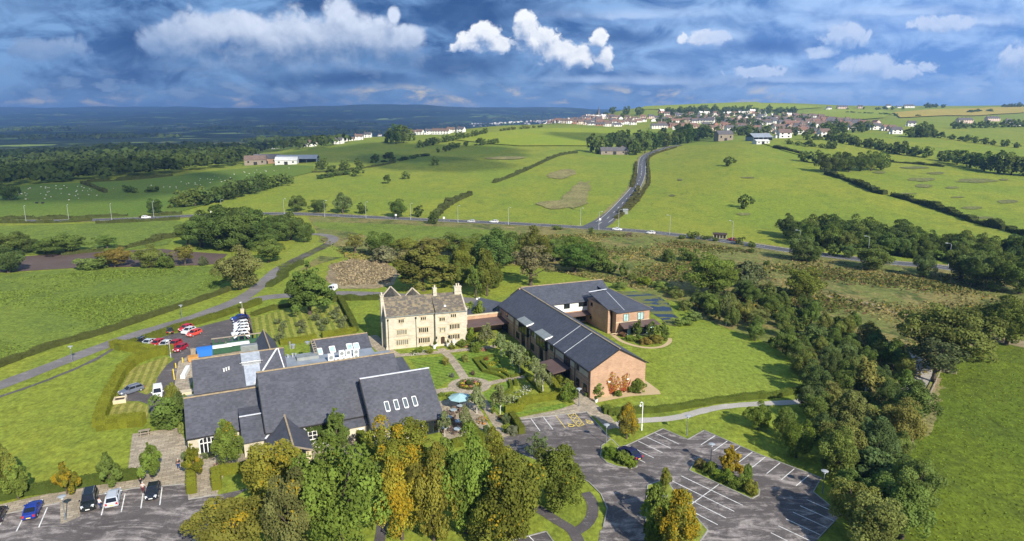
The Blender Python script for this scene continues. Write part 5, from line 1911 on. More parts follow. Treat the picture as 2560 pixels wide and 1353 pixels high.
# ================================================================== the brick bedroom annexe
def annexe():
    b = Bld('brick_annexe', 'long two storey red brick annexe with slate roof and red creeper on its gable end', 'hotel wing', (15.27, 124.28), 21.5)
    w = MB()
    gable_walls(w, 0, 12.4, 0, 50.5, 5.9, 9.4, 'y')
    gable_walls(w, 6.0, 31.0, 45.8, 58.5, 5.9, 9.4)
    w.box(24.5, 34.2, 32.6, 47.0, 0, 5.85)
    w.box(23.3, 26.2, 34.6, 46.0, 0, 6.6)
    w.box(-12.5, -0.02, 49.2, 49.7, 0, 4.1)
    b.part('wall', w, M_BRICK)
    r = MB()
    gable_roof(r, 0, 12.4, 0, 50.6, 5.9, 9.4, 0.45, 0.28, 'y')
    slab(r, [(6.5, 45.2, 5.95), (31.2, 45.2, 5.95), (31.2, 52.2, 9.55), (6.5, 52.2, 9.55)])
    slab(r, [(6.5, 52.204, 9.55), (31.2, 52.204, 9.55), (31.2, 59, 5.95), (6.5, 59, 5.95)])
    T = (27.5, 44.4, 8.5)
    slab(r, [(24.4, 32.1, 6.05), (34.7, 32.1, 6.05), T, (22.9, 44.2, 8.5), (22.9, 36.4, 6.9)])
    slab(r, [(34.704, 32.104, 6.05), (34.8, 55.0, 6.05), (29.2, 55.0, 8.5), (27.504, 44.4, 8.5)])
    slab(r, [(22.7, 33.9, 6.7), (26.4, 33.9, 6.7), (26.6, 37.5, 7.4), (22.7, 44.0, 8.62)], 0.2)
    b.part('roof', r, M_SLATE2)
    m = MB()
    m.box(6.06, 6.34, -0.3, 50.6, 9.52, 9.7)
    m.box(6.6, 31.2, 52.06, 52.34, 9.52, 9.68)
    bar(m, (34.75, 32.1, 6.1), (34.8, 55, 6.1), .2, .12)
    b.part('ridge_tiles', m, M_RIDGE)
    m = MB()
    for y in (16.3, 10.9):
        bar(m, (-0.45, y, 5.87), (6.2, y, 9.62), .09, .05)
    bar(m, (22.7, 44.15, 8.72), (28.6, 45.2, 8.72), .32, .12)
    bar(m, (28.0, 44.0, 8.4), (27.0, 33.0, 6.3), .1, .05)
    b.part('lead_flashing', m, M_LEAD)
    m = MB()
    bar(m, (-0.55, 0, 5.62), (-0.55, 50.5, 5.62), .14, .16)
    bar(m, (-0.5, -0.3, 5.75), (6.2, -0.3, 9.5), .05, .22)
    bar(m, (6.2, -0.3, 9.5), (12.9, -0.3, 5.75), .05, .22)
    b.part('gutter', m, M_FASCIA)

    def yw(u, x, z):
        lo, hi = -6.0, 58.0
        for _ in range(40):
            mid = (lo + hi) / 2
            q = b.w(x, mid, z)
            uu = 1280 + F * q.x / depth(q)
            if uu > u:
                lo = mid
            else:
                hi = mid
        return (lo + hi) / 2
    # bands and cream panels along the garden front
    m = MB()
    m.box(-0.06, 0.0, 0.3, 50.4, 3.25, 3.4)
    m.box(-0.05, 0.0, 0.3, 50.4, 2.35, 2.45)
    b.part('string_course', m, M_BUFF)
    m = MB()
    edges = [(1262, 1284), (1290, 1298), (1318, 1327), (1329, 1342), (1364, 1376), (1376, 1388), (1390, 1410), (1426, 1437), (1440, 1470)]
    for (ua, ub) in edges:
        ya, yb = yw(ub, 0, 4.8), yw(ua, 0, 4.8)
        m.box(-0.05, 0.0, max(0.35, ya), yb, 3.9 if False else 4.0, 5.7)
    b.part('render_panel', m, M_RENDER)
    for u in (1285, 1326, 1386, 1437, 1472):
        y = yw(u, -0.1, 3)
        mm = MB()
        mm.tube([(-0.1, max(y, .15), 0), (-0.1, max(y, .15), 5.6)], 0.07, 6)
        b.part('downpipe', mm, M_FASCIA)
    for (ua, ub, z0, z1, nl) in ((1265, 1270, 4.3, 5.6, 1), (1330, 1335, 4.2, 5.6, 1), (1377, 1383, 4.2, 5.6, 1), (1443, 1448, 4.2, 5.6, 1), (1411, 1425, 3.0, 5.7, 3),
                                 (1307, 1312, 0.1, 2.6, 1), (1351, 1357, 0.1, 2.6, 1), (1329, 1335, 0.8, 2.2, 1), (1377, 1384, 0.8, 2.2, 1), (1442, 1448, 0.8, 2.2, 1), (1292, 1298, .8, 2.2, 1), (1460, 1466, .8, 2.2, 1)):
        ya, yb = yw(ub, 0, (z0 + z1) / 2), yw(ua, 0, (z0 + z1) / 2)
        window_x(b, ya, yb, z0, z1, -0.05, nl, rows=2 if z1 - z0 > 2 else 1)
    # brick piers beside the doors
    m = MB()
    for u in (1302, 1316, 1346, 1362):
        y = yw(u, -0.4, 1.5)
        m.box(-0.45, -0.01, y - .25, y + .25, 0, 3.2)
    b.part('brick_pier', m, M_BRICK)
    # two zinc-capped projecting bays
    for (ua, ub) in ((1298, 1318), (1342, 1364)):
        ya, yb = yw(ub, -0.5, 4.6), yw(ua, -0.5, 4.6)
        window_x(b, ya, yb, 3.5, 5.75, -0.55, 3, rows=1, name='bay_window', out=0.12)
        m = MB()
        m.box(-0.6, 0.0, ya - .12, yb + .12, 3.2, 3.42)
        m.box(-0.6, 0.0, ya - .1, ya, 3.42, 5.8)
        m.box(-0.6, 0.0, yb, yb + .1, 3.42, 5.8)
        b.part('bay_cheek', m, M_FRAMED)
        m = MB()
        slab(m, [(-0.95, ya - .5, 6.15), (1.4, ya - .5, 6.75), (1.4, yb + .5, 6.75), (-0.95, yb + .5, 6.15)], 0.2)
        b.part('bay_roof', m, M_ZINC)
        m = MB()
        bar(m, (-0.95, ya - .55, 6.1), (1.0, ya - .55, 6.6), .1, .3)
        b.part('bay_fascia', m, M_WHITE)
    # entrance canopy
    ya, yb = yw(1428, 0, 3), yw(1392, 0, 3)
    m = MB()
    slab(m, [(-4.2, ya, 2.75), (0.0, ya, 3.35), (0.0, yb, 3.35), (-4.2, yb, 2.75)], 0.22)
    b.part('entrance_canopy', m, M_BROWNM)
    window_x(b, ya + .5, yb - .8, 0.1, 2.5, -0.05, 3, name='entrance_door')
    # low west canopy against the garden wall
    m = MB()
    slab(m, [(-11.8, 43.8, 2.9), (0, 43.8, 2.9), (0, 49.15, 3.2), (-11.8, 49.15, 3.2)], 0.22)
    b.part('loggia_roof', m, M_BROWNM)
    m = MB()
    m.box(-12.5, -0.05, 49.1, 49.8, 4.1, 4.3)
    b.part('wall_coping', m, M_STONEL)
    m = MB()
    m.box(-11.6, -11.2, 44.0, 49.0, 0, 2.7)
    m.box(-11.2, -0.1, 48.7, 49.1, 0, 2.7)
    b.part('loggia_wall', m, M_BRICK)
    window_x(b, 44.5, 48.4, 0.1, 2.6, -0.05, 3)
    # courtyard front of the cross wing: white panel, windows
    m = MB()
    m.box(12.6, 24.4, 45.7, 45.82, 3.4, 5.8)
    b.part('render_panel', m, M_WHITE)
    for (u, v, ww, hh) in ((1417, 764, 1.6, 1.5), (1457, 758, 2.4, 1.6), (1452, 792, 2.6, 2.2)):
        x, z = b.front(u, v, 45.7)
        window_y(b, x - ww / 2, x + ww / 2, max(.1, z - hh / 2), z + hh / 2, 45.7, 2, frame=M_FRAMED, fw=.07)
    m = MB()
    slab(m, [(16.5, 43.4, 2.7), (23.2, 43.4, 2.7), (23.2, 45.7, 3.1), (16.5, 45.7, 3.1)], .2)
    b.part('canopy', m, M_BROWNM)
    for (u, v, hh) in ((1479.5, 761, .8), (1477, 794, .7)):
        y, z = b.side(u, v, 23.3)
        window_x(b, y - .4, y + .4, z - hh / 2, z + hh / 2, 23.3, 1)
    # stair glazing and south front
    window_y(b, 24.05, 25.6, 0.6, 6.2, 34.6, 1, frame=M_FRAMED, fw=.08)
    for (u0, u1) in ((1559, 1571), (1594, 1608)):
        xa, _ = b.front(u0, 795, 32.6)
        xb, _ = b.front(u1, 795, 32.6)
        window_y(b, xa, xb, 3.5, 5.3, 32.6, 2, glass=M_BLINDGL, frame=M_FRAMED, fw=.07)
    m = MB()
    slab(m, [(25.0, 29.6, 2.7), (35.6, 29.4, 2.7), (35.6, 32.6, 3.2), (25.4, 32.6, 3.2)], .2)
    b.part('veranda_roof', m, M_BROWNM)
    m = MB()
    m.box(26.4, 34.2, 30.4, 32.59, 0, 0.5)
    b.part('plinth', m, M_STONEL)
    xs = np.linspace(26.4, 34.2, 8)
    for k in range(7):
        window_y(b, xs[k] + .06, xs[k + 1] - .06, 0.5, 2.6, 30.4, 1, glass=M_BLINDGL if k in (0, 5, 6) else M_GLASS, frame=M_FRAMED, fw=.06)
    m = MB()
    m.box(24.45, 34.2, 32.5, 32.6, 2.9 + .35, 3.4)
    m.box(23.25, 34.25, 32.48, 32.6, 0.5, .65)
    b.part('string_course', m, M_STONEL)
    # lodge at the north-west corner: oversailing slate roof on stone walls
    w = MB()
    w.box(-7.0, 0.5, 53.5, 61.0, 0, 3.2)
    b.part('lodge_wall', w, M_STONE)
    r = MB()
    slab(r, [(-9.0, 54.0, 3.3), (-4.6, 50.6, 3.3), (3.4, 56.4, 4.6), (-1.2, 62.8, 4.9)], .2)
    slab(r, [(-4.6, 50.596, 3.2), (-0.2, 50.6, 3.0), (3.3, 56.2, 4.2)], .2)
    b.part('lodge_roof', r, M_SLATE2)
    # small white wall lamps on the gable
    for (u, v) in ((1522, 954), (1568, 947)):
        x, z = b.front(u, v, 0)
        m = MB()
        m.box(x - .25, x + .25, -0.3, -0.01, z - .08, z + .08)
        b.part('wall_lamp', m, M_WHITE)
    # creeper stems and leaves on the gable
    rng = np.random.default_rng(11)
    for (u, v0, spread) in ((1530, 985, 1.0), (1558, 982, 1.15)):
        cx, _ = b.front(u, v0, 0)
        stem = MB()
        P_, T_ = [], []
        for k in range(17):
            a = rng.uniform(-1, 1)
            top = rng.uniform(3.0, 6.0) * (1 - .35 * abs(a))
            x1 = cx + a * spread * 1.5
            pts = [(cx + a * .35, -.05, .2), (cx + a * spread * .8, -.06, top * .45), (x1, -.05, top)]
            stem.tube(pts, [.035, .028, .012], 4)
            m_ = rng.integers(16, 34)
            for _ in range(m_):
                t = rng.uniform(.12, 1)
                i = 0 if t < .5 else 1
                tt = (t - i * .5) * 2
                q = np.array(pts[i]) * (1 - tt) + np.array(pts[i + 1]) * tt
                P_.append(q + np.array([rng.normal(scale=.10), -.06, rng.normal(scale=.10)]))
                T_.append([rng.random(), (0.01 if rng.random() < (.75 - .45 * t) else .9), rng.random()])
        pos = np.array(P_)
        nr = unit(np.array([0, -1, .2]) + rng.normal(scale=.35, size=pos.shape))
        o = link('creeper', quads_mesh('creeper', pos, nr, .24 * rng.uniform(.6, 1.5, len(pos)), np.array(T_), stem, [M_CREEP, M_BARK]), b.e)
        o.color = (0.33, 0.20, 0.035, 0.5)
    return b


M_CREEP = leaf_mat('creeper_leaves', 0.15, (0.30, 0.022, 0.03), (0.36, 0.06, 0.035))
# creeper turns crimson rather than orange
ANNEXE = annexe()
# ================================================================== trees, shrubs and hedges
# ---- trees along the front of the hotel
def z8p(x, y):
    return x * 0.2756, 980 + y * 0.2756


tree(12, 1232, 1113, 70, 'oak', OLIVE, 'green tree with yellow tips cut by the left edge of the photo', fall=0.10)
tree(46, 1248, 1140, 74, 'cone', GREEN, 'young green conical tree in the front hedge behind the blue car', fall=0.02)
tree(168, 1236, 1143, 62, 'cone', YELL, 'small tree turning yellow and orange in the front hedge', fall=0.42)
tree(275, 1214, 1119, 70, 'cone', DARK, 'dark green conical tree in the front hedge above the black off-roader', fall=0.03)
tree(381, 1197, 1094, 72, 'cone', GREEN, 'bright green conical tree at the end of the front hedge')
tree(485, 1192, 1098, 60, 'cone', YELL, 'small yellow tree on the paved plaza before the left barn wing', fall=0.22)
tree(575, 1170, 1055, 80, 'tall', GREEN, 'dense green tree with orange top beside the arched barn door', fall=0.10)
tree(842, 1124, 1007, 80, 'cone', DARK, 'dark green pyramid-shaped tree against the hall roof', name='tree')
tree(418, 1068, 992, 92, 'bush', DARK, 'big dark evergreen shrub beside the white van', cat='shrub', name='shrub')
tree(452, 1050, 975, 44, 'bush', DEEP, 'upright dark evergreen shrub at the barn corner by the fire stair', cat='shrub', name='shrub')
tree(430, 1005, 955, 34, 'bush', OLIVE, 'tall olive shrub between loading yard and left barn wing', cat='shrub', name='shrub')
# ---- the big autumn screen in the foreground
tree(690, 1272, 1108, 175, 'oak', (0.2, 0.195, 0.032), 'yellow-orange tree partly hiding the porch gable', fall=0.14)
tree(590, 1395, 1240, 215, 'wide', (0.165, 0.165, 0.033), 'olive gold round tree at the bottom edge beside the forecourt', fall=0.16)
tree(737, 1400, 1195, 150, 'oak', (0.104, 0.116, 0.037), 'dull olive-brown tree between two brighter foreground trees', fall=0.05)
tree(852, 1375, 1128, 235, 'oak', GREEN, 'largest dark green tree in the middle of the foreground screen', fall=0.01)
tree(1006, 1348, 1152, 122, 'oak', (0.36, 0.32, 0.042), 'bright yellow narrow tree in the foreground screen', fall=0.35)
tree(1004, 1195, 1050, 150, 'oak', (0.185, 0.2, 0.032), 'yellow-green tree in front of the garden restaurant', fall=0.22)
tree(1084, 1350, 1134, 128, 'oak', (0.17, 0.165, 0.030), 'olive gold tree right of the bright yellow tree', fall=0.10)
tree(1166, 1332, 1092, 150, 'oak', (0.104, 0.146, 0.027), 'tall green tree below the patio hedge', fall=0.01)
tree(1236, 1242, 1086, 96, 'oak', (0.2, 0.205, 0.033), 'yellow-green tree beside the turning area', fall=0.14)
tree(1275, 1365, 1148, 190, 'oak', (0.159, 0.156, 0.030), 'broad olive tree at the right end of the foreground screen', fall=0.14)
tree(1397, 1265, 1121, 150, 'oak', (0.128, 0.165, 0.030), 'round green tree on the grass beside the curving drive', fall=0.03)
tree(1346, 1152, 1086, 60, 'sparse', GREYG, 'thin grey-green tree at the edge of the turning area')
tree(1110, 1170, 1092, 70, 'bush', GREEN, 'low green tree between patio and foreground screen', cat='shrub', name='shrub')
tree(1060, 1180, 1110, 80, 'bush', OLIVE, 'olive shrub at the foot of the restaurant front', cat='shrub', name='shrub')
tree(930, 1230, 1150, 80, 'bush', DARK, 'dark shrub on the lawn beside the porch walk', cat='shrub', name='shrub')
tree(790, 1235, 1150, 80, 'bush', GREEN, 'green shrub at the foot of the porch', cat='shrub', name='shrub')
tree(1200, 1350, 1250, 90, 'bush', OLIVE, 'olive shrub under the foreground screen at the bottom edge', cat='shrub', name='shrub')
# ---- visitors' car park
tree(1566, 1097, 1012, 62, 'tall', (0.183, 0.171, 0.037), 'egg-shaped tree with orange top beside the camera pole', fall=0.35)
tree(1823, 1192, 1103, 64, 'cone', (0.366, 0.268, 0.037), 'small vivid orange and yellow tree on the car park island', fall=0.72)
tree(1690, 1405, 1236, 108, 'tall', (0.195, 0.183, 0.034), 'yellow-orange tree on the bottom island of the car park', fall=0.38)
tree(1663, 1225, 1170, 32, 'tall', OLIVE, 'slim brownish sapling at the tip of the bottom island', fall=0.15)
tree(1640, 1300, 1212, 62, 'bush', GREEN, 'green shrub filling the point of the bottom island', cat='shrub', name='shrub')
tree(1640, 1370, 1270, 80, 'bush', (0.122, 0.171, 0.027), 'bright green shrub at the bottom of the bottom island', cat='shrub', name='shrub')
tree(1893, 1073, 1006, 66, 'oak', GREEN, 'round green lawn tree nearest the gravel path', name='tree')
tree(1958, 1096, 1014, 60, 'oak', DARK, 'dark green lawn tree between two rounder lawn trees')
tree(1990, 1144, 1057, 78, 'oak', GREEN, 'round green lawn tree closest to the car park bays')
tree(2068, 1182, 1116, 40, 'tall', PALE, 'small standard tree with pale trunk at the wood edge')
for (u, v, ww, hh, c, lab) in ((1530, 1150, 36, 34, (0.134, 0.195, 0.027), 'left round shrub on the kerbed island by the navy car'), (1556, 1160, 40, 34, GREEN, 'middle shrub on the kerbed island by the navy car'), (1578, 1168, 34, 22, LIME, 'low shrub at the tip of the kerbed island by the navy car'), (1517, 1138, 24, 22, GREEN, 'small shrub by the lamp on the kerbed island'),
                              (1750, 1172, 36, 24, (0.104, 0.091, 0.030), 'brownish shrub at the lamp end of the car park island'), (1775, 1186, 40, 34, GREEN, 'green shrub left of the orange tree on the island'), (1808, 1206, 42, 34, (0.146, 0.195, 0.027), 'bright shrub below the orange tree on the island'), (1842, 1222, 44, 36, GREEN, 'green shrub right of the orange tree on the island'), (1876, 1236, 42, 36, (0.207, 0.207, 0.037), 'yellowish shrub at the far tip of the car park island'), (1866, 1218, 26, 62, GREEN, 'slim upright shrub at the far tip of the car park island')):
    tree(u, v, v - hh, ww, 'bush', c, lab, cat='shrub', name='shrub')
# ---- around the manor and the orchard
tree(775, 786, 643, 128, 'layer', (0.076, 0.120, 0.027), 'tall dense conical tree at the back of the orchard lawn')
tree(600, 724, 617, 116, 'oak', (0.165, 0.177, 0.061), 'round pale green tree where the driveway divides')
orch = [(505, 640), (545, 712), (560, 670), (725, 640), (700, 660), (745, 675), (735, 725), (865, 585), (855, 610), (905, 655), (960, 645), (925, 705), (1020, 562), (1050, 592), (1080, 632), (1110, 675), (1065, 530), (1130, 612), (545, 775), (500, 800)]
for (x, y) in orch:
    tree(560 + x * .2661, 640 + y * .2661, 640 + y * .2661 - random.uniform(14, 22), random.uniform(16, 23), 'farbush', (0.104, 0.122, 0.055), 'small grey-green fruit bush on the striped orchard lawn', 'fruit bushes on the orchard lawn', cat='shrub')
tree(1058, 727, 590, 170, 'layer', (0.152, 0.159, 0.037), 'broad yellow-green tree right behind the manor house')
tree(1157, 705, 605, 64, 'tall', (0.159, 0.171, 0.030), 'narrow yellow-green tree behind the manor chimneys')
tree(1084, 648, 586, 86, 'wide', (0.165, 0.159, 0.037), 'olive gold tree behind the broad manor tree')
tree(1133, 642, 576, 92, 'wide', DARK, 'dark green tree in the row behind the manor', fall=0.0)
tree(1240, 680, 569, 108, 'tall', (0.067, 0.107, 0.027), 'big deep green tree in the middle of the row behind the manor')
tree(1338, 664, 571, 86, 'oak', OLIVE, 'olive tree left of the dark pair behind the annexe')
tree(1327, 714, 608, 112, 'sparse', (0.134, 0.134, 0.061), 'sparse grey oak with a pale trunk behind the annexe roof', fall=0.02)
tree(1437, 682, 600, 108, 'wide', (0.061, 0.100, 0.022), 'dark green spreading tree behind the cross wing')
tree(1430, 645, 581, 108, 'wide', (0.079, 0.116, 0.022), 'broad green tree at the back of the dark pair')
tree(1513, 682, 637, 62, 'bush', DARK, 'low dark tree at the right end of the row behind the annexe', cat='tree', name='tree')
tree(1557, 693, 650, 24, 'tall', GREYG, 'slim grey-green sapling on the rough grass by the pond')
tree(1218, 740, 622, 66, 'tall', (0.146, 0.165, 0.032), 'tall yellow-green tree beside the annexe lodge')
tree(1190, 745, 660, 52, 'sparse', GREEN, 'open green tree between manor and lodge')
tree(1285, 660, 588, 80, 'oak', (0.091, 0.120, 0.027), 'mid green tree filling the row behind the sparse oak')
tree(1180, 668, 600, 70, 'oak', (0.122, 0.144, 0.027), 'light green tree in the row behind the manor chimneys')
for (u, vb, vt, ww, k, c) in ((1012, 640, 588, 84, 'wide', OLIVE), (1108, 700, 634, 70, 'oak', GREEN), (1272, 640, 578, 96, 'oak', DARK), (1385, 655, 590, 96, 'wide', DARK), (1482, 672, 612, 84, 'oak', DARK), (1196, 645, 584, 84, 'oak', GREEN), (1236, 720, 662, 60, 'oak', GREEN), (1150, 715, 655, 60, 'oak', OLIVE)):
    tree(u, vb, vt, ww, k, c, 'tree thickening the joined canopy behind the manor', 'trees of the canopy behind the manor')
tree(1194, 812, 752, 44, 'bush', GREEN, 'tall green bush hiding the brick link beside the manor', cat='shrub', name='shrub')
tree(889, 634, 579, 52, 'sparse', (0.134, 0.140, 0.037), 'open light tree left of the dome-shaped tree')
tree(952, 642, 576, 86, 'oak', (0.073, 0.112, 0.024), 'dome-shaped green tree beyond the reed bed')
tree(962, 655, 612, 64, 'bush', (0.128, 0.134, 0.067), 'grey-green bush at the edge of the reed bed', cat='shrub', name='shrub')
tree(1020, 662, 620, 60, 'bush', (0.146, 0.146, 0.061), 'pale scrub bush beside the broad manor tree', cat='shrub', name='shrub')
# ---- garden birches
for (u, vb, vt, ww, lab) in ((1192, 1034, 962, 46, 'silver birch beside the turquoise parasol'), (1250, 1036, 958, 50, 'silver birch on the lower garden lawn'), (1163, 1083, 1012, 40, 'silver birch among the patio tables'), (1112, 1092, 1030, 34, 'thin birch at the restaurant corner'), (1050, 1075, 1030, 38, 'small birch in front of the restaurant glazing'),
                            (1357, 985, 912, 50, 'birch nearest the parking end of the garden row'), (1338, 955, 890, 44, 'birch second from the parking end of the garden row'), (1300, 935, 865, 50, 'birch in the middle of the garden row'), (1281, 915, 852, 46, 'birch third from the manor end of the garden row'), (1252, 890, 830, 44, 'birch second from the manor end of the garden row'), (1216, 870, 806, 46, 'birch at the manor end of the garden row')):
    tree(u, vb, vt, ww, 'birch', (0.128, 0.152, 0.061), lab)
for (u, vb, vt, ww, lab) in ((1593, 850, 800, 26, 'young birch before the veranda'), (1630, 848, 806, 30, 'young birch at the right end of the veranda'), (1659, 848, 806, 26, 'young birch on the bed by the sand path'), (1485, 805, 768, 22, 'young tree against the brick courtyard wall')):
    tree(u, vb, vt, ww, 'birch', (0.104, 0.140, 0.049), lab)
# ---- left middle distance: the round copse, plough edge, roadside
for (u, vb, vt, ww, k) in ((470, 612, 548, 66, 0), (505, 618, 528, 92, 0), (548, 626, 518, 110, 1), (600, 628, 516, 118, 0), (648, 622, 526, 100, 1), (690, 606, 524, 84, 0), (728, 600, 530, 80, 2), (762, 606, 552, 52, 2), (560, 602, 514, 90, 1), (625, 600, 514, 90, 2), (585, 612, 520, 90, 1), (520, 606, 524, 80, 1), (675, 626, 560, 76, 0)):
    tree(u, vb, vt, ww, 'oak' if k else 'wide', [(0.061, 0.095, 0.024), (0.054, 0.085, 0.022), (0.073, 0.110, 0.027)][k], 'dark green tree in the rounded copse beside the drive', 'trees of the rounded copse')
tree(672, 656, 588, 88, 'wide', DARK, 'spreading dark tree on the right skirt of the rounded copse')
tree(388, 534, 494, 42, 'oak', DEEP, 'dark tree beside the road sign left of the copse')
tree(25, 502, 460, 50, 'oak', DEEP, 'lone dark tree at the left edge of the sheep field')
for (u, vb, vt, ww, kd, c, lab) in ((745, 529, 489, 48, 'oak', DARK, 'round dark tree by the road above the copse'), (797, 532, 497, 46, 'oak', (0.067, 0.098, 0.024), 'small round tree by the road right of the dark one'), (857, 533, 481, 54, 'tall', (0.104, 0.134, 0.043), 'grey-green tree by the road with a ragged top'), (905, 535, 507, 30, 'oak', DARK, 'small dark tree beside a road lamp'), (995, 544, 496, 50, 'oak', (0.079, 0.116, 0.027), 'green tree on the road verge left of the field hedge'), (1046, 542, 514, 30, 'oak', GREEN, 'small tree beside the field hedge foot'), (1084, 561, 529, 32, 'oak', LIME, 'bright green bush tree standing before the road'),
                               (268, 622, 583, 56, 'wide', DARK, 'single round tree on the edge of the meadow left of the copse'), (166, 634, 580, 118, 'wide', DARK, 'wide dark tree group by the left road field'), (118, 634, 596, 60, 'oak', DEEP, 'dark tree left of the wide one by the left road field'), (32, 634, 580, 96, 'oak', DARK, 'dark tree mass at the left edge of the photo'), (70, 632, 590, 60, 'oak', DEEP, 'dark tree beside the left edge mass'), (22, 682, 616, 86, 'oak', (0.073, 0.104, 0.032), 'grey-green tree in the left corner of the ploughed field'),
                               (288, 668, 614, 84, 'wide', (0.189, 0.152, 0.037), 'orange-tinged spreading tree before the ploughed field'), (238, 672, 640, 78, 'bush', DARK, 'low dark bush on the field edge left of the orange-tinged tree'), (372, 670, 612, 70, 'oak', (0.104, 0.120, 0.030), 'olive tree before the ploughed field'), (415, 670, 632, 50, 'bush', DARK, 'dark bush attached to the olive tree'), (463, 664, 610, 62, 'sparse', (0.183, 0.159, 0.037), 'thin orange-tinged tree at the right of the ploughed field'), (510, 664, 638, 22, 'bush', GREYG, 'small bush at the end of the ploughed field')):
    tree(u, vb, vt, ww, kd, c, lab, cat='shrub' if kd == 'bush' else 'tree')
# belt above the left field, running up to the right
for (u, vb, vt, ww) in ((440, 520, 490, 40), (462, 518, 480, 48), (488, 516, 470, 52), (512, 513, 464, 52), (540, 507, 462, 50), (568, 500, 456, 52), (596, 494, 440, 56), (622, 486, 438, 54), (650, 478, 436, 50), (676, 472, 432, 46), (702, 466, 436, 44), (717, 460, 434, 32)):
    tree(u, vb, vt, ww, 'far', random.choice([DEEP, DARK, (0.049, 0.076, 0.020)]), 'dark tree in the belt climbing from road to farm', 'trees of the belt below the farm')
for (u, vb, vt, ww, lab) in ((805, 424, 396, 36, 'dark tree nearest the grey farm sheds'), (862, 428, 400, 32, 'round dark tree on the lane below the farm'), (897, 424, 396, 26, 'dark tree right of the round lane tree'), (830, 432, 412, 30, 'bushy tree on the lane below the farm'), (893, 441, 417, 30, 'tree on the field corner under the farm lane'), (1085, 414, 391, 22, 'lone round tree in the sunlit middle field'), (966, 459, 436, 24, 'thin lone tree on the bright field'), (1012, 448, 429, 24, 'second lone tree up the bright field'), (938, 407, 383, 26, 'round tree below the large hill copse'), (970, 405, 380, 40, 'bushy pair of trees below the large hill copse'),
                        (1863, 521, 487, 36, 'lone windswept tree on the right hand field'), (1823, 415, 392, 28, 'lone round tree high on the right hand field')):
    tree(u, vb, vt, ww, 'far', (0.122, 0.134, 0.037) if u > 1800 else DEEP, lab)
for (u, vb, vt, ww) in ((975, 358, 318, 30), (990, 360, 314, 36), (1010, 358, 316, 36), (1026, 352, 322, 24), (1000, 350, 316, 30)):
    tree(u, vb, vt, ww, 'far', DEEP, 'dark tree in the tall copse beside the white hill houses', 'trees of the tall hill copse')
DK = [DEEP, DARK, (0.049, 0.078, 0.018)]
belt([(1045, 370), (1100, 358), (1170, 345), (1215, 335)], 16, 9, 10, 'far', DK, 'dark tree in the hedge belt under the hill village', 'trees of the belt under the village', seed=3)
belt([(1095, 382), (1150, 368), (1172, 364)], 7, 7, 8, 'far', DK, 'dark tree in the short belt below the village field', 'trees of the short belt', seed=4)
belt([(1190, 364), (1245, 360)], 6, 8, 10, 'far', [DARK, OLIVE], 'tree in the oval clump on the bright village field', 'trees of the oval clump', seed=5)
belt([(1240, 330), (1310, 322), (1360, 318)], 10, 5, 8, 'farbush', [OLIVE, DARK], 'bush along the top of the bright village field', 'bushes above the bright field', seed=6, cat='shrub')
belt([(985, 405), (1020, 399), (1045, 392), (1080, 390)], 9, 4, 7, 'farbush', DK, 'bush on the hedge line across the hillside', 'bushes on the hillside hedge', seed=7, cat='shrub')
belt([(310, 480), (345, 483), (372, 482), (396, 480)], 5, 5, 7, 'farbush', DK, 'dark bush in the middle of the sheep field', 'bushes in the sheep field', seed=8, cat='shrub')
belt([(800, 448), (840, 440), (880, 436)], 7, 4, 7, 'farbush', DK, 'bush along the lane below the farm', 'bushes on the farm lane', seed=9, cat='shrub')
# trees at the top of the country lane
for (u, vb, vt, ww) in ((1478, 380, 334, 30), (1500, 384, 340, 32), (1520, 372, 330, 36), (1548, 372, 332, 36), (1572, 385, 338, 36), (1590, 388, 340, 40), (1612, 384, 330, 40), (1640, 374, 322, 44), (1668, 368, 322, 44), (1694, 362, 318, 44), (1720, 358, 316, 44), (1745, 352, 316, 40), (1768, 346, 316, 36), (1560, 352, 326, 36), (1530, 350, 330, 30), (1600, 356, 326, 36), (1655, 350, 318, 34), (1710, 346, 312, 34)):
    tree(u, vb, vt, ww, 'far', random.choice(DK + [(0.073, 0.110, 0.024)]), 'dark tree in the wood at the top of the lane', 'trees of the lane top wood')
# upper right clumps and hedgerow trees
for (u, vb, vt, ww) in ((2010, 404, 376, 36), (2040, 408, 376, 40), (2062, 431, 384, 50), (2090, 431, 386, 46), (2122, 430, 384, 50), (2150, 428, 382, 48), (2178, 427, 378, 46), (2202, 426, 384, 42), (2110, 412, 376, 40)):
    tree(u, vb, vt, ww, 'oak' if ww > 45 else 'far', random.choice([DARK, (0.091, 0.110, 0.029), (0.073, 0.100, 0.024)]), 'green tree in the compact clump on the right hill field', 'trees of the right hill clump')
for (u, vb, vt, ww) in ((2362, 404, 374, 44), (2392, 412, 378, 50), (2425, 420, 380, 52), (2460, 428, 384, 54), (2494, 434, 382, 56), (2528, 438, 386, 56), (2560, 440, 388, 56), (2590, 442, 388, 56), (2380, 400, 376, 40), (2440, 412, 380, 46)):
    tree(u, vb, vt, ww, 'far', random.choice(DK), 'dark tree in the long wood at the right edge of the hill', 'trees of the right edge wood')
belt([(1965, 362), (2040, 370), (2085, 374)], 6, 6, 9, 'far', DK, 'tree on the hedge left of the right hill clump', 'hedge trees left of the clump', seed=11)
belt([(2075, 352), (2130, 364), (2190, 374), (2260, 388), (2328, 396)], 17, 10, 12, 'far', DK + [OLIVE], 'tree in the sloping belt on the right hill', 'trees of the sloping hill belt', seed=12)
belt([(2010, 352), (2080, 350), (2130, 352)], 7, 10, 11, 'far', DK, 'tree in front of the right end of the village', 'trees before the village end', seed=13)
belt([(2330, 343), (2400, 352), (2470, 362), (2560, 372)], 10, 7, 10, 'far', DK + [OLIVE], 'tree on the upper right field hedge', 'trees of the upper right hedge', seed=14)
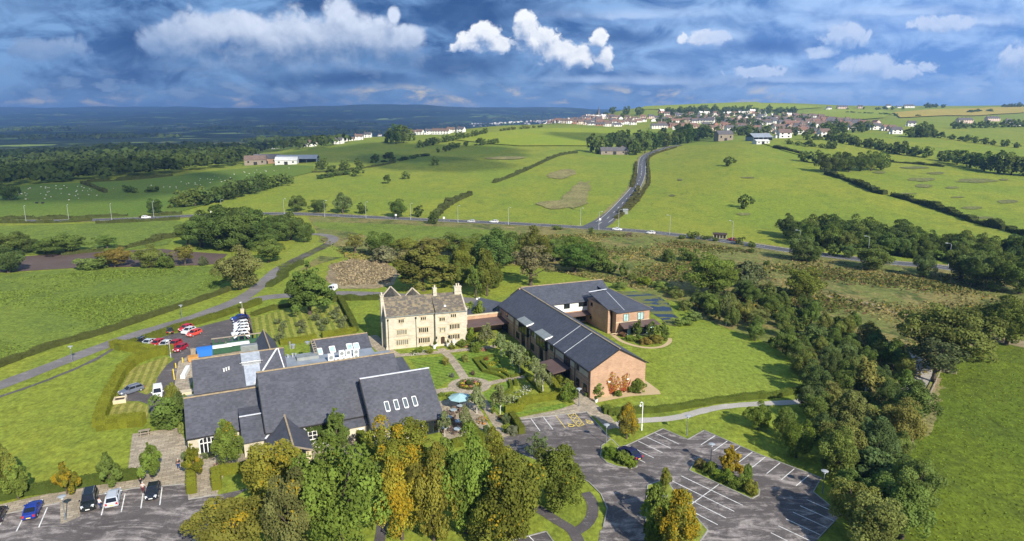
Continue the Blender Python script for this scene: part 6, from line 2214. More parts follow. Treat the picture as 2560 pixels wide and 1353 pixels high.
belt([(2266, 344), (2300, 344), (2330, 342)], 6, 15, 15, 'far', DK, 'tall dark tree beside the last village houses', 'trees beside the last houses', seed=15)
belt([(2380, 322), (2460, 320), (2540, 318), (2600, 316)], 14, 12, 14, 'far', DK, 'tree around the farmsteads on the upper right', 'trees by the upper right farms', seed=16)
belt([(2110, 282), (2180, 286), (2240, 290), (2330, 294)], 9, 6, 12, 'farbush', DK, 'bush on the hedge below the golden hill field', 'bushes below the golden field', seed=17, cat='shrub')
# roadside wood north of the main road, right
belt([(1955, 590), (2010, 600), (2080, 610), (2160, 618), (2250, 628), (2350, 640), (2450, 655), (2560, 672), (2620, 680)], 34, 10.5, 10.5, 'oak', [DARK, (0.10, 0.135, 0.035), (0.11, 0.142, 0.036), (0.063, 0.095, 0.027)], 'green tree in the roadside wood on the right', 'trees of the roadside wood', seed=21, spread=4, fall=0.05)
belt([(2000, 610), (2100, 622), (2200, 634), (2300, 644), (2420, 660), (2560, 690)], 18, 8.5, 9, 'oak', [DARK, (0.10, 0.135, 0.035), (0.11, 0.142, 0.036)], 'green tree in the roadside wood on the right', 'trees of the roadside wood', seed=22, spread=3)
for (u, vb, vt, ww, lab) in ((1999, 652, 583, 74, 'tall bushy tree on the near side of the road'), (2035, 655, 605, 50, 'round tree beside the tall bushy roadside tree'), (2082, 640, 607, 40, 'small light tree showing against the roadside wood'), (2122, 645, 610, 44, 'second small light tree against the roadside wood'), (2183, 674, 612, 104, 'broad grey-green tree in front of the road lamp'), (2308, 694, 628, 52, 'upright tree on the near verge between two lamps'), (2400, 700, 610, 90, 'big tree at the right end of the visible road'), (2440, 715, 625, 100, 'dense tree right of the end of the visible road'), (2490, 725, 630, 110, 'dense tree near the right edge beyond the rough grass'), (2548, 735, 630, 110, 'dense tree on the right edge beyond the rough grass')):
    tree(u, vb, vt, ww, 'oak', random.choice([DARK, (0.088, 0.122, 0.037), (0.076, 0.110, 0.037)]), lab)
for (u, vb, ww, hh, lab) in ((1732, 598, 28, 24, 'round bush at the roadside left of the bus shelter'), (1705, 598, 20, 12, 'small bush left of the roadside round bush'), (1764, 600, 24, 14, 'small bush right of the roadside round bush'), (1788, 604, 18, 14, 'small bush touching the bus shelter'), (1848, 612, 28, 22, 'bush right of the red car'), (1880, 618, 26, 16, 'small bush on the verge right of the red car'), (1392, 575, 26, 13, 'low round bush on the road verge left of the junction'), (1478, 582, 14, 16, 'bush at the mouth of the field track')):
    tree(u, vb, vb - hh, ww, 'farbush', DARK, lab, cat='shrub')
belt([(1965, 598), (2060, 612), (2160, 622), (2250, 634), (2350, 648), (2450, 664), (2580, 690)], 40, 4.5, 8, 'farbush', [DARK, (0.085, 0.12, 0.032), GREEN], 'bush filling the skirt of the roadside wood', 'bushes of the roadside wood', seed=23, spread=3, cat='shrub')
# rough grass bushes
for (u, vb, ww, hh, lab) in ((1668, 655, 36, 34, 'left bush of a pair on the rough grass'), (1720, 652, 48, 32, 'right bush of a pair on the rough grass'), (1878, 632, 16, 12, 'tiny bush on the rough grass below the road'), (1916, 664, 16, 14, 'tiny bush left of the round oak on the rough grass'), (1620, 640, 18, 10, 'low scrub patch on the rough grass'), (1580, 700, 26, 18, 'scrub bush at the pond head'), (1610, 712, 40, 22, 'reedy bush on the pond bank'), (1650, 722, 44, 22, 'broad reedy bush on the pond bank'), (1690, 745, 40, 24, 'bright bush at the right pond bank'), (1712, 775, 40, 26, 'lime green bush at the right pond bank'), (1735, 800, 44, 22, 'low bush below the right pond bank'), (1705, 812, 50, 16, 'rusty low bush at the lawn end of the pond'), (1680, 735, 36, 20, 'yellow-green bush on the far pond bank'), (1550, 722, 40, 18, 'low bush behind the annexe gable')):
    tree(u, vb, vb - hh, ww, 'bush', random.choice([(0.122, 0.152, 0.037), (0.104, 0.134, 0.037), LIME]) if u < 1668 or vb > 690 else DARK, lab, cat='shrub')
# ---- right: oaks and the woodland strip
tree(1776, 738, 626, 158, 'wide', (0.088, 0.120, 0.024), 'big rounded oak on the rough grass right of the pond')
tree(1872, 716, 650, 84, 'bush', GREYG, 'grey-green scrub joined to the right of the big oak', cat='shrub', name='shrub')
tree(2007, 744, 666, 100, 'oak', (0.104, 0.128, 0.024), 'free standing round oak on the rough grass')
tree(2366, 925, 738, 225, 'wide', (0.104, 0.120, 0.032), 'huge spreading oak by the corner of the right field')
tree(2334, 955, 832, 140, 'sparse', (0.073, 0.091, 0.037), 'old cedar with bare pale branches before the huge oak')
tree(2515, 862, 742, 118, 'oak', (0.104, 0.134, 0.027), 'big bright oak cut by the right edge of the photo')
tree(2462, 840, 760, 80, 'oak', (0.091, 0.122, 0.027), 'oak between the huge oak and the right edge')
WOODC = [(0.105, 0.145, 0.034), (0.122, 0.155, 0.036), (0.095, 0.132, 0.032), (0.14, 0.152, 0.044), (0.088, 0.128, 0.042), (0.10, 0.145, 0.036), (0.15, 0.155, 0.04)]
wr = random.Random(5)
wood_poly = [(1730, 760), (1790, 735), (1905, 742), (2060, 790), (2180, 850), (2262, 940), (2290, 1030), (2292, 1090), (2262, 1150), (2300, 1230), (2270, 1300), (2240, 1420), (2130, 1420), (2122, 1300), (2092, 1215), (2075, 1150), (2020, 1060), (2030, 985), (2000, 935), (1920, 870), (1830, 825), (1770, 795)]
for (x, y) in sorted(scatter(wood_poly, 4.5, False, 77, 165), key=lambda p: -p[1]):
    hgt = wr.uniform(4.2, 7.4) * (0.9 if y > 150 else 1.0 if y > 112 else 1.25)
    kd = wr.choice(['oak', 'oak', 'tall', 'tall', 'bush', 'wide'])
    plant_at(Vector((x, y, 0)), hgt * (0.6 if kd == 'bush' else 1), hgt * wr.uniform(0.75, 1.0), kd, tuple(1.28 * q for q in wr.choice(WOODC)), 'young green tree in the woodland strip beside the right field', 'tree', 'trees of the woodland strip', name='tree')
tree(1970, 848, 812, 20, 'birch', (0.366, 0.110, 0.037), 'small rust red tree at the lawn edge of the woodland')
tree(1815, 815, 730, 36, 'birch', PALE, 'pale tall birch at the near edge of the woodland by the pond')
tree(2160, 1000, 890, 80, 'birch', (0.140, 0.140, 0.037), 'pale trunked birch with thin olive crown above the lawn corner')
# ---- hedges
CLIP = (0.20, 0.215, 0.025)
hedge([(284, 868), (330, 876), (400, 886)], 2.2, 2.0, CLIP, 'clipped yellow-green hedge before the red and silver staff cars', seed=2)
hedge([(430, 884), (400, 886), (345, 905), (305, 935)], 2.2, 2.0, CLIP, 'clipped hedge turning down beside the striped yard lawn', seed=3)
hedge([(307, 934), (272, 1000), (247, 1068)], 2.0, 1.8, CLIP, 'long clipped hedge between big left lawn and yard lawn', seed=4)
hedge([(243, 1074), (300, 1066), (362, 1062)], 2.0, 2.2, CLIP, 'thick clipped hedge at the foot of the yard lawn', seed=5)
hedge([(292, 876), (380, 848), (450, 823), (540, 796), (605, 774), (650, 758)], 1.9, 1.6, (0.122, 0.144, 0.022), 'long clipped hedge between driveway and staff car park', seed=6)
hedge([(-60, 938), (0, 915), (130, 868), (250, 835), (400, 785), (520, 745), (575, 725)], 2.2, 1.2, (0.091, 0.104, 0.032), 'ragged brown-green hedge along the left field', rag=0.15, seed=7)
hedge([(0, 1248), (60, 1236), (150, 1224), (240, 1208), (350, 1192)], 1.8, 1.4, (0.079, 0.112, 0.024), 'low leafy hedge behind the front parking bays', rag=0.1, seed=8)
hedge([(478, 1190), (480, 1236)], 1.4, 1.4, CLIP, 'short clipped hedge left of the plaza walkway', seed=9, step=.7)
hedge([(540, 1185), (543, 1226)], 1.4, 1.4, CLIP, 'short clipped hedge right of the plaza walkway', seed=10, step=.7)
hedge([(546, 1186), (600, 1178), (650, 1168)], 1.6, 1.2, CLIP, 'clipped hedge leading from walkway to the porch', seed=11)
hedge([(893, 1085), (912, 1120), (930, 1160)], 1.4, 1.8, (0.122, 0.152, 0.022), 'tall narrow clipped hedge beside the restaurant wall', seed=12, step=.8)
hedge([(1176, 1068), (1200, 1100), (1212, 1106)], 1.1, 1.4, (0.128, 0.159, 0.022), 'clipped hedge along the right side of the patio', seed=13, step=.8)
hedge([(1130, 1118), (1170, 1108), (1212, 1104)], 1.1, 1.4, (0.146, 0.171, 0.022), 'clipped hedge along the bottom of the patio', seed=14, step=.8)
hedge([(1278, 1045), (1296, 1072), (1305, 1086)], 1.2, 1.4, (0.122, 0.140, 0.022), 'clipped hedge at the left end of the disabled bays', seed=15, step=.8)
hedge([(1262, 1032), (1300, 1026), (1312, 1010), (1405, 994)], 1.2, 1.5, CLIP, 'stepped clipped hedge at the bottom of the garden', seed=16, step=.8)
hedge([(1371, 950), (1388, 968), (1400, 988)], 1.2, 1.3, CLIP, 'short clipped hedge beside the annexe walk', seed=17, step=.8)
for (pl, lab) in (([(1185, 900), (1208, 930)], 'left low box hedge of the upper flower bed'), ([(1185, 900), (1232, 892)], 'top low box hedge of the upper flower bed'), ([(1208, 930), (1240, 938), (1262, 948)], 'curved outer box hedge of the upper flower bed'), ([(1203, 905), (1222, 924)], 'inner left box hedge of the upper flower bed'), ([(1222, 924), (1252, 930), (1276, 944)], 'curved inner box hedge of the upper flower bed'), ([(1276, 944), (1304, 938)], 'bottom box hedge of the upper flower bed'), ([(1265, 880), (1310, 935)], 'long box hedge between upper bed and birch row'),
               ([(1274, 954), (1278, 975), (1262, 990), (1266, 1005)], 'curved outer box hedge of the white rose bed'), ([(1288, 952), (1290, 965)], 'inner box hedge stub of the white rose bed'), ([(1316, 944), (1350, 980), (1372, 998)], 'long box hedge between rose bed and birch row'), ([(1282, 1000), (1290, 1010)], 'small box hedge at the foot of the rose bed')):
    hedge(pl, 0.7, 0.6, (0.134, 0.165, 0.024), lab, group=None, seed=len(lab), step=.6, leaf=0.16, dens=28)
hedge([(1520, 1036), (1600, 1032), (1680, 1026), (1760, 1012), (1860, 999), (1940, 992), (2010, 978)], 1.1, 1.2, (0.110, 0.146, 0.027), 'thin young hedge along the gravel path below the big lawn', rag=0.16, seed=20, dens=22)
hedge([(1520, 1036), (1512, 1025)], 1.6, 1.2, (0.110, 0.146, 0.027), 'hedge stub at the paved end of the thin young hedge', seed=21, step=.7)
hedge([(850, 752), (868, 785), (890, 830)], 1.6, 1.6, (0.091, 0.116, 0.024), 'dark hedge between orchard lawn and manor lawn', seed=22)
hedge([(632, 790), (680, 775), (735, 766), (800, 760), (848, 752)], 1.6, 1.2, (0.104, 0.122, 0.024), 'hedge along the back of the orchard lawn', seed=23, rag=.12)
hedge([(700, 862), (760, 854), (790, 848)], 1.6, 1.4, CLIP, 'clipped hedge below the orchard lawn on the left', seed=24)
hedge([(805, 846), (850, 838), (890, 832)], 1.6, 1.5, CLIP, 'clipped hedge below the orchard lawn on the right', seed=25)
hedge([(830, 748), (880, 750), (950, 748)], 2.0, 1.4, (0.085, 0.110, 0.024), 'ragged hedge behind the manor lawn', rag=.16, seed=26)
for (pl, lab) in (([(700, 690), (730, 672), (756, 660)], 'hedge on the left of the upper driveway'), ([(672, 718), (700, 700), (716, 690)], 'hedge on the right of the upper driveway')):
    hedge(pl, 2.2, 1.3, (0.085, 0.110, 0.029), lab, rag=.2, seed=27)
# field hedges
FH = (0.088, 0.105, 0.034)
def fhedge(pl, w_, h_, lab, seed, col=FH, dens=4, leaf=0.75, rag=.34):
    hedge(pl, w_, h_, col, lab, far=True, rag=rag, seed=seed, dens=dens, leaf=leaf, step=3.0)


fhedge([(1085, 548), (1100, 530), (1130, 508), (1175, 488)], 4.0, 2.6, 'overgrown lower end of the hedge across the middle field', 31)
fhedge([(1235, 458), (1290, 437), (1345, 412), (1400, 389), (1440, 383)], 3.0, 2.0, 'thin upper hedge across the middle field', 32)
fhedge([(2065, 436), (2120, 452), (2180, 478), (2213, 487)], 3.5, 2.4, 'dark hedge running down from the right hill clump', 33, (0.075, 0.098, 0.03))
fhedge([(2232, 490), (2300, 510), (2380, 536), (2450, 560), (2510, 575)], 3.5, 2.4, 'long dark hedge down the right hand hill', 34, (0.075, 0.098, 0.03))
fhedge([(2522, 578), (2560, 588), (2620, 604)], 3.5, 2.4, 'dark hedge end at the right edge of the hill', 35, (0.075, 0.098, 0.03))
fhedge([(1935, 370), (1990, 382), (2010, 388)], 3.5, 2.2, 'short dark hedge beside the white farm shed', 36)
fhedge([(205, 460), (235, 470), (265, 483)], 2.5, 2.0, 'hedge dividing the two sheep fields', 37)
fhedge([(205, 458), (330, 450), (430, 440)], 2.5, 2.0, 'hedge along the top of the right sheep field', 38)
fhedge([(0, 558), (60, 558), (150, 557), (230, 553)], 2.0, 1.6, 'hedge on the near side of the road at the left', 39)
fhedge([(0, 549), (100, 549), (200, 546), (320, 541)], 2.0, 1.5, 'hedge on the far side of the road at the left', 40)
fhedge([(350, 546), (400, 540), (455, 536)], 2.0, 1.6, 'hedge on the far side of the road by the copse', 41)
fhedge([(240, 560), (340, 556), (450, 549)], 1.6, 1.3, 'low hedge on the near side of the road by the copse', 42)
fhedge([(300, 625), (360, 612), (400, 600), (450, 592)], 3.0, 2.0, 'hedge from the single round tree to the copse', 43)
fhedge([(155, 638), (200, 634), (260, 628)], 2.0, 1.4, 'low hedge along the top of the ploughed field', 44)
fhedge([(1550, 534), (1585, 495), (1596, 470)], 2.2, 1.6, 'left hedge of the country lane above the junction', 45, (0.104, 0.104, 0.037))
fhedge([(1540, 548), (1585, 512), (1610, 478), (1622, 450), (1620, 400), (1640, 385), (1690, 370)], 2.2, 1.6, 'right hedge of the country lane', 46, (0.104, 0.104, 0.037))
fhedge([(1580, 470), (1588, 440), (1590, 410)], 2.4, 1.8, 'upper left hedge of the country lane', 47, (0.104, 0.104, 0.037))
fhedge([(2200, 404), (2280, 410), (2360, 418)], 3.0, 1.8, 'hedge line between clump and right edge wood', 48)
fhedge([(780, 432), (850, 428), (930, 418), (985, 407)], 2.5, 1.5, 'hedge along the lane rising from the farm', 49)

# ---- far wooded valley: reads as one mass
def wood_mass(name, label, pts, hrange, wrange, quad, per, cols, seed):
    rng = np.random.default_rng(seed)
    P_, N_, S_, T_ = [], [], [], []
    for (x, y) in pts:
        h = rng.uniform(*hrange)
        w_ = rng.uniform(*wrange)
        z = hz(x, y)
        d = unit(rng.normal(size=(per, 3)) + np.array([0, 0, .5]))
        d[:, 2] = np.abs(d[:, 2]) * rng.choice([1, 1, -0.4], per)
        lob = 1 + .2 * np.sin(np.arctan2(d[:, 1], d[:, 0]) * 3 + rng.uniform(0, 6))
        p = np.stack([x + d[:, 0] * w_ / 2 * lob, y + d[:, 1] * w_ / 2 * lob, z + h * .55 + d[:, 2] * h * .45], 1)
        P_.append(p)
        N_.append(unit(d + rng.normal(scale=.35, size=d.shape)))
        S_.append(np.full(per, quad) * rng.uniform(.7, 1.3, per) * w_ / 10)
        t = np.clip(rng.random() * .6 + .4 * rng.random(per), 0, 1)
        T_.append(np.stack([t, np.ones(per), rng.random(per)], 1))
    me = quads_mesh(name, np.concatenate(P_), np.concatenate(N_), np.concatenate(S_), np.concatenate(T_))
    o = link(name, me)
    o.color = (*cols, 0)
    tag(o, label, 'wood', None, 'stuff')


pts = scatter([(-120, 474), (0, 472), (100, 460), (210, 455), (330, 446), (440, 436), (560, 420), (620, 412), (640, 395), (600, 388), (400, 402), (200, 412), (0, 425), (-120, 430)], 11, True, 5, 420)
wood_mass('wood', 'dark wood along the top edge of the sheep fields', pts, (10, 16), (11, 15), 3.4, 60, DEEP, 8)
pts = scatter([(-150, 425), (0, 422), (300, 404), (600, 384), (800, 372), (940, 350), (900, 345), (700, 352), (400, 368), (0, 378), (-150, 380)], 27, True, 6, 620)
pts = [p for p in pts if math.sin(p[0] / 130 + 1.2 * math.sin(p[1] / 170)) + math.sin(p[1] / 120 + p[0] / 300) > 0.15]
wood_mass('wood', 'wooded fields spreading across the left valley', pts, (10, 17), (16, 30), 3.2, 34, DEEP, 9)
pts = [(0, 0)]
rr = random.Random(12)
pts = []
for _ in range(900):
    Yd = rr.uniform(2400, 5200)
    xx = rr.uniform(-0.85, 0.1) * Yd
    if math.sin(xx / 260 + 1.5 * math.sin(Yd / 300)) + math.sin(Yd / 210 + xx / 500) > 0.2:
        pts.append((xx, Yd))
wood_mass('wood', 'distant woods on the valley floor below the blue hills', pts, (10, 18), (40, 90), 2.0, 18, DEEP, 10)


# ---- rank grass and bracken on the rough land, tussocks in the fields: nobody could count them
def grass_mass(name, label, pix, n, size, hgt, col, fall, seed, far=True, clump=0.0):
    pl = [tuple((G(u, v) if far else P(u, v)).xy) for u, v in pix]
    rng = np.random.default_rng(seed)
    xs, ys = np.array([p[0] for p in pl]), np.array([p[1] for p in pl])
    x, y = rng.uniform(xs.min(), xs.max(), n * 6), rng.uniform(ys.min(), ys.max(), n * 6)
    ins = np.zeros(len(x), bool)
    j = len(pl) - 1
    for i in range(len(pl)):
        cr = ((ys[i] > y) != (ys[j] > y)) & (x < (xs[j] - xs[i]) * (y - ys[i]) / (ys[j] - ys[i] + 1e-9) + xs[i])
        ins ^= cr
        j = i
    if clump:
        ins &= (np.sin(x / 9 + 2 * np.sin(y / 13 + seed)) + np.sin(y / 7 + 1.5 * np.sin(x / 17)) + rng.normal(scale=.5, size=len(x))) > clump
    x, y = x[ins][:n], y[ins][:n]
    m = len(x)
    h_ = hgt * rng.uniform(.3, 1.2, m)
    pos = np.stack([x, y, H(x, y) + h_ * .5], 1)
    nr = unit(rng.normal(size=(m, 3)) * np.array([1, 1, .5]) + np.array([0, -.3, .9]))
    o = link(name, quads_mesh(name, pos, nr, size * rng.uniform(.5, 1.6, m), np.stack([rng.random(m), rng.random(m), rng.random(m)], 1), None, [M_LEAF], .6))
    o.color = (*col, fall)
    tag(o, label, 'grass', None, 'stuff')


RP = [(800, 600), (1000, 650), (1200, 600), (1480, 582), (1560, 588), (1800, 616), (2000, 645), (2370, 686), (2600, 740), (2600, 850), (2400, 870), (2300, 960), (2100, 900), (1900, 800), (1760, 790), (1700, 750), (1560, 715), (1440, 690), (1330, 668), (1000, 660), (870, 650)]
grass_mass('rank_grass', 'pale dead grass standing over the rough land', RP, 15000, .8, .6, (0.27, 0.225, 0.085), .05, 1, clump=.2)
grass_mass('rank_grass', 'green tussocks and brambles over the rough land', RP, 13000, 1.0, .9, (0.11, 0.13, 0.035), .02, 2, clump=.5)
grass_mass('bracken', 'brown bracken patches on the rough land', RP, 5000, .9, .8, (0.15, 0.095, 0.05), .0, 3, clump=1.0)
grass_mass('rank_grass', 'dry mauve reeds of the patch behind the manor', [(828, 662), (880, 650), (955, 654), (990, 680), (975, 708), (850, 716)], 2500, .7, .9, (0.33, 0.265, 0.165), .0, 4)
grass_mass('field_grass', 'coarse tussocks of the right hand field', [(2285, 1100), (2310, 1040), (2350, 945), (2400, 880), (2560, 870), (2900, 880), (2900, 1400), (2260, 1400), (2265, 1250)], 11000, .36, .14, (0.18, 0.235, 0.034), .0, 5, False)
grass_mass('field_grass', 'coarse tussocks of the left pasture', [(0, 700), (185, 680), (505, 672), (600, 680), (540, 720), (250, 825), (0, 905)], 9000, .6, .2, (0.145, 0.20, 0.034), .0, 6, False, .3)
# ================================================================== vehicles
M_PAINT = mat('car_paint', (0.5, 0.5, 0.5), 0.22, spec=0.6, objcol=True)
M_CARGL = mat('car_glass', (0.012, 0.014, 0.018), 0.06, spec=0.7)
M_TYRE = mat('tyre', (0.018, 0.018, 0.018), 0.9)
M_RIM = mat('alloy_rim', (0.55, 0.55, 0.57), 0.35, metal=0.5)
M_LAMPW = mat('headlight', (0.75, 0.76, 0.78), 0.1, spec=0.8)
M_LAMPR = mat('tail_light', (0.45, 0.02, 0.02), 0.2, spec=0.6)
M_PLATEW = mat('plate_white', (0.75, 0.75, 0.72), 0.5)
M_PLATEY = mat('plate_yellow', (0.75, 0.55, 0.06), 0.5)
M_BLACKP = mat('black_plastic', (0.02, 0.02, 0.02), 0.6)

CARS = {
    # length, half width, height, belt, windscreen base x, roof front x, roof rear x, rear glass base x, bonnet height, tail height
    'hatchback': (4.0, 0.87, 1.48, 0.93, -0.95, -0.25, 1.35, 1.88, 0.90, 0.93),
    'estate': (4.6, 0.89, 1.48, 0.94, -1.0, -0.35, 1.75, 2.18, 0.88, 0.92),
    'saloon': (4.6, 0.89, 1.42, 0.92, -0.95, -0.30, 0.85, 1.55, 0.86, 0.98),
    'off_roader': (4.7, 0.95, 1.84, 1.10, -0.95, -0.50, 2.05, 2.25, 1.08, 1.10),
    'van': (4.4, 0.90, 1.85, 1.08, -1.35, -0.75, 2.12, 2.16, 0.98, 1.08),
}
CARP = {}


def car_proto(kind):
    if kind in CARP:
        return CARP[kind]
    L, hw, Hh, belt, wx, rf, rr, gx, bon, tail = CARS[kind]
    h = L / 2
    st = [(-h, .70, .34, bon - .26), (-h + .12, .86, .25, bon - .14), (-h + .55, .97, .20, bon - .03), (wx, 1.0, .18, belt), (0.2, 1.0, .18, belt + .02), (gx - .3, 1.0, .20, belt + .02), (gx, .97, .22, tail), (h - .12, .90, .27, tail - .06 if kind == 'saloon' else tail - .02), (h, .80, .36, tail - .22)]
    mb = MB()
    rings = []
    for (x, k, zb, zt) in st:
        w_ = hw * k
        zm = zb + (zt - zb) * .55
        rings.append([(x, -w_ * .9, zb), (x, -w_, zb + .14), (x, -w_, zm), (x, -w_ * .94, zt - .05), (x, -w_ * .84, zt), (x, w_ * .84, zt), (x, w_ * .94, zt - .05), (x, w_, zm), (x, w_, zb + .14), (x, w_ * .9, zb)])
    n = 10
    vs = [p for r_ in rings for p in r_]
    fs = []
    for i in range(len(rings) - 1):
        for k in range(n):
            a, b = i * n + k, i * n + (k + 1) % n
            fs.append((a, a + n, b + n, b))
    fs += [tuple(range(n)), tuple(reversed(range((len(rings) - 1) * n, len(rings) * n)))]
    mb.mesh(vs, fs)
    tw = hw * .72
    rz_ = Hh
    # roof panel with rounded edges, pillars
    mb.hexa([(rf - .05, -tw, rz_ - .07), (rr + .05, -tw, rz_ - .09), (rr + .05, tw, rz_ - .09), (rf - .05, tw, rz_ - .07)],
            [(rf + .12, -tw * .88, rz_), (rr - .1, -tw * .88, rz_ - .02), (rr - .1, tw * .88, rz_ - .02), (rf + .12, tw * .88, rz_)])
    for s in (-1, 1):
        for (a, b, t) in (((wx, s * hw * .84, belt - .02), (rf, s * tw, rz_ - .05), .07), ((gx, s * hw * .82, tail - .03), (rr, s * tw, rz_ - .07), .12), (((wx + gx) / 2, s * hw * .855, belt), ((rf + rr) / 2, s * tw * 1.0, rz_ - .05), .09)):
            bar(mb, a, b, t, t)
        bar(mb, (rf, s * tw, rz_ - .05), (rr, s * tw, rz_ - .07), .08, .06)
    if kind == 'van':
        for s in (-1, 1):
            mb.hexa([(-.2, s * hw * .80 if s < 0 else s * hw * .70, belt - .02), (gx - .02, s * hw * .80 if s < 0 else s * hw * .70, belt - .02), (gx - .02, s * hw * .70 if s < 0 else s * hw * .80, belt - .02), (-.2, s * hw * .70 if s < 0 else s * hw * .80, belt - .02)],
                    [(-.2, s * tw - .06 * (s < 0) - .02, rz_ - .05), (rr, s * tw - .06 * (s < 0) - .02, rz_ - .05), (rr, s * tw + .06 * (s > 0) + .02, rz_ - .05), (-.2, s * tw + .06 * (s > 0) + .02, rz_ - .05)])
    e = link(kind, None)
    e['category'] = 'car'
    mb.build('body', M_PAINT, e)
    g = MB()
    g.hexa([(wx, -hw * .83, belt - .01), (gx, -hw * .81, tail - .02), (gx, hw * .81, tail - .02), (wx, hw * .83, belt - .01)],
           [(rf, -tw * .99, rz_ - .06), (rr, -tw * .99, rz_ - .08), (rr, tw * .99, rz_ - .08), (rf, tw * .99, rz_ - .06)])
    g.build('windows', M_CARGL, e)
    R_ = .31 if kind in ('hatchback', 'estate', 'saloon', 'van') else .37
    for sx in (-h + .78, h - .80):
        for s in (-1, 1):
            w_ = MB()
            w_.tube([(sx, s * (hw - .19), R_), (sx, s * (hw + .015), R_)], R_, 16)
            o = w_.build('wheel', M_TYRE, e)
            q = MB()
            q.tube([(sx, s * (hw + .012), R_), (sx, s * (hw + .03), R_)], R_ * .62, 12)
            q.build('rim', M_RIM, o)
    for s in (-1, 1):
        q = MB()
        q.hexa([(-h + .02, s * hw * .62 - .15, bon - .36), (-h + .3, s * hw * .72 - .15, bon - .34), (-h + .3, s * hw * .72 + .15, bon - .34), (-h + .02, s * hw * .62 + .15, bon - .36)],
               [(-h + .06, s * hw * .62 - .15, bon - .17), (-h + .3, s * hw * .72 - .15, bon - .08), (-h + .3, s * hw * .72 + .15, bon - .08), (-h + .06, s * hw * .62 + .15, bon - .17)])
        q.build('headlight', M_LAMPW, e)
        q = MB()
        q.box(h - .16, h + .01, s * hw * .72 - .13, s * hw * .72 + .13, tail - .36, tail - .08)
        q.build('tail_light', M_LAMPR, e)
        q = MB()
        q.box(wx + .25, wx + .42, s * (hw + .10) - .1, s * (hw + .10) + .1, belt, belt + .16)
        q.build('mirror', M_PAINT, e)
    q = MB()
    q.box(-h - .02, -h + .02, -.26, .26, .42, .54)
    q.build('number_plate', M_PLATEW, e)
    q = MB()
    q.box(h - .01, h + .025, -.26, .26, .46, .58)
    q.build('number_plate', M_PLATEY, e)
    q = MB()
    q.box(-h - .01, -h + .1, -.5, .5, .26, .40)
    q.build('grille', M_BLACKP, e)
    if kind in ('off_roader', 'estate'):
        for s in (-1, 1):
            q = MB()
            q.tube([(rf + .3, s * tw * .9, Hh + .05), (rr - .3, s * tw * .9, Hh + .05)], .025, 6)
            q.build('roof_rail', M_RIM, e)
    CARP[kind] = e
    e.location = (0, 0, -200)
    return e


_first = set()


def car(kind, u, v, front, col, label, far=False, group=None):
    """vehicle standing at a sighted point, nose towards a second sighted point"""
    f = G if far else P
    c = f(u, v)
    q = f(*front)
    src = car_proto(kind)
    if kind not in _first:
        _first.add(kind)
        o = src
    else:
        o = copy_tree(src)
    o.name = kind
    z = c.z + (lift(c.y, 0.15) if far else (0.058 if far is False else 0))
    o.location = (c.x, c.y, z)
    o.rotation_euler = (0, 0, math.atan2(q.y - c.y, q.x - c.x) + math.pi)
    paint(o, col)
    tag(o, label, 'van' if kind == 'van' else 'car', group)
    return o


def zs(x, y):
    return 280 + x * .17, 770 + y * .17


def zf(x, y):
    return 180 + x * .1484, 1130 + y * .1484


WHT, SIL, RED, BLK, NAVY, BLUE = (0.78, 0.78, 0.78), (0.50, 0.52, 0.54), (0.42, 0.018, 0.022), (0.016, 0.017, 0.02), (0.010, 0.014, 0.06), (0.012, 0.035, 0.24)
for kind, (x, y), (fx, fy), col, lab in (
    ('hatchback', (855, 365), (858, 320), BLK, 'black hatchback parked alone against the long driveway hedge'),
    ('hatchback', (1085, 328), (985, 372), (0.50, 0.016, 0.03), 'bright red car hidden behind the white hatchback'),
    ('hatchback', (1128, 368), (1030, 410), (0.62, 0.63, 0.65), 'white hatchback between two red cars'),
    ('hatchback', (1210, 405), (1105, 445), (0.62, 0.07, 0.045), 'coral red hatchback nearest the open yard'),
    ('estate', (400, 530), (330, 560), BLK, 'dark car at the corner of the two hedges'),
    ('saloon', (535, 545), (450, 590), (0.48, 0.52, 0.56), 'silver car second from the hedge corner'),
    ('hatchback', (665, 555), (580, 600), (0.45, 0.02, 0.025), 'red car between two silver cars behind the hedge'),
    ('hatchback', (780, 572), (695, 618), SIL, 'silver car between two red cars behind the hedge'),
    ('hatchback', (925, 565), (840, 610), (0.36, 0.015, 0.02), 'dark red car second from the lane end of the hedge row'),
    ('hatchback', (1010, 625), (905, 680), (0.30, 0.012, 0.03), 'crimson hatchback at the lane end of the hedge row'),
    ('saloon', (1880, 172), (1775, 190), BLUE, 'blue car at the far end of the row by the fence'),
    ('hatchback', (1890, 212), (1780, 228), (0.035, 0.03, 0.08), 'dark purple car next to the blue one by the fence'),
    ('hatchback', (1905, 262), (1790, 280), WHT, 'white car third from the far end of the fence row'),
    ('hatchback', (1910, 308), (1795, 326), WHT, 'white car in the middle of the fence row'),
    ('hatchback', (1908, 352), (1795, 370), WHT, 'white car fifth from the far end of the fence row'),
    ('hatchback', (1880, 400), (1765, 418), WHT, 'white car standing forward of the fence row'),
    ('hatchback', (1915, 446), (1800, 464), WHT, 'white car nearest the green store in the fence row'),
    ('hatchback', (1880, 512), (1780, 530), BLK, 'black car close to the green store'),
    ('estate', (285, 1248), (120, 1300), (0.13, 0.145, 0.18), 'blue grey estate with roof rails beside the yard lawn'),
    ('van', (678, 1290), (672, 1400), WHT, 'white van in the service lane')):
    car(kind, *zs(x, y), zs(fx, fy), col, lab, False)
car('off_roader', *zf(300, 890), zf(265, 1040), (0.012, 0.016, 0.017), 'big black off-roader in the front parking bays')
car('estate', *zf(705, 825), zf(745, 660), (0.46, 0.49, 0.54), 'silver grey hatch seen from behind with a person at its side')
car('hatchback', *zf(1370, 725), zf(1325, 860), (0.014, 0.018, 0.028), 'dark blue black hatchback facing the forecourt')
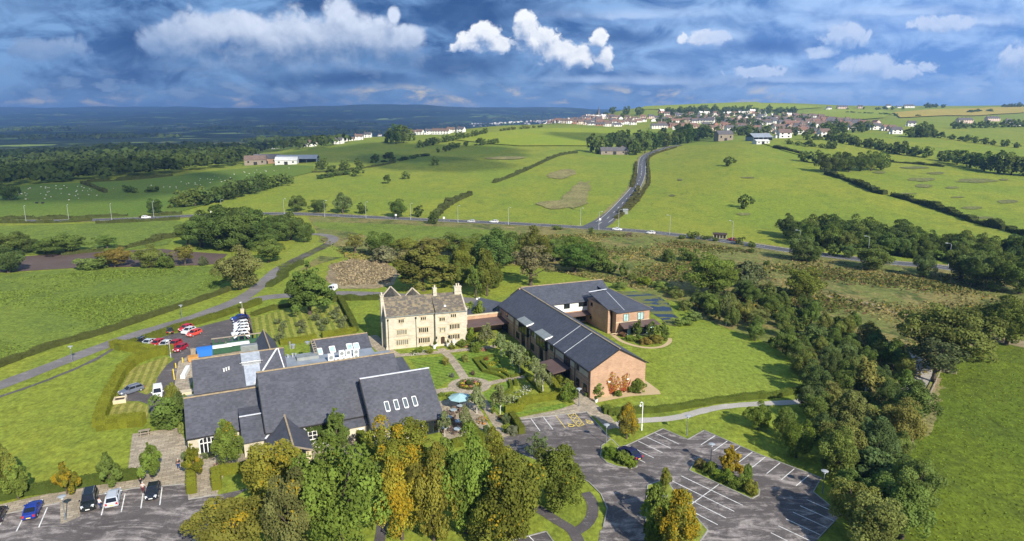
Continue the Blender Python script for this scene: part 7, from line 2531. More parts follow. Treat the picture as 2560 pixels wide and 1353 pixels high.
car('saloon', 83, 1283, (100, 1248), BLUE, 'bright blue saloon in the front parking bays')
car('hatchback', -6, 1296, (10, 1262), (0.02, 0.02, 0.035), 'dark car cut by the left edge of the photo')
car('saloon', *z4(1120, 640), z4(1045, 595), NAVY, 'navy saloon alone in the right car park bays')
car('van', 831, 728, (822, 733), WHT, 'white van on the drive behind the orchard tree')
car('estate', 1235, 558, (1180, 555), WHT, 'white car on the main road left of the junction', True)
car('saloon', 1543, 577, (1580, 580), WHT, 'white car just right of the junction', True)
car('hatchback', 1627, 586, (1590, 583), WHT, 'white car on the main road right of the junction', True)
car('hatchback', 1829, 603, (1810, 600), (0.40, 0.03, 0.03), 'red car on the road beside the bus shelter', True)
car('estate', 366, 547, (420, 544), WHT, 'white car on the road left of the copse', True)
car('hatchback', 1178, 557, (1140, 556), SIL, 'silver car following the white car on the main road', True)

# lamps and poles
M_GALV = mat('galvanised', (0.48, 0.50, 0.51), 0.4, metal=0.4)
M_LGREY = mat('lamp_grey', (0.20, 0.22, 0.24), 0.45, metal=0.3)
M_DIFF = mat('lamp_diffuser', (0.60, 0.64, 0.66), 0.3)


def disc_lamp_proto():
    e = link('garden_lamp', None)
    m = MB()
    m.lathe([(0.16, 0), (0.16, 0.06), (0.095, 0.1), (0.095, 0.95), (0.06, 1.0), (0.05, 3.25), (0.05, 3.3)], 10)
    m.build('pole', M_LGREY, e)
    m = MB()
    m.lathe([(0.1, 3.1), (0.16, 3.2), (0.2, 3.45), (0.12, 3.5)], 12)
    o = m.build('lamp_head', M_DIFF, e)
    m = MB()
    m.lathe([(0.08, 3.5), (0.5, 3.56), (0.52, 3.6), (0.3, 3.68), (0.05, 3.72)], 20)
    m.build('lamp_shade', M_GALV, o)
    return e


dl = disc_lamp_proto()
for i, (u, v, lab) in enumerate([(181, 904, 'disc topped lamp at the driveway edge above the left lawn'), (455, 795, 'disc topped lamp beside the driveway bend by the long hedge'), (164, 1300, 'disc topped lamp on the paved spur in the front parking bays'), (1717, 1088, 'disc topped lamp on the lawn between the two car park corners'), (1515, 1111, 'disc topped lamp at the tip of the kerbed island'), (1447, 1016, 'disc topped lamp on the paved walk by the brick gable'), (2056, 1233, 'disc topped lamp at the far right corner of the car park'), (1776, 1162, 'disc topped lamp among the shrubs of the car park island'), (1312, 1206, 'disc topped lamp under the round tree by the turning area'), (1656, 1298, 'disc topped lamp on the bottom island'), (664, 1196, 'disc topped lamp in the shrubs left of the porch')]):
    o = dl if i == 0 else copy_tree(dl)
    p = P(u, v)
    o.location = (p.x, p.y, 0.0)
    tag(o, lab, 'lamp', 'disc topped garden lamps')


def road_lamp_proto():
    e = link('street_lamp', None)
    m = MB()
    m.lathe([(0.16, 0), (0.16, 1.2), (0.10, 1.3), (0.07, 8.6), (0.05, 8.7)], 8)
    m.tube([(0, 0, 8.6), (0.15, 0, 8.95), (0.6, 0, 9.1), (1.2, 0, 9.15)], 0.05, 6)
    m.build('pole', M_GALV, e)
    m = MB()
    m.hexa([(1.1, -.16, 9.08), (1.9, -.12, 9.12), (1.9, .12, 9.12), (1.1, .16, 9.08)], [(1.1, -.14, 9.26), (1.9, -.08, 9.22), (1.9, .08, 9.22), (1.1, .14, 9.26)])
    m.build('lamp_head', M_DIFF, e)
    return e


rl = road_lamp_proto()
RL = [(66, 558), (173, 555), (280, 552), (385, 545), (555, 540), (711, 538), (812, 543), (915, 547), (1027, 551), (1145, 558), (1271, 563), (1451, 565), (1497, 576), (1546, 570), (1674, 587), (1830, 604), (1996, 632), (2168, 650), (2370, 671), (1604, 441)]
for i, (u, v) in enumerate(RL):
    o = rl if i == 0 else copy_tree(rl)
    p = G(u, v)
    o.location = (p.x, p.y, p.z)
    o.rotation_euler = (0, 0, 2.6 if u > 1600 else -0.6 + random.uniform(-.3, .3))
    nm = ['leftmost', 'second from left', 'third from left', 'fourth from left', 'fifth from left', 'sixth from left', 'seventh from left', 'eighth from left', 'ninth from left', 'tenth from left', 'eleventh from left']
    lab = (nm[i] + ' of the tall grey road lamps') if i < 11 else {11: 'tall grey lamp just left of the junction', 12: 'tall grey lamp at the mouth of the country lane', 13: 'tall grey lamp on the right corner of the junction', 14: 'tall grey lamp right of the junction on the far verge', 15: 'tall grey lamp beside the red car', 16: 'tall grey lamp half hidden at the start of the roadside wood', 17: 'tall grey lamp behind the broad grey-green tree', 18: 'tall grey lamp at the right end of the visible road', 19: 'tall grey lamp up the country lane'}[i]
    tag(o, lab, 'street lamp', 'lamps along the main road')


def cctv(u, v, hgt, label, hook=False):
    p = P(u, v)
    e = empty('camera_pole', (p.x, p.y, 0), 0.4, label, 'camera pole')
    m = MB()
    m.lathe([(.13, 0), (.13, 1.1), (.08, 1.2), (.08, hgt), (.05, hgt + .05)], 10)
    m.build('pole', M_WHITE if hook else M_GALV, e)
    m = MB()
    if hook:
        m.tube([(0, 0, hgt - .1), (-.02, 0, hgt + .3), (-.25, 0, hgt + .5), (-.48, 0, hgt + .35), (-.5, 0, hgt)], .07, 8)
    else:
        m.tube([(0, 0, hgt - .1), (-.35, 0, hgt - .05)], .05, 6)
    m.build('arm', M_WHITE, e)
    m = MB()
    m.lathe([(.05, 0), (.2, -.06), (.2, -.22), (.1, -.36)][::-1], 12, (-.5 if hook else -.4, 0, hgt))
    m.build('camera', M_WHITE, e)


cctv(1604, 1076, 4.9, 'white hooked camera pole on the lawn by the gravel path', True)
cctv(427, 894, 4.2, 'thin camera pole at the end of the hedge by the crimson car')
cctv(607, 786, 3.6, 'thin camera pole on the stone pier by the staff car park')
for (u, v, lab) in ((1193, 767, 'left floodlight post behind the manor'), (1199, 765, 'right floodlight post behind the manor')):
    p = P(u, v)
    e = empty('floodlight_post', (p.x, p.y, 0), 0, lab, 'floodlight')
    m = MB()
    m.tube([(0, 0, 0), (0, 0, 2.2)], .06, 6)
    m.build('pole', M_GALV, e)
    m = MB()
    m.box(-.25, .25, -.2, .15, 2.15, 2.6)
    m.build('lamp_head', M_WHITE, e)


def wall_thing(name, line, wd, hg, m, label, cat, z=0.0):
    mb = MB()
    for i in range(len(line) - 1):
        bar(mb, (*line[i], z + hg / 2), (*line[i + 1], z + hg / 2), wd, hg)
    o = mb.build(name, m)
    return tag(o, label, cat)


def fence_thing(pix, hg, label, far=False, gap=2.4, rails=3, m=None, wires=False, board=False, skip_last=False):
    L = wpts(pix, far)
    o_ = L[0]
    e = empty('fence', (o_.x, o_.y, hz(o_.x, o_.y)), 0, label, 'fence')
    L = smooth_line(L, gap)
    z0 = hz(o_.x, o_.y)
    for p in L[:95]:
        q = MB()
        z = hz(p.x, p.y) - z0
        q.box(p.x - o_.x - .06, p.x - o_.x + .06, p.y - o_.y - .06, p.y - o_.y + .06, z, z + hg + .1)
        q.build('post', m or M_TIMBER, e)
    q = MB()
    for k in range(rails):
        zz = hg * (k + .8) / rails
        for i in range(len(L) - 1):
            a, b = L[i], L[i + 1]
            bar(q, (a.x - o_.x, a.y - o_.y, hz(a.x, a.y) - z0 + zz - .05), (b.x - o_.x, b.y - o_.y, hz(b.x, b.y) - z0 + zz - .05), .04, hg / rails * (.92 if board else .3))
    q.build('rail', m or M_TIMBER, e)


M_DKWOOD = mat('dark_fence', (0.055, 0.04, 0.035), 0.85, var=0.2)
M_GREENP = mat('green_paint', (0.03, 0.085, 0.048), 0.6, var=0.15)
fence_thing([(612, 786), (622, 815), (634, 852)], 1.8, 'dark boarded fence behind the row of white cars', board=True, rails=4, m=M_DKWOOD)
fence_thing([(2276, 1108), (2310, 1025), (2347, 942)], 1.0, 'wooden post fence along the right field', rails=2, gap=3.0)
fence_thing([(2350, 932), (2390, 936)], 1.1, 'wooden field gate by the huge oak', rails=4, gap=4)
fence_thing([(478, 886), (560, 875), (566, 868)], 1.3, 'pale slatted fence round the bin yard', rails=4, board=True, m=M_TIMBER)
fence_thing([(1205, 786), (1175, 781)], 1.6, 'timber screen fence left of the annexe loggia', rails=3, board=True)
wall_thing('stone_pier', [P(602, 787).xy, P(612, 786).xy], 1.2, 1.6, M_STONEL, 'pale stone pier at the head of the staff car park', 'pier')
e = P(301, 1004)
t = empty('square_planter', (e.x, e.y, 0), R(22), 'square stone walled planter filled with dark soil by the grey estate', 'planter')
m = MB()
for (x0, x1, y0, y1) in ((-1.1, 1.1, -1.1, -.8), (-1.1, 1.1, .8, 1.1), (-1.1, -.8, -.8, .8), (.8, 1.1, -.8, .8)):
    m.box(x0, x1, y0, y1, 0, .7)
m.build('wall', M_STONEL, t)
m = MB()
m.box(-.8, .8, -.8, .8, 0, .5)
m.build('soil', M_SOIL, t)

# ---- service yard
M_BLUEP = mat('blue_paint', (0.03, 0.17, 0.55), 0.5)
M_ORANGE = mat('orange_wood', (0.50, 0.25, 0.07), 0.8, var=0.2)


def yard_box(u, v, rot, size, mats, name, label, cat, lid=True):
    p = P(u, v)
    e = empty(name, (p.x, p.y, 0.06), rot, label, cat)
    lx, ly, lz = size
    m = MB()
    m.hexa([(-lx / 2 + .1, -ly / 2 + .1, 0.12), (lx / 2 - .1, -ly / 2 + .1, 0.12), (lx / 2 - .1, ly / 2 - .1, 0.12), (-lx / 2 + .1, ly / 2 - .1, 0.12)], [(-lx / 2, -ly / 2, lz), (lx / 2, -ly / 2, lz), (lx / 2, ly / 2, lz), (-lx / 2, ly / 2, lz)])
    m.build('body', mats[0], e)
    if lid:
        for s in (-1, 1):
            q = MB()
            q.hexa([(-lx / 2 - .06, min(0, s * (ly / 2 + .06)) + .02, lz), (lx / 2 + .06, min(0, s * (ly / 2 + .06)) + .02, lz), (lx / 2 + .06, max(0, s * (ly / 2 + .06)) - .02, lz), (-lx / 2 - .06, max(0, s * (ly / 2 + .06)) - .02, lz)],
                   [(-lx / 2 - .06, min(0, s * (ly / 2 + .06)) + .02, lz + (.1 if s < 0 else .3)), (lx / 2 + .06, min(0, s * (ly / 2 + .06)) + .02, lz + (.1 if s < 0 else .3)), (lx / 2 + .06, max(0, s * (ly / 2 + .06)) - .02, lz + (.3 if s < 0 else .1)), (-lx / 2 - .06, max(0, s * (ly / 2 + .06)) - .02, lz + (.3 if s < 0 else .1))])
            q.build('lid', mats[1], e)
    for sx in (-1, 1):
        for sy in (-1, 1):
            q = MB()
            q.tube([(sx * lx * .4, sy * ly * .35 - .04, .07), (sx * lx * .4, sy * ly * .35 + .04, .07)], .07, 8)
            q.build('castor', M_TYRE, e)


yard_box(513, 889, R(25), (3.3, 2.6, 1.7), (M_BLUEP, M_BLUEP), 'refuse_skip', 'bright blue refuse skip in the bin yard', 'skip')
yard_box(553, 883, R(25), (4.8, 2.3, 1.6), (M_GREENP, M_WHITE), 'storage_container', 'white lidded container next to the blue skip', 'container')
yard_box(597, 876, R(25), (4.8, 2.3, 1.6), (M_GREENP, M_WHITE), 'storage_container', 'white lidded container next to the green store', 'container')
yard_box(484, 903, R(25), (2.2, 1.8, 1.2), (M_ORANGE, M_ORANGE), 'timber_crate', 'orange timber crate at the kitchen gable', 'crate', lid=False)
p = P(600, 862)
t = empty('timber_store', (p.x, p.y, 0.06), R(25), 'green painted open store behind the lidded containers', 'shed')
m = MB()
for k in range(9):
    m.box(-6 + k * 1.4, -5.6 + k * 1.4, -.1, .1, 0, 2.2)
m.box(-6.1, 5.7, -.08, .08, .1, 1.1)
m.build('wall', M_GREENP, t)
m = MB()
m.box(-6.2, 5.8, -.25, .25, 2.2, 2.35)
m.build('top_rail', M_TIMBER, t)
for i, (u, v) in enumerate(((457, 907), (440, 921), (434, 936), (436, 950))):
    p = P(u, v)
    o = link('bollard', bpy.data.meshes['bollard'] if 'bollard' in bpy.data.meshes else (lambda b: (b.lathe([(.11, 0), (.11, 1.1), (.08, 1.18), (.02, 1.2)], 10), b.data('bollard', mat('bollard_yellow', (0.72, 0.52, 0.03), 0.5)))[1])(MB()), None, (p.x, p.y, 0.05))
    tag(o, 'yellow bollard guarding the loading yard', 'bollard', 'yellow bollards of the loading yard')
p = P(464, 935)
m = MB()
m.hexa([(-.45, -3, 0), (.45, -3, 0), (.45, 3, 0), (-.45, 3, 0)], [(-.4, -3, .8), (.4, -3, .8), (.4, 3, .8), (-.4, 3, .8)])
o = m.build('loading_bay_buffer', M_WHITE, None, False, (p.x, p.y, 0.06))
o.rotation_euler = (0, 0, R(15))
tag(o, 'long white low wall lying in the loading yard', 'wall')

# garden furniture and planting
M_TURQ = mat('turquoise_canvas', (0.30, 0.47, 0.50), 0.85, var=0.08)
M_CHAIR = mat('brown_rattan', (0.13, 0.09, 0.07), 0.85, var=0.2, vscale=6)
M_TABLET = mat('table_glass', (0.33, 0.40, 0.45), 0.3, spec=0.5)
p = P(1150, 1022)
t = empty('parasol', (p.x, p.y, 0.03), 0, 'large turquoise parasol open over a patio table', 'parasol')
m = MB()
n = 8
Rr = 2.2
ring = [(Rr * math.cos(2 * math.pi * k / n), Rr * math.sin(2 * math.pi * k / n), 2.25 + (.04 if k % 2 else 0)) for k in range(n)]
vs = [(0, 0, 3.0)] + ring + [(0, 0, 2.95)] + [(x * .99, y * .99, z - .06) for x, y, z in ring]
fs = [(0, 1 + k, 1 + (k + 1) % n) for k in range(n)] + [(n + 1, n + 2 + (k + 1) % n, n + 2 + k) for k in range(n)] + [(1 + k, n + 2 + k, n + 2 + (k + 1) % n, 1 + (k + 1) % n) for k in range(n)]
m.mesh(vs, fs)
m.build('canopy', M_TURQ, t)
m = MB()
m.tube([(0, 0, 0), (0, 0, 3.05)], .04, 8)
m.build('pole', M_WHITE, t)
for k in range(n):
    m = MB()
    m.tube([(0, 0, 2.55), (ring[k][0] * .8, ring[k][1] * .8, 2.38)], .02, 5)
    m.build('rib', M_WHITE, t)


def chair_proto():
    e = link('patio_chair', None)
    m = MB()
    m.box(-.28, .28, -.28, .28, .36, .46)
    m.build('seat', M_CHAIR, e)
    m = MB()
    m.hexa([(-.28, .22, .46), (.28, .22, .46), (.28, .29, .46), (-.28, .29, .46)], [(-.25, .30, .92), (.25, .30, .92), (.25, .36, .92), (-.25, .36, .92)])
    m.build('backrest', M_CHAIR, e)
    for sx in (-.24, .24):
        for sy in (-.24, .24):
            m = MB()
            m.box(sx - .03, sx + .03, sy - .03, sy + .03, 0, .36)
            m.build('leg', M_CHAIR, e)
    return e


def table_proto():
    e = link('patio_table', None)
    m = MB()
    m.lathe([(.05, .70), (.62, .70), (.64, .73), (.62, .76), (.05, .76)], 18)
    m.build('tabletop', M_TABLET, e)
    m = MB()
    m.lathe([(.32, 0), (.3, .05), (.06, .1), (.06, .70)], 10)
    m.build('pedestal', M_CHAIR, e)
    return e


ch0, tb0 = chair_proto(), table_proto()
first = True
for (u, v, lab) in ((1150, 1023, 'round table under the turquoise parasol'), (1134, 1034, 'round glass table just below the parasol'), (1146, 1062, 'round glass table in the middle of the patio'), (1143, 1082, 'round glass table by the patio bottom hedge'), (1112, 1078, 'round table near the restaurant corner'), (1122, 1052, 'round table close to the restaurant roof edge')):
    o = tb0 if first else copy_tree(tb0)
    p = P(u, v)
    o.location = (p.x, p.y, 0.03)
    tag(o, lab, 'table', 'patio tables')
    for k in range(4):
        c = ch0 if (first and k == 0) else copy_tree(ch0)
        a = k * math.pi / 2 + u
        c.location = (p.x + .95 * math.cos(a), p.y + .95 * math.sin(a), 0.03)
        c.rotation_euler = (0, 0, a - math.pi / 2)
        tag(c, 'brown patio chair drawn up to the ' + lab, 'chair', 'patio chairs at the ' + lab)
    first = False
# picnic bench by the plaza
p = P(362, 1086)
t = empty('picnic_table', (p.x, p.y, 0.04), R(25), 'weathered picnic table at the corner of the left lawn', 'picnic table')
m = MB()
m.box(-.9, .9, -.38, .38, .72, .77)
m.build('tabletop', M_TIMBER, t)
for s in (-1, 1):
    m = MB()
    m.box(-.9, .9, s * .75 - .13, s * .75 + .13, .43, .48)
    m.build('bench', M_TIMBER, t)
for sx in (-.6, .6):
    m = MB()
    bar(m, (sx, -.85, 0), (sx, -.25, .72), .09)
    bar(m, (sx, .85, 0), (sx, .25, .72), .09)
    bar(m, (sx, -.8, .38), (sx, .8, .38), .09)
    m.build('leg', M_TIMBER, t)


def pot(u, v, hgt, label, plant='ball', potmat=None, z=0.04):
    p = P(u, v)
    e = empty('planter', (p.x, p.y, z), 0, label, 'planter')
    m = MB()
    m.lathe([(.2 * hgt, 0), (.27 * hgt, .5 * hgt), (.30 * hgt, .52 * hgt), (.24 * hgt, .52 * hgt)], 14)
    m.build('pot', potmat or M_WHITE, e)
    crown, trunk = proto('bush' if plant == 'ball' else 'cone', 0)
    s = .62 * hgt
    o = link('topiary', crown, e, (0, 0, .45 * hgt), None, (s, s, .6 * hgt if plant == 'ball' else 1.1 * hgt))
    o.color = (*DARK, 0)


pot(1086, 872, 1.5, 'white potted cone shrub left of the manor door', 'cone')
pot(1120, 868, 1.5, 'white potted cone shrub right of the manor door', 'cone')
pot(1090, 866, 1.1, 'white round pot in the corner of the manor porch bay')
pot(1490, 1006, 1.3, 'white planter with dark ball on the walk by the brick gable')
pot(760, 1176, 1.3, 'blue grey planter with clipped ball at the porch pillar', potmat=M_ZINC)
p = P(1135, 866)
m = MB()
m.lathe([(.35, 0), (.35, .15), (.18, .25), (.16, .8), (.28, .95), (.16, 1.1), (.2, 1.5), (.12, 1.65), (.15, 1.8), (.04, 1.95)], 14)
o = m.build('garden_statue', M_WHITE, None, True, (p.x, p.y, 0.03))
tag(o, 'small white statue on the bed before the manor front', 'statue')

# flowers: one clump a thing
def flowers(u, v, w_, h_, col, label, seed, leafshare=.5, n=160, cat='flowers', base=(0.085, 0.115, 0.025), z=0.0, depth_=1.0, name='flower_clump'):
    p = P(u, v)
    rng = np.random.default_rng(seed)
    d = unit(rng.normal(size=(n, 3)))
    d[:, 2] = np.abs(d[:, 2])
    pos = d * np.array([w_ / 2, w_ / 2 * depth_, h_]) * rng.uniform(.7, 1.05, (n, 1))
    nr = unit(d + np.array([0, 0, .6]) + rng.normal(scale=.3, size=d.shape))
    fl = rng.random(n) > leafshare
    tint = np.stack([rng.random(n), np.where(fl, 0.0, 1.0), rng.random(n)], 1)
    nm = 'petals_%d_%d_%d' % tuple(int(c * 100) for c in col)
    m = FLM.get(nm) or FLM.setdefault(nm, leaf_mat(nm, .3, col, col))
    mt = bpy.data.materials[m.name]
    me = quads_mesh(name, pos, nr, rng.uniform(.14, .34, n), tint, None, [mt])
    o = link(name, me, None, (p.x, p.y, z))
    o.color = (*base, 0.5)
    tag(o, label, cat)


FLM = {}
YEL, WH, PINK, ORA, REDF = (0.62, 0.52, 0.05), (0.72, 0.72, 0.64), (0.62, 0.25, 0.22), (0.60, 0.26, 0.05), (0.45, 0.04, 0.04)
# roundel on the garden cross-paths
t = empty('round_flower_bed', (c0.x, c0.y, 0.04), 0, 'round flower bed ringed by clipped box where garden paths cross', 'flower bed')
m = MB()
m.lathe([(2.15, 0), (2.15, .22), (0.02, .3)], 36)
m.build('soil', M_SOIL, t)
line = [Vector((2.25 * math.cos(a), 2.25 * math.sin(a))) for a in np.linspace(0, 2 * math.pi, 37)]
rng = np.random.default_rng(4)
n = 900
a = rng.uniform(0, 6.283, n)
b_ = rng.uniform(0, 6.283, n)
pos = np.stack([(2.3 + .22 * np.cos(b_)) * np.cos(a), (2.3 + .22 * np.cos(b_)) * np.sin(a), .3 + .3 * np.sin(b_)], 1)
nr = unit(np.stack([np.cos(b_) * np.cos(a), np.cos(b_) * np.sin(a), np.sin(b_)], 1) + rng.normal(scale=.35, size=(n, 3)))
o = link('box_edging', quads_mesh('box_edging', pos, nr, rng.uniform(.12, .25, n), np.stack([rng.random(n), np.ones(n), rng.random(n)], 1)), t)
o.color = (0.105, 0.125, 0.02, 0)
for i, (a, col) in enumerate(((.1, YEL), (.75, PINK), (1.5, WH), (2.2, PINK), (2.9, YEL), (3.6, ORA), (4.3, YEL), (5.0, PINK), (5.6, YEL))):
    rngf = np.random.default_rng(60 + i)
    n = 90
    d = unit(rngf.normal(size=(n, 3)))
    d[:, 2] = abs(d[:, 2])
    nm = 'bedding_%d' % i
    o = link('bedding_flowers', quads_mesh('bedding_flowers', d * np.array([.5, .5, .35]) + np.array([1.5 * math.cos(a), 1.5 * math.sin(a), .25]), d, rngf.uniform(.12, .25, n), np.stack([rngf.random(n), (rngf.random(n) > .75).astype(float), rngf.random(n)], 1), None, [leaf_mat(nm, .3, col, col)]), t)
    o.color = (0.085, 0.115, 0.025, 0.5)
crown, trunk = proto('bush', 1)
o = link('centre_shrub', crown, t, (0, 0, .25), None, (1.7, 1.7, 1.0))
o.color = (*DARK, 0)
for (u, v, w_, h_, col, lab) in ((1276, 1002, 3.2, 1.1, WH, 'big white rose clump in the lower bed'), (1300, 988, 3.0, 1.2, WH, 'white rose clump at the back of the lower bed'), (1316, 976, 2.2, 1.1, WH, 'small white rose clump near the birch row'), (1308, 1005, 2.4, .9, (0.6, 0.6, 0.4), 'creamy flower clump at the bottom of the lower bed'), (1230, 912, 2.0, .9, YEL, 'yellow flower clump in the upper bed'), (1255, 928, 2.6, .7, YEL, 'bright yellow low clump along the curved path'), (1216, 900, 1.2, .8, REDF, 'red flowering plant in the upper bed'), (1244, 908, 1.4, 1.4, (0.2, 0.3, 0.03), 'upright lime shrub in the upper bed'), (1205, 1056, 2.6, 1.3, ORA, 'orange leaved shrub at the patio corner'), (1035, 885, 2.4, .5, WH, 'pale edging flowers under the left manor windows'), (1060, 880, 1.8, .5, WH, 'pale edging flowers beside the manor bay'), (1160, 866, 2.2, .6, PINK, 'pink flowers under the right manor windows'), (815, 1112, 3.4, .8, WH, 'white flower border at the foot of the ivy wall'), (790, 1114, 2.0, .8, WH, 'white flower clump nearest the porch'), (550, 1165, 2.6, .5, PINK, 'pink and white flowers at the plaza edge'), (1208, 876, 2.0, .6, PINK, 'pink flowers along the manor terrace path')):
    flowers(u, v, w_, h_, col, lab, len(lab) + int(u))
for (u, v, w_, h_, c, lab) in ((1114, 912, 22, 20, (0.22, 0.21, 0.05), 'golden round bush on the left garden lawn'), (1163, 905, 22, 20, (0.20, 0.20, 0.05), 'golden round bush on the right garden lawn'), (1130, 944, 14, 12, (0.10, 0.115, 0.085), 'silvery bush at the foot of the left garden lawn'), (1182, 938, 12, 12, (0.09, 0.06, 0.05), 'dark purple bush at the foot of the right garden lawn'), (1048, 882, 20, 16, GREEN, 'green shrub under the manor wall left of the bay'), (1075, 884, 18, 14, OLIVE, 'olive shrub beside the manor bay steps'), (1155, 866, 30, 18, GREEN, 'green shrubs before the right manor windows'), (1130, 872, 22, 12, OLIVE, 'low plants right of the manor steps'), (1185, 868, 24, 16, GREYG, 'grey-green bush at the right manor corner'),
                               (1176, 858, 30, 40, LIME, 'tall bright green climber at the right manor corner'), (1190, 880, 30, 26, GREEN, 'green bush at the end of the terrace path'), (1105, 990, 16, 10, GREEN, 'round bush at the patio top'), (1130, 992, 30, 9, GREEN, 'low border above the parasol'), (1232, 1034, 14, 20, GREEN, 'small clipped cube bush by the lower lawn path'), (1253, 1048, 20, 10, (0.11, 0.085, 0.04), 'low brown-green bed beside the lower path'), (1265, 1060, 26, 24, GREYG, 'grey-green shrub left of the disabled bays'), (1282, 1086, 34, 22, (0.10, 0.115, 0.07), 'silvery shrub at the forecourt corner of the bays'), (1265, 1080, 22, 18, LIME, 'lime shrub left of the disabled bays'), (1215, 1086, 26, 24, GREYG, 'grey-green shrub right of the patio hedge'), (1225, 1105, 26, 20, GREYG, 'rounded silvery bush at the patio corner'), (1238, 1095, 20, 16, GREEN, 'small green bush by the stepping path'),
                               (1420, 975, 34, 30, OLIVE, 'olive shrub beside the entrance canopy'), (1425, 1003, 44, 46, GREEN, 'tall green shrub at the paved corner below the annexe'), (1402, 958, 28, 22, YELL, 'yellowish shrub below the brick pier'), (1375, 930, 24, 26, GREYG, 'grey-green shrub by the brick pier'), (1363, 925, 20, 18, DEEP, 'black-green round topiary near the brick pier'), (1395, 912, 10, 40, LIME, 'slim bright green climber on the brick pier'), (1320, 890, 18, 14, DARK, 'dark shrub on the bed under the annexe wall'), (1338, 905, 18, 12, LIME, 'lime clump on the bed under the annexe wall'),
                               (1490, 990, 44, 34, (0.10, 0.14, 0.022), 'big green shrub at the left foot of the brick gable'), (1590, 980, 46, 34, (0.10, 0.14, 0.022), 'big green shrub at the right foot of the brick gable'), (1545, 990, 22, 16, GREEN, 'small round shrub between the two creepers'), (1468, 992, 14, 12, GREEN, 'ball shrub at the left corner of the brick gable'),
                               (1560, 840, 30, 14, (0.13, 0.075, 0.04), 'rusty low shrubs before the stair window'), (1585, 852, 36, 16, GREEN, 'green shrub bed before the veranda'), (1612, 860, 36, 18, (0.15, 0.12, 0.03), 'brownish shrub bed before the veranda'), (1640, 858, 36, 22, (0.17, 0.14, 0.03), 'golden shrub at the right end of the veranda bed'), (1662, 850, 22, 18, GREEN, 'green bush at the tip of the sand path'),
                               (455, 1085, 18, 30, PALE, 'pale green round bush at the left barn wing'), (462, 1150, 20, 22, GREYG, 'grey bush left of the yellow plaza tree'), (640, 1150, 30, 30, PALE, 'pale green round bush left of the porch'), (628, 1172, 50, 26, DARK, 'dark shrub border left of the porch'), (605, 1180, 26, 16, GREYG, 'grey-green shrub at the plaza border'), (520, 1145, 30, 14, GREYG, 'low shrub under the arched door')):
    tree(u, v, v - h_, w_, 'bush', c, lab, cat='shrub', name='shrub')
# brick gate pier with a white cap
p = P(1394, 944)
t = empty('gate_pier', (p.x, p.y, 0), R(21), 'free standing brick pier with white cap before the annexe entrance', 'pier')
m = MB()
m.box(-.45, .45, -.45, .45, 0, 2.6)
m.build('shaft', M_BRICK, t)
m = MB()
m.hexa([(-.6, -.6, 2.6), (.6, -.6, 2.6), (.6, .6, 2.6), (-.6, .6, 2.6)], [(-.5, -.5, 2.85), (.5, -.5, 2.85), (.5, .5, 2.85), (-.5, .5, 2.85)])
m.build('cap', M_WHITE, t)

# ---- pond
m_ = bpy.data.materials.new('weedy_water')
m_.use_nodes = True
g = NT(m_.node_tree)
out = g.n('ShaderNodeOutputMaterial')
pos = g.n('ShaderNodeNewGeometry').outputs['Position']
nz = g.noise(g.vm('MULTIPLY', pos, (.5, 1, 1)), .16, 6.0, .6, 1.0)
f = g.ss(nz, .47, .51)
bs = g.n('ShaderNodeBsdfPrincipled', {'Base Color': g.mix(f, (0.02, 0.024, 0.03), (0.13, 0.14, 0.03)), 'Roughness': g.m('ADD', g.m('MULTIPLY', f, .7), .12), 'Specular IOR Level': 0.5})
g.put(out.inputs[0], bs)
drape('pond', [(1530, 728), (1587, 729), (1639, 738), (1671, 756), (1684, 785), (1702, 800), (1690, 817), (1665, 812), (1655, 800), (1610, 770), (1560, 745)], m_, 0.07)


# people
M_SKIN = mat('skin', (0.52, 0.30, 0.22), 0.6)
M_HAIR = mat('brown_hair', (0.10, 0.05, 0.025), 0.7)
M_GHAIR = mat('grey_hair', (0.55, 0.53, 0.50), 0.7)


def skin_part(name, verts, edges, rads, m, parent):
    me = bpy.data.meshes.new(name)
    me.from_pydata(verts, edges, [])
    me.materials.append(m)
    o = link(name, me, parent)
    sk = o.modifiers.new('Skin', 'SKIN')
    for sv, r_ in zip(me.skin_vertices[0].data, rads):
        sv.radius = (r_, r_)
        sv.use_root = False
    me.skin_vertices[0].data[0].use_root = True
    ss = o.modifiers.new('Subdivision', 'SUBSURF')
    ss.levels = ss.render_levels = 1
    sk.use_smooth_shade = True
    return o


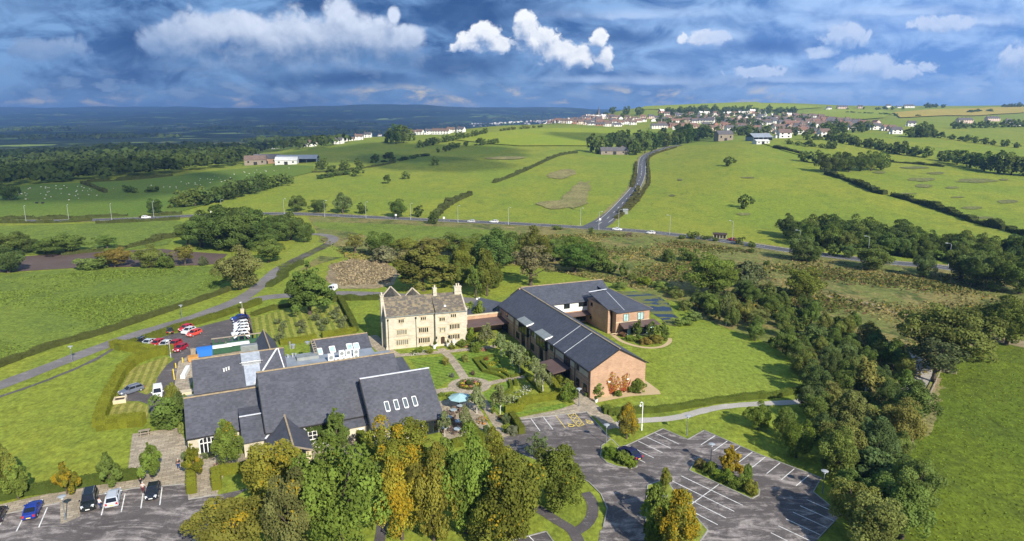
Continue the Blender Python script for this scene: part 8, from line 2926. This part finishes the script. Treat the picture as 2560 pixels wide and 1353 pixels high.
def person(u, v, face, top, bottom, hair, label, arms=((.28, -.1, 1.15), (-.28, -.05, 1.0)), stride=.14, h=1.72):
    """standing figure facing local -y; arms = hand positions"""
    p = P(u, v)
    q = P(*face)
    e = empty('person', (p.x, p.y, 0.055), math.atan2(q.y - p.y, q.x - p.x) + math.pi / 2, label, 'person')
    k = h / 1.72
    e.scale = (k, k, k)
    V = [(0, 0, .95), (0, .01, 1.15), (0, 0, 1.40), (0, -.01, 1.50), (0, -.03, 1.60), (0, -.02, 1.70)]
    r_ = [.145, .13, .15, .06, .092, .075]
    E = [(0, 1), (1, 2), (2, 3), (3, 4), (4, 5)]
    for s, hand in ((1, arms[0]), (-1, arms[1])):
        b0 = len(V)
        sh = (s * .19, 0, 1.40)
        el = ((sh[0] + hand[0]) / 2 + s * .06, (sh[1] + hand[1]) / 2 + .06, (sh[2] + hand[2]) / 2 - .05)
        V += [sh, el, hand]
        r_ += [.06, .045, .035]
        E += [(2, b0), (b0, b0 + 1), (b0 + 1, b0 + 2)]
        hd = Vector(hand) - Vector(el)
        hd.normalize()
        for j, off in enumerate((-.03, -.01, .01, .03)):
            V.append((hand[0] + hd.x * (.09 + .01 * (j in (1, 2))) + off, hand[1] + hd.y * .09 - .01, hand[2] + hd.z * .09))
            r_.append(.011)
            E.append((b0 + 2, len(V) - 1))
        V.append((hand[0] - s * .04, hand[1] + hd.y * .04 - .03, hand[2] + hd.z * .04))
        r_.append(.012)
        E.append((b0 + 2, len(V) - 1))
    for s in (1, -1):
        b0 = len(V)
        V += [(s * .10, 0, .88), (s * .11, -s * stride * .4 - .02, .48), (s * .11, -s * stride, .07), (s * .12, -s * stride - .15, .04)]
        r_ += [.10, .065, .045, .04]
        E += [(0, b0), (b0, b0 + 1), (b0 + 1, b0 + 2), (b0 + 2, b0 + 3)]
    skin_part('body', V, E, r_, M_SKIN, e)
    a0, a1 = arms
    V2, E2, R2 = [(0, .005, .93), (0, .01, 1.15), (0, 0, 1.40), (0, 0, 1.47)], [(0, 1), (1, 2), (2, 3)], [.165, .15, .17, .08]
    for s, hand in ((1, a0), (-1, a1)):
        b0 = len(V2)
        sh = (s * .19, 0, 1.40)
        el = ((sh[0] + hand[0]) / 2 + s * .06, (sh[1] + hand[1]) / 2 + .06, (sh[2] + hand[2]) / 2 - .05)
        V2 += [sh, el, tuple(Vector(el).lerp(Vector(hand), .75))]
        R2 += [.08, .065, .055]
        E2 += [(2, b0), (b0, b0 + 1), (b0 + 1, b0 + 2)]
    skin_part('jacket', V2, E2, R2, top, e)
    V3, E3, R3 = [(0, 0, .95)], [], [.16]
    for s in (1, -1):
        b0 = len(V3)
        V3 += [(s * .10, 0, .86), (s * .11, -s * stride * .4 - .02, .48), (s * .11, -s * stride, .12)]
        R3 += [.12, .085, .07]
        E3 += [(0, b0), (b0, b0 + 1), (b0 + 1, b0 + 2)]
    skin_part('trousers', V3, E3, R3, bottom, e)
    for s in (1, -1):
        m = MB()
        m.hexa([(s * .115 - .05, -s * stride - .2, 0), (s * .115 + .05, -s * stride - .2, 0), (s * .115 + .05, -s * stride + .08, 0), (s * .115 - .05, -s * stride + .08, 0)],
               [(s * .115 - .04, -s * stride - .18, .08), (s * .115 + .04, -s * stride - .18, .08), (s * .115 + .045, -s * stride + .07, .1), (s * .115 - .045, -s * stride + .07, .1)])
        m.build('shoe', M_BLACKP, e)
    skin_part('hair', [(0, .02, 1.60), (0, .035, 1.68), (0, -.01, 1.755), (0, -.07, 1.74)], [(0, 1), (1, 2), (2, 3)], [.085, .095, .085, .05], hair, e)
    for s in (-1, 1):
        m = MB()
        m.lathe([(.004, -.012), (.012, 0), (.004, .012)], 6, (s * .035, -.118, 1.635))
        m.build('eye', M_IRON, e)
    m = MB()
    m.hexa([(-.016, -.12, 1.585), (.016, -.12, 1.585), (.016, -.10, 1.585), (-.016, -.10, 1.585)], [(-.006, -.118, 1.63), (.006, -.118, 1.63), (.006, -.10, 1.63), (-.006, -.10, 1.63)])
    m.build('nose', M_SKIN, e)


M_CW = mat('white_cloth', (0.72, 0.70, 0.72), 0.9)
M_CB = mat('black_cloth', (0.018, 0.018, 0.022), 0.9)
M_CJ = mat('blue_denim', (0.02, 0.05, 0.16), 0.9)
M_CP = mat('pale_pink_cloth', (0.55, 0.45, 0.42), 0.9)
M_CM = mat('maroon_cloth', (0.10, 0.025, 0.03), 0.9)
person(*zf(478, 965), zf(640, 870), M_CW, M_CJ, M_HAIR, 'person in white top and blue jeans reaching to the silver hatch', arms=((.42, -.32, 1.15), (-.26, -.2, 1.0)))
person(*zf(1205, 695), zf(1250, 500), M_CP, M_CM, M_GHAIR, 'person in pale top and maroon trousers beside the dark hatchback', arms=((.3, -.16, 1.0), (-.3, -.1, .95)))
person(*zf(1160, 560), zf(1330, 470), M_CB, M_CB, M_HAIR, 'person in black stretching an arm out on the front path', arms=((.5, -.3, 1.42), (-.26, -.1, .98)))
person(*zf(1800, 290), zf(1850, 420), M_CB, M_CJ, M_GHAIR, 'person in dark clothes walking on the plaza under the yellow tree', arms=((.25, -.18, 1.0), (-.25, .1, .95)), stride=.2)
# ================================================================== farms, village, hills life
M_HWALL = mat('house_wall', (0.6, 0.6, 0.6), 0.9, objcol=True, var=0.06)
M_HROOF = [mat('house_roof_%s' % n, c, 0.85, var=0.2, vscale=0.6) for n, c in (('slate', (0.10, 0.095, 0.10)), ('tile', (0.20, 0.115, 0.085)), ('brown', (0.15, 0.105, 0.085)))]
M_SHEET = mat('barn_sheet', (0.22, 0.25, 0.29), 0.6, var=0.12, vscale=0.3)
M_SHEETW = mat('pale_sheet', (0.55, 0.55, 0.53), 0.6, var=0.12, vscale=0.3)
HK = {}


def house_mesh(kind, roof):
    """small far house: walls, windows, roof, chimney in one mesh"""
    key = (kind, roof)
    if key in HK:
        return HK[key]
    L, D, e_, r_ = {'house': (11, 8, 5.0, 8.2), 'bungalow': (13, 8, 2.8, 5.4), 'terrace': (26, 8, 5.2, 8.4)}[kind]
    m = MB()
    gable_walls(m, -L / 2, L / 2, -D / 2, D / 2, e_, r_)
    k = MB()
    gable_roof(k, -L / 2, L / 2, -D / 2, D / 2, e_, r_, .4, .3)
    m.mesh(k.v, k.f, 1)
    n = max(2, int(L / 4.2))
    for i in range(n):
        x = -L / 2 + L * (i + .5) / n
        for z in ((1.0,) if kind == 'bungalow' else (1.0, 3.4)):
            m.box(x - .8, x + .8, -D / 2 - .05, -D / 2 + .05, z, z + 1.2, 2)
    for i in range(1 if kind != 'terrace' else 4):
        x = -L / 2 + 1 + i * 7
        m.box(x - .5, x + .5, -.5, .5, r_ - .6, r_ + 1.3, 3)
    if kind == 'house':
        m.box(-L / 2 - 2.6, -L / 2, -2, 3, 0, 2.6)
        m.box(-L / 2 - 2.8, -L / 2, -2.2, 3.2, 2.6, 2.8, 1)
    HK[key] = m.data(kind, [M_HWALL, M_HROOF[roof], M_GLASS, M_HROOF[1]])
    return HK[key]


HC = [(0.74, 0.72, 0.68), (0.74, 0.73, 0.70), (0.74, 0.70, 0.64), (0.62, 0.52, 0.42), (0.60, 0.46, 0.40), (0.42, 0.34, 0.26), (0.36, 0.19, 0.13), (0.7, 0.66, 0.62)]


def house(u, v, kind, roof, col, label, group=None, rot=None, s=1.0):
    p = G(u, v)
    o = link('house', house_mesh(kind, roof), None, (p.x, p.y, p.z - .2), rot if rot is not None else random.uniform(-.4, .4), s)
    o.color = (*col, 1)
    tag(o, label, 'house', group)


for (u, v, k, lab) in ((848, 360, 'house', 'leftmost white house on the hillside crest'), (862, 354, 'house', 'second white house on the hillside crest'), (877, 352, 'bungalow', 'low white house on the hillside crest'), (897, 350, 'house', 'white house in the middle of the left hillside row'), (920, 344, 'house', 'white house with brown roof on the hillside row'), (950, 341, 'house', 'last white house of the left hillside row before the tall copse'), (1032, 338, 'house', 'small white house right of the tall copse'), (1050, 337, 'house', 'white gabled house right of the tall copse'), (1072, 336, 'house', 'large white house in the crest row right of the copse'), (1103, 336, 'terrace', 'long dark roofed house of the crest row'), (1128, 332, 'house', 'white house with grey roof in the crest row'), (1153, 331, 'house', 'white house at the right end of the crest row'), (760, 368, 'bungalow', 'low white house among trees behind the farm'), (782, 366, 'house', 'white house half hidden behind the farm wood'), (690, 372, 'house', 'small white house beyond the farm roofs'), (20, 438, 'bungalow', 'low grey house at the left edge of the valley wood'), (46, 434, 'house', 'white house at the left edge of the valley wood')):
    house(u, v, k, random.choice([0, 2]), HC[0], lab, 'white houses on the hillside', s=1.12)
rv = random.Random(9)
spots = []
ROWS = [[(1185, 318), (1250, 314), (1320, 310), (1400, 308), (1460, 312), (1560, 318)], [(1175, 312), (1260, 308), (1340, 304), (1420, 301), (1500, 306), (1580, 312)], [(1560, 308), (1620, 304), (1680, 306), (1740, 308)], [(1480, 298), (1560, 299), (1640, 297), (1700, 298)],
        [(1650, 322), (1720, 325), (1800, 328), (1880, 330), (1960, 335), (2030, 336)], [(1690, 315), (1780, 318), (1870, 320), (1960, 324), (2060, 328)], [(1660, 308), (1760, 309), (1860, 311), (1960, 314), (2080, 320)], [(1680, 301), (1780, 302), (1880, 303), (1990, 306), (2110, 313), (2170, 318)],
        [(1700, 295), (1800, 295), (1900, 296), (2010, 299), (2120, 306)], [(1660, 290), (1760, 289), (1860, 289), (1960, 291), (2060, 297)], [(1650, 283), (1740, 282), (1830, 282), (1910, 284)], [(1690, 305), (1800, 306), (1900, 307), (2040, 311), (2150, 317)], [(1720, 298), (1850, 299), (1980, 302), (2080, 306)], [(1650, 318), (1750, 321), (1850, 324), (1950, 329), (2060, 333)], [(1250, 309), (1350, 306), (1450, 306), (1560, 313)], [(2080, 317), (2150, 321), (2230, 328)], [(2120, 311), (2200, 316)], [(2090, 326), (2140, 324), (2190, 322)], [(1900, 346), (1960, 345)], [(2040, 342), (2060, 342)]]
VILLAGE = []
for ri, row in enumerate(ROWS):
    L = wpts(row, True)
    seg = [(L[i + 1] - L[i]).length for i in range(len(L) - 1)]
    s = rv.uniform(0, 8)
    tot = sum(seg)
    while s < tot:
        k = 0
        q = s
        while k < len(seg) - 1 and q > seg[k]:
            q -= seg[k]
            k += 1
        p = L[k].lerp(L[k + 1], q / seg[k])
        kd = rv.choice(['house', 'house', 'bungalow', 'terrace'] if ri in (4, 5, 6, 7) else ['house', 'house', 'bungalow'])
        x, y = p.x + rv.uniform(-4, 4), p.y + rv.uniform(-9, 9)
        roof = rv.choice([0, 0, 1, 2, 2])
        col = rv.choice(HC)
        VILLAGE.append((y, kd, roof, col, (x, y, hz(x, y) - .2), rv.choice([0, 0, 0, 1.57, .3, -.3]) + rv.uniform(-.2, .2), rv.uniform(1.05, 1.35)))
        s += (30 if kd == 'terrace' else 16) * rv.uniform(.85, 1.35) * (1.0 + y / 5000)
VILLAGE.sort(key=lambda t: t[0])
for (y, kd, roof, col, loc, rot, sc) in VILLAGE[:262]:
    o = link('house', house_mesh(kd, roof), None, loc, rot, sc)
    o.color = (*col, 1)
    tag(o, 'small house among the rooftops of the hill village', 'house', 'houses of the hill village')
mass = MB()
for (y, kd, roof, col, loc, rot, sc) in VILLAGE[262:]:
    me = house_mesh(kd, roof)
    ca, sa = math.cos(rot) * sc, math.sin(rot) * sc
    k = len(mass.v)
    mass.v += [(loc[0] + v.co.x * ca - v.co.y * sa, loc[1] + v.co.x * sa + v.co.y * ca, loc[2] + v.co.z * sc) for v in me.vertices]
    mass.f += [tuple(i + k for i in q.vertices) for q in me.polygons]
    mass.m += [(HC.index(col) if q.material_index == 0 else 7 + (roof if q.material_index in (1, 3) else 0)) for q in me.polygons]
o = mass.build('houses', [mat('village_wall_%d' % i, c, .9) for i, c in enumerate(HC)] + M_HROOF)
tag(o, 'back rows of small houses in the hill village', 'houses', None, 'stuff')
# village trees
def vtrees(pix, n, h_, lab, grp_, seed):
    pl = [tuple(G(u, v).xy) for u, v in pix]
    r_ = random.Random(seed)
    xs, ys = [p[0] for p in pl], [p[1] for p in pl]
    c = 0
    for _ in range(n * 60):
        x, y = r_.uniform(min(xs), max(xs)), r_.uniform(min(ys), max(ys))
        if in_poly(x, y, pl):
            f = r_.uniform(.7, 1.3)
            plant_at(Vector((x, y, hz(x, y))), h_ * f, h_ * f * 1.05, 'far', r_.choice(DK), lab, 'tree', grp_)
            c += 1
            if c >= n:
                break


vtrees([(1160, 318), (1400, 306), (1580, 316), (1580, 300), (1400, 296), (1200, 304)], 60, 12, 'tree among the village houses', 'trees of the village', 1)
vtrees([(1230, 302), (1390, 292), (1560, 296), (1640, 290), (1560, 284), (1380, 282), (1250, 294)], 60, 18, 'tree on the village skyline', 'trees on the village skyline', 2)
vtrees([(1640, 330), (1800, 338), (2050, 342), (2200, 330), (2100, 304), (1900, 290), (1650, 292)], 150, 12, 'tree among the village houses', 'trees of the village', 3)
vtrees([(1640, 284), (1760, 276), (1900, 276), (2010, 283), (1900, 287), (1700, 289)], 80, 15, 'tree along the top edge of the village', 'trees above the village', 4)
vtrees([(2050, 338), (2180, 330), (2160, 322), (2060, 330)], 14, 13, 'tree at the right end of the village', 'trees of the village', 5)
vtrees([(2080, 274), (2200, 272), (2260, 274), (2200, 277)], 9, 9, 'tree by the skyline cottages', 'trees on the hill skyline', 6)
belt([(2315, 270), (2340, 269), (2365, 270)], 5, 14, 16, 'far', DK, 'tree in the small skyline clump right of the cottages', 'trees on the hill skyline', seed=41)
belt([(2504, 270), (2530, 269), (2570, 269)], 6, 14, 18, 'far', DK, 'tree in the skyline clump at the right edge', 'trees on the hill skyline', seed=42)
belt([(2420, 283), (2450, 280), (2490, 281)], 6, 9, 16, 'far', DK, 'tree in the band below the right skyline', 'trees on the hill skyline', seed=43)
belt([(1383, 290), (1395, 288), (1410, 290)], 3, 22, 20, 'far', [DEEP], 'tallest dark tree group on the village skyline', 'trees on the village skyline', seed=44)
for (u, v, k, lab) in ((2072, 274, 'house', 'leftmost white cottage on the hill skyline'), (2105, 272, 'terrace', 'long stone cottage row on the hill skyline'), (2150, 271, 'house', 'stone cottage among skyline trees'), (2220, 269, 'house', 'tall white house on the hill skyline'), (2245, 270, 'bungalow', 'low white cottage right of the tall skyline house'), (2272, 270, 'terrace', 'white cottage row at the right of the skyline'), (2240, 335, 'house', 'large white house at the right end of the village'), (2278, 316, 'house', 'white house standing apart right of the village'), (2410, 308, 'terrace', 'long stone farmhouse on the upper right'), (2480, 303, 'terrace', 'grey farm roof on the upper right'), (2540, 314, 'bungalow', 'white farm building near the right edge'), (2520, 310, 'house', 'small house near the right edge farm')):
    house(u, v, k, 0, HC[0] if 'white' in lab else HC[4], lab, None, s=1.15)
# church with a spire
p = G(1496, 297)
t = empty('church', (p.x, p.y, p.z), .3, 'dark stone church with a tall pointed spire on the village skyline', 'church')
m = MB()
gable_walls(m, 2, 22, -5, 5, 7, 12)
m.box(-3, 3, -3, 3, 0, 14)
m.build('wall', mat('dark_stone', (0.17, 0.15, 0.13), .9, var=.15), t)
m = MB()
gable_roof(m, 2, 22, -5, 5, 7, 12)
m.build('roof', M_HROOF[0], t)
m = MB()
m.mesh([(-3.1, -3.1, 14), (3.1, -3.1, 14), (3.1, 3.1, 14), (-3.1, 3.1, 14), (0, 0, 33)], [(0, 1, 4), (1, 2, 4), (2, 3, 4), (3, 0, 4), (3, 2, 1, 0)])
m.build('spire', M_HROOF[0], t)


def shed(u, v, L, D, e_, r_, rot, wall, roof, name, label, cat, openside=False, lean=False):
    p = G(u, v)
    t = empty(name, (p.x, p.y, p.z - .3), rot, label, cat)
    m = MB()
    if openside:
        m.box(-L / 2, L / 2, D / 2 - .2, D / 2, 0, e_)
        m.box(-L / 2, -L / 2 + .2, -D / 2, D / 2 - .2, 0, e_)
        m.box(L / 2 - .2, L / 2, -D / 2, D / 2 - .2, 0, e_)
        for k in range(5):
            x = -L / 2 + L * k / 4
            m.box(x - .15, x + .15, -D / 2, -D / 2 + .3, 0, e_)
    else:
        gable_walls(m, -L / 2, L / 2, -D / 2, D / 2, e_, r_)
    m.build('wall', wall, t)
    m = MB()
    gable_roof(m, -L / 2, L / 2, -D / 2, D / 2, e_, r_, .5, .4)
    m.build('roof', roof, t)
    if not openside:
        m = MB()
        m.box(-1.8, 1.8, -D / 2 - .08, -D / 2 + .05, 0, min(3.6, e_ - .4))
        m.build('door', M_BLACKP, t)
        for x in (-L * .32, L * .32):
            m = MB()
            m.box(x - .9, x + .9, -D / 2 - .08, -D / 2 + .05, e_ * .45, e_ * .75)
            m.build('window', M_GLASS, t)


M_DKST = mat('weathered_stone', (0.24, 0.20, 0.155), .9, var=.2)
shed(640, 412, 22, 10, 6, 10, .25, M_DKST, M_HROOF[2], 'farmhouse', 'brown stone farmhouse at the left of the valley farm', 'farmhouse')
shed(668, 409, 26, 12, 6, 10.5, .2, M_BRICK, M_HROOF[0], 'barn', 'long brick barn in the middle of the valley farm', 'barn')
shed(692, 407, 16, 10, 5.5, 9, .2, M_BRICK, M_HROOF[2], 'barn', 'short brick barn of the valley farm beside the pale shed', 'barn')
shed(718, 411, 22, 14, 5, 8, .15, M_SHEETW, M_SHEETW, 'farm_shed', 'pale front sheet-metal shed of the valley farm', 'shed')
shed(745, 407, 42, 18, 5, 8.5, .1, M_SHEET, M_SHEET, 'farm_shed', 'long open fronted grey shed of the valley farm', 'shed', True)
shed(1808, 352, 20, 11, 8.5, 12.5, .25, M_DKST, M_HROOF[0], 'barn', 'tall stone barn on the hilltop beside the lane wood', 'barn')
shed(1897, 352, 26, 14, 4.5, 8.5, .35, M_SHEET, M_SHEET, 'farm_shed', 'dark grey open farm shed on the hilltop', 'shed', True)
shed(1902, 360, 17, 7, 3.5, 5, .35, M_SHEETW, M_SHEETW, 'farm_shed', 'small pale shed before the grey hilltop shed', 'shed')
shed(1534, 386, 30, 9, 4.5, 8, .1, M_DKST, M_HROOF[0], 'farmhouse', 'long stone farmhouse with slate roof at the top of the lane', 'farmhouse')
shed(1558, 384, 11, 9, 6, 10, 1.4, M_DKST, M_HROOF[0], 'farmhouse', 'taller gabled stone house beside the long farmhouse', 'farmhouse')
shed(1799, 595, 5.4, 2.4, 2.2, 2.6, -.25, M_COPING, M_DKWOOD, 'bus_shelter', 'small bus shelter on the far verge by the red car', 'bus shelter', True)
p = G(1563, 535)
m = MB()
m.box(-1.4, 1.4, -1.0, 1.0, 0, 2.2)
m.hexa([(-1.6, -1.2, 2.2), (1.6, -1.2, 2.2), (1.6, 1.2, 2.2), (-1.6, 1.2, 2.2)], [(-1.5, -.2, 2.9), (1.5, -.2, 2.9), (1.5, .2, 2.9), (-1.5, .2, 2.9)])
tag(m.build('cabin', M_ZINC, None, False, tuple(p)), 'tiny grey-blue cabin in the field right of the lane mouth', 'cabin')
for (u, v, lab) in ((527, 540, 'white road sign by the dark roadside tree'), (990, 549, 'small white road sign under the roadside tree'), (1110, 556, 'small white road sign before the bright bush'), (1500, 560, 'give way sign at the lane mouth')):
    p = G(u, v)
    t = empty('road_sign', tuple(p), 0, lab, 'road sign')
    m = MB()
    m.tube([(0, 0, 0), (0, 0, 2.6)], .06, 6)
    m.build('post', M_GALV, t)
    m = MB()
    m.box(-.5, .5, -.06, -.02, 1.9, 2.9)
    m.build('panel', M_WHITE, t)

# sheep
m = MB()
m.lathe([(.05, -.55), (.26, -.5), (.33, -.2), (.33, .2), (.27, .5), (.08, .58)], 10)
m.v = [(z, y, x + .62) for x, y, z in m.v]
m.f = [tuple(reversed(f)) for f in m.f]
m.lathe([(.05, -.17), (.11, -.1), (.12, .05), (.05, .16)], 8, (.72, 0, .82), 1)
for sx in (-.35, .35):
    for sy in (-.16, .16):
        m.tube([(sx, sy, 0), (sx, sy, .4)], [.035, .05], 5, 1)
SM = m.data('sheep', [mat('fleece', (0.55, 0.52, 0.44), .95), mat('sheep_face', (0.25, 0.22, 0.19), .9)], True)
rs = random.Random(31)
n = 0
for (pix, k, s_) in (([(20, 505), (60, 470), (195, 462), (250, 482), (240, 500), (120, 506)], 48, 3), ([(240, 470), (380, 460), (520, 445), (640, 425), (740, 420), (650, 440), (500, 470), (320, 482)], 44, 4)):
    pl = [tuple(G(u, v).xy) for u, v in pix]
    xs, ys = [p[0] for p in pl], [p[1] for p in pl]
    c = 0
    while c < k:
        x, y = rs.uniform(min(xs), max(xs)), rs.uniform(min(ys), max(ys))
        if in_poly(x, y, pl):
            o = link('sheep', SM, None, (x, y, hz(x, y) + .05), rs.uniform(0, 6.28), rs.uniform(.7, .95))
            tag(o, 'white sheep grazing in the %s sheep field' % ('left' if s_ == 3 else 'right'), 'sheep', 'sheep grazing in the %s field' % ('left' if s_ == 3 else 'right'))
            c += 1
for (u, v, lab) in ((92, 510, 'left of two black cattle at the foot of the sheep field'), (107, 510, 'right of two black cattle at the foot of the sheep field')):
    p = G(u, v)
    o = link('cow', m.data('cow', [M_BLACKP, M_BLACKP], True), None, tuple(p), .4, 1.4)
    tag(o, lab, 'cow')

flush_trees(282, 'many small far trees dotting village, hedgerows and hill wood')


# broken cloud overhead that shades the valley
def cloud(x, y, rx, ry, seed, z=1150):
    """a lumpy cumulus above the shaded ground, shifted up the sun's path"""
    k = z / S2.z
    cx, cyy = x + S2.x * k, y + S2.y * k
    rng = random.Random(seed)
    bm = bmesh.new()
    bmesh.ops.create_icosphere(bm, subdivisions=4, radius=1.0)
    ph = [rng.uniform(0, 6) for _ in range(6)]
    for v in bm.verts:
        q = v.co.copy()
        f = 1 + .18 * math.sin(q.x * 3 + ph[0]) * math.sin(q.y * 3.5 + ph[1]) + .14 * math.sin(q.x * 7 + ph[2]) * math.sin(q.y * 6 + ph[3]) + .08 * math.sin(q.x * 13 + ph[4]) * math.sin(q.y * 15 + ph[5])
        v.co = Vector((q.x * rx * f, q.y * ry * f, (q.z * 110 if q.z > 0 else q.z * 25) * f))
    me = bpy.data.meshes.new('cloud')
    bm.to_mesh(me)
    bm.free()
    me.polygons.foreach_set('use_smooth', [True] * len(me.polygons))
    me.materials.append(M_CLOUD)
    o = link('cloud', me, None, (cx, cyy, z))
    o['kind'] = 'structure'


M_CLOUD = bpy.data.materials.new('thin_cloud')
M_CLOUD.use_nodes = True
g = NT(M_CLOUD.node_tree)
out = g.n('ShaderNodeOutputMaterial')
mx = g.n('ShaderNodeMixShader', {0: 0.37})
g.put(mx.inputs[1], g.n('ShaderNodeBsdfTransparent'))
g.put(mx.inputs[2], g.n('ShaderNodeBsdfDiffuse', {'Color': (0.85, 0.87, 0.9, 1)}))
g.put(out.inputs[0], mx)
for i, (x, y, rx, ry) in enumerate(((-390, 530, 190, 105), (-130, 790, 130, 80), (170, 940, 90, 22), (-70, 650, 60, 16), (-900, 1300, 640, 330), (-1500, 3200, 1300, 900), (-400, 4400, 1500, 900), (-3200, 6200, 2400, 1500), (-500, 8600, 4400, 1700), (-6500, 11500, 4500, 3000))):
    cloud(x, y, rx, ry, i, max(1150, 0.34 * (y + ry)))

# the air
m_ = bpy.data.materials.new('haze_air')
m_.use_nodes = True
g = NT(m_.node_tree)
out = g.n('ShaderNodeOutputMaterial')
pv = g.n('ShaderNodeVolumePrincipled', {'Color': (0.30, 0.55, 1.0, 1), 'Density': 0.0001, 'Anisotropy': 0.1})
g.put(out.inputs['Volume'], pv)
m = MB()
m.box(-27000, 27000, -900, 21000, -45, 275)
o = m.build('haze', m_)
o['kind'] = 'stuff'
o['label'] = 'pale blue air over the far valley'
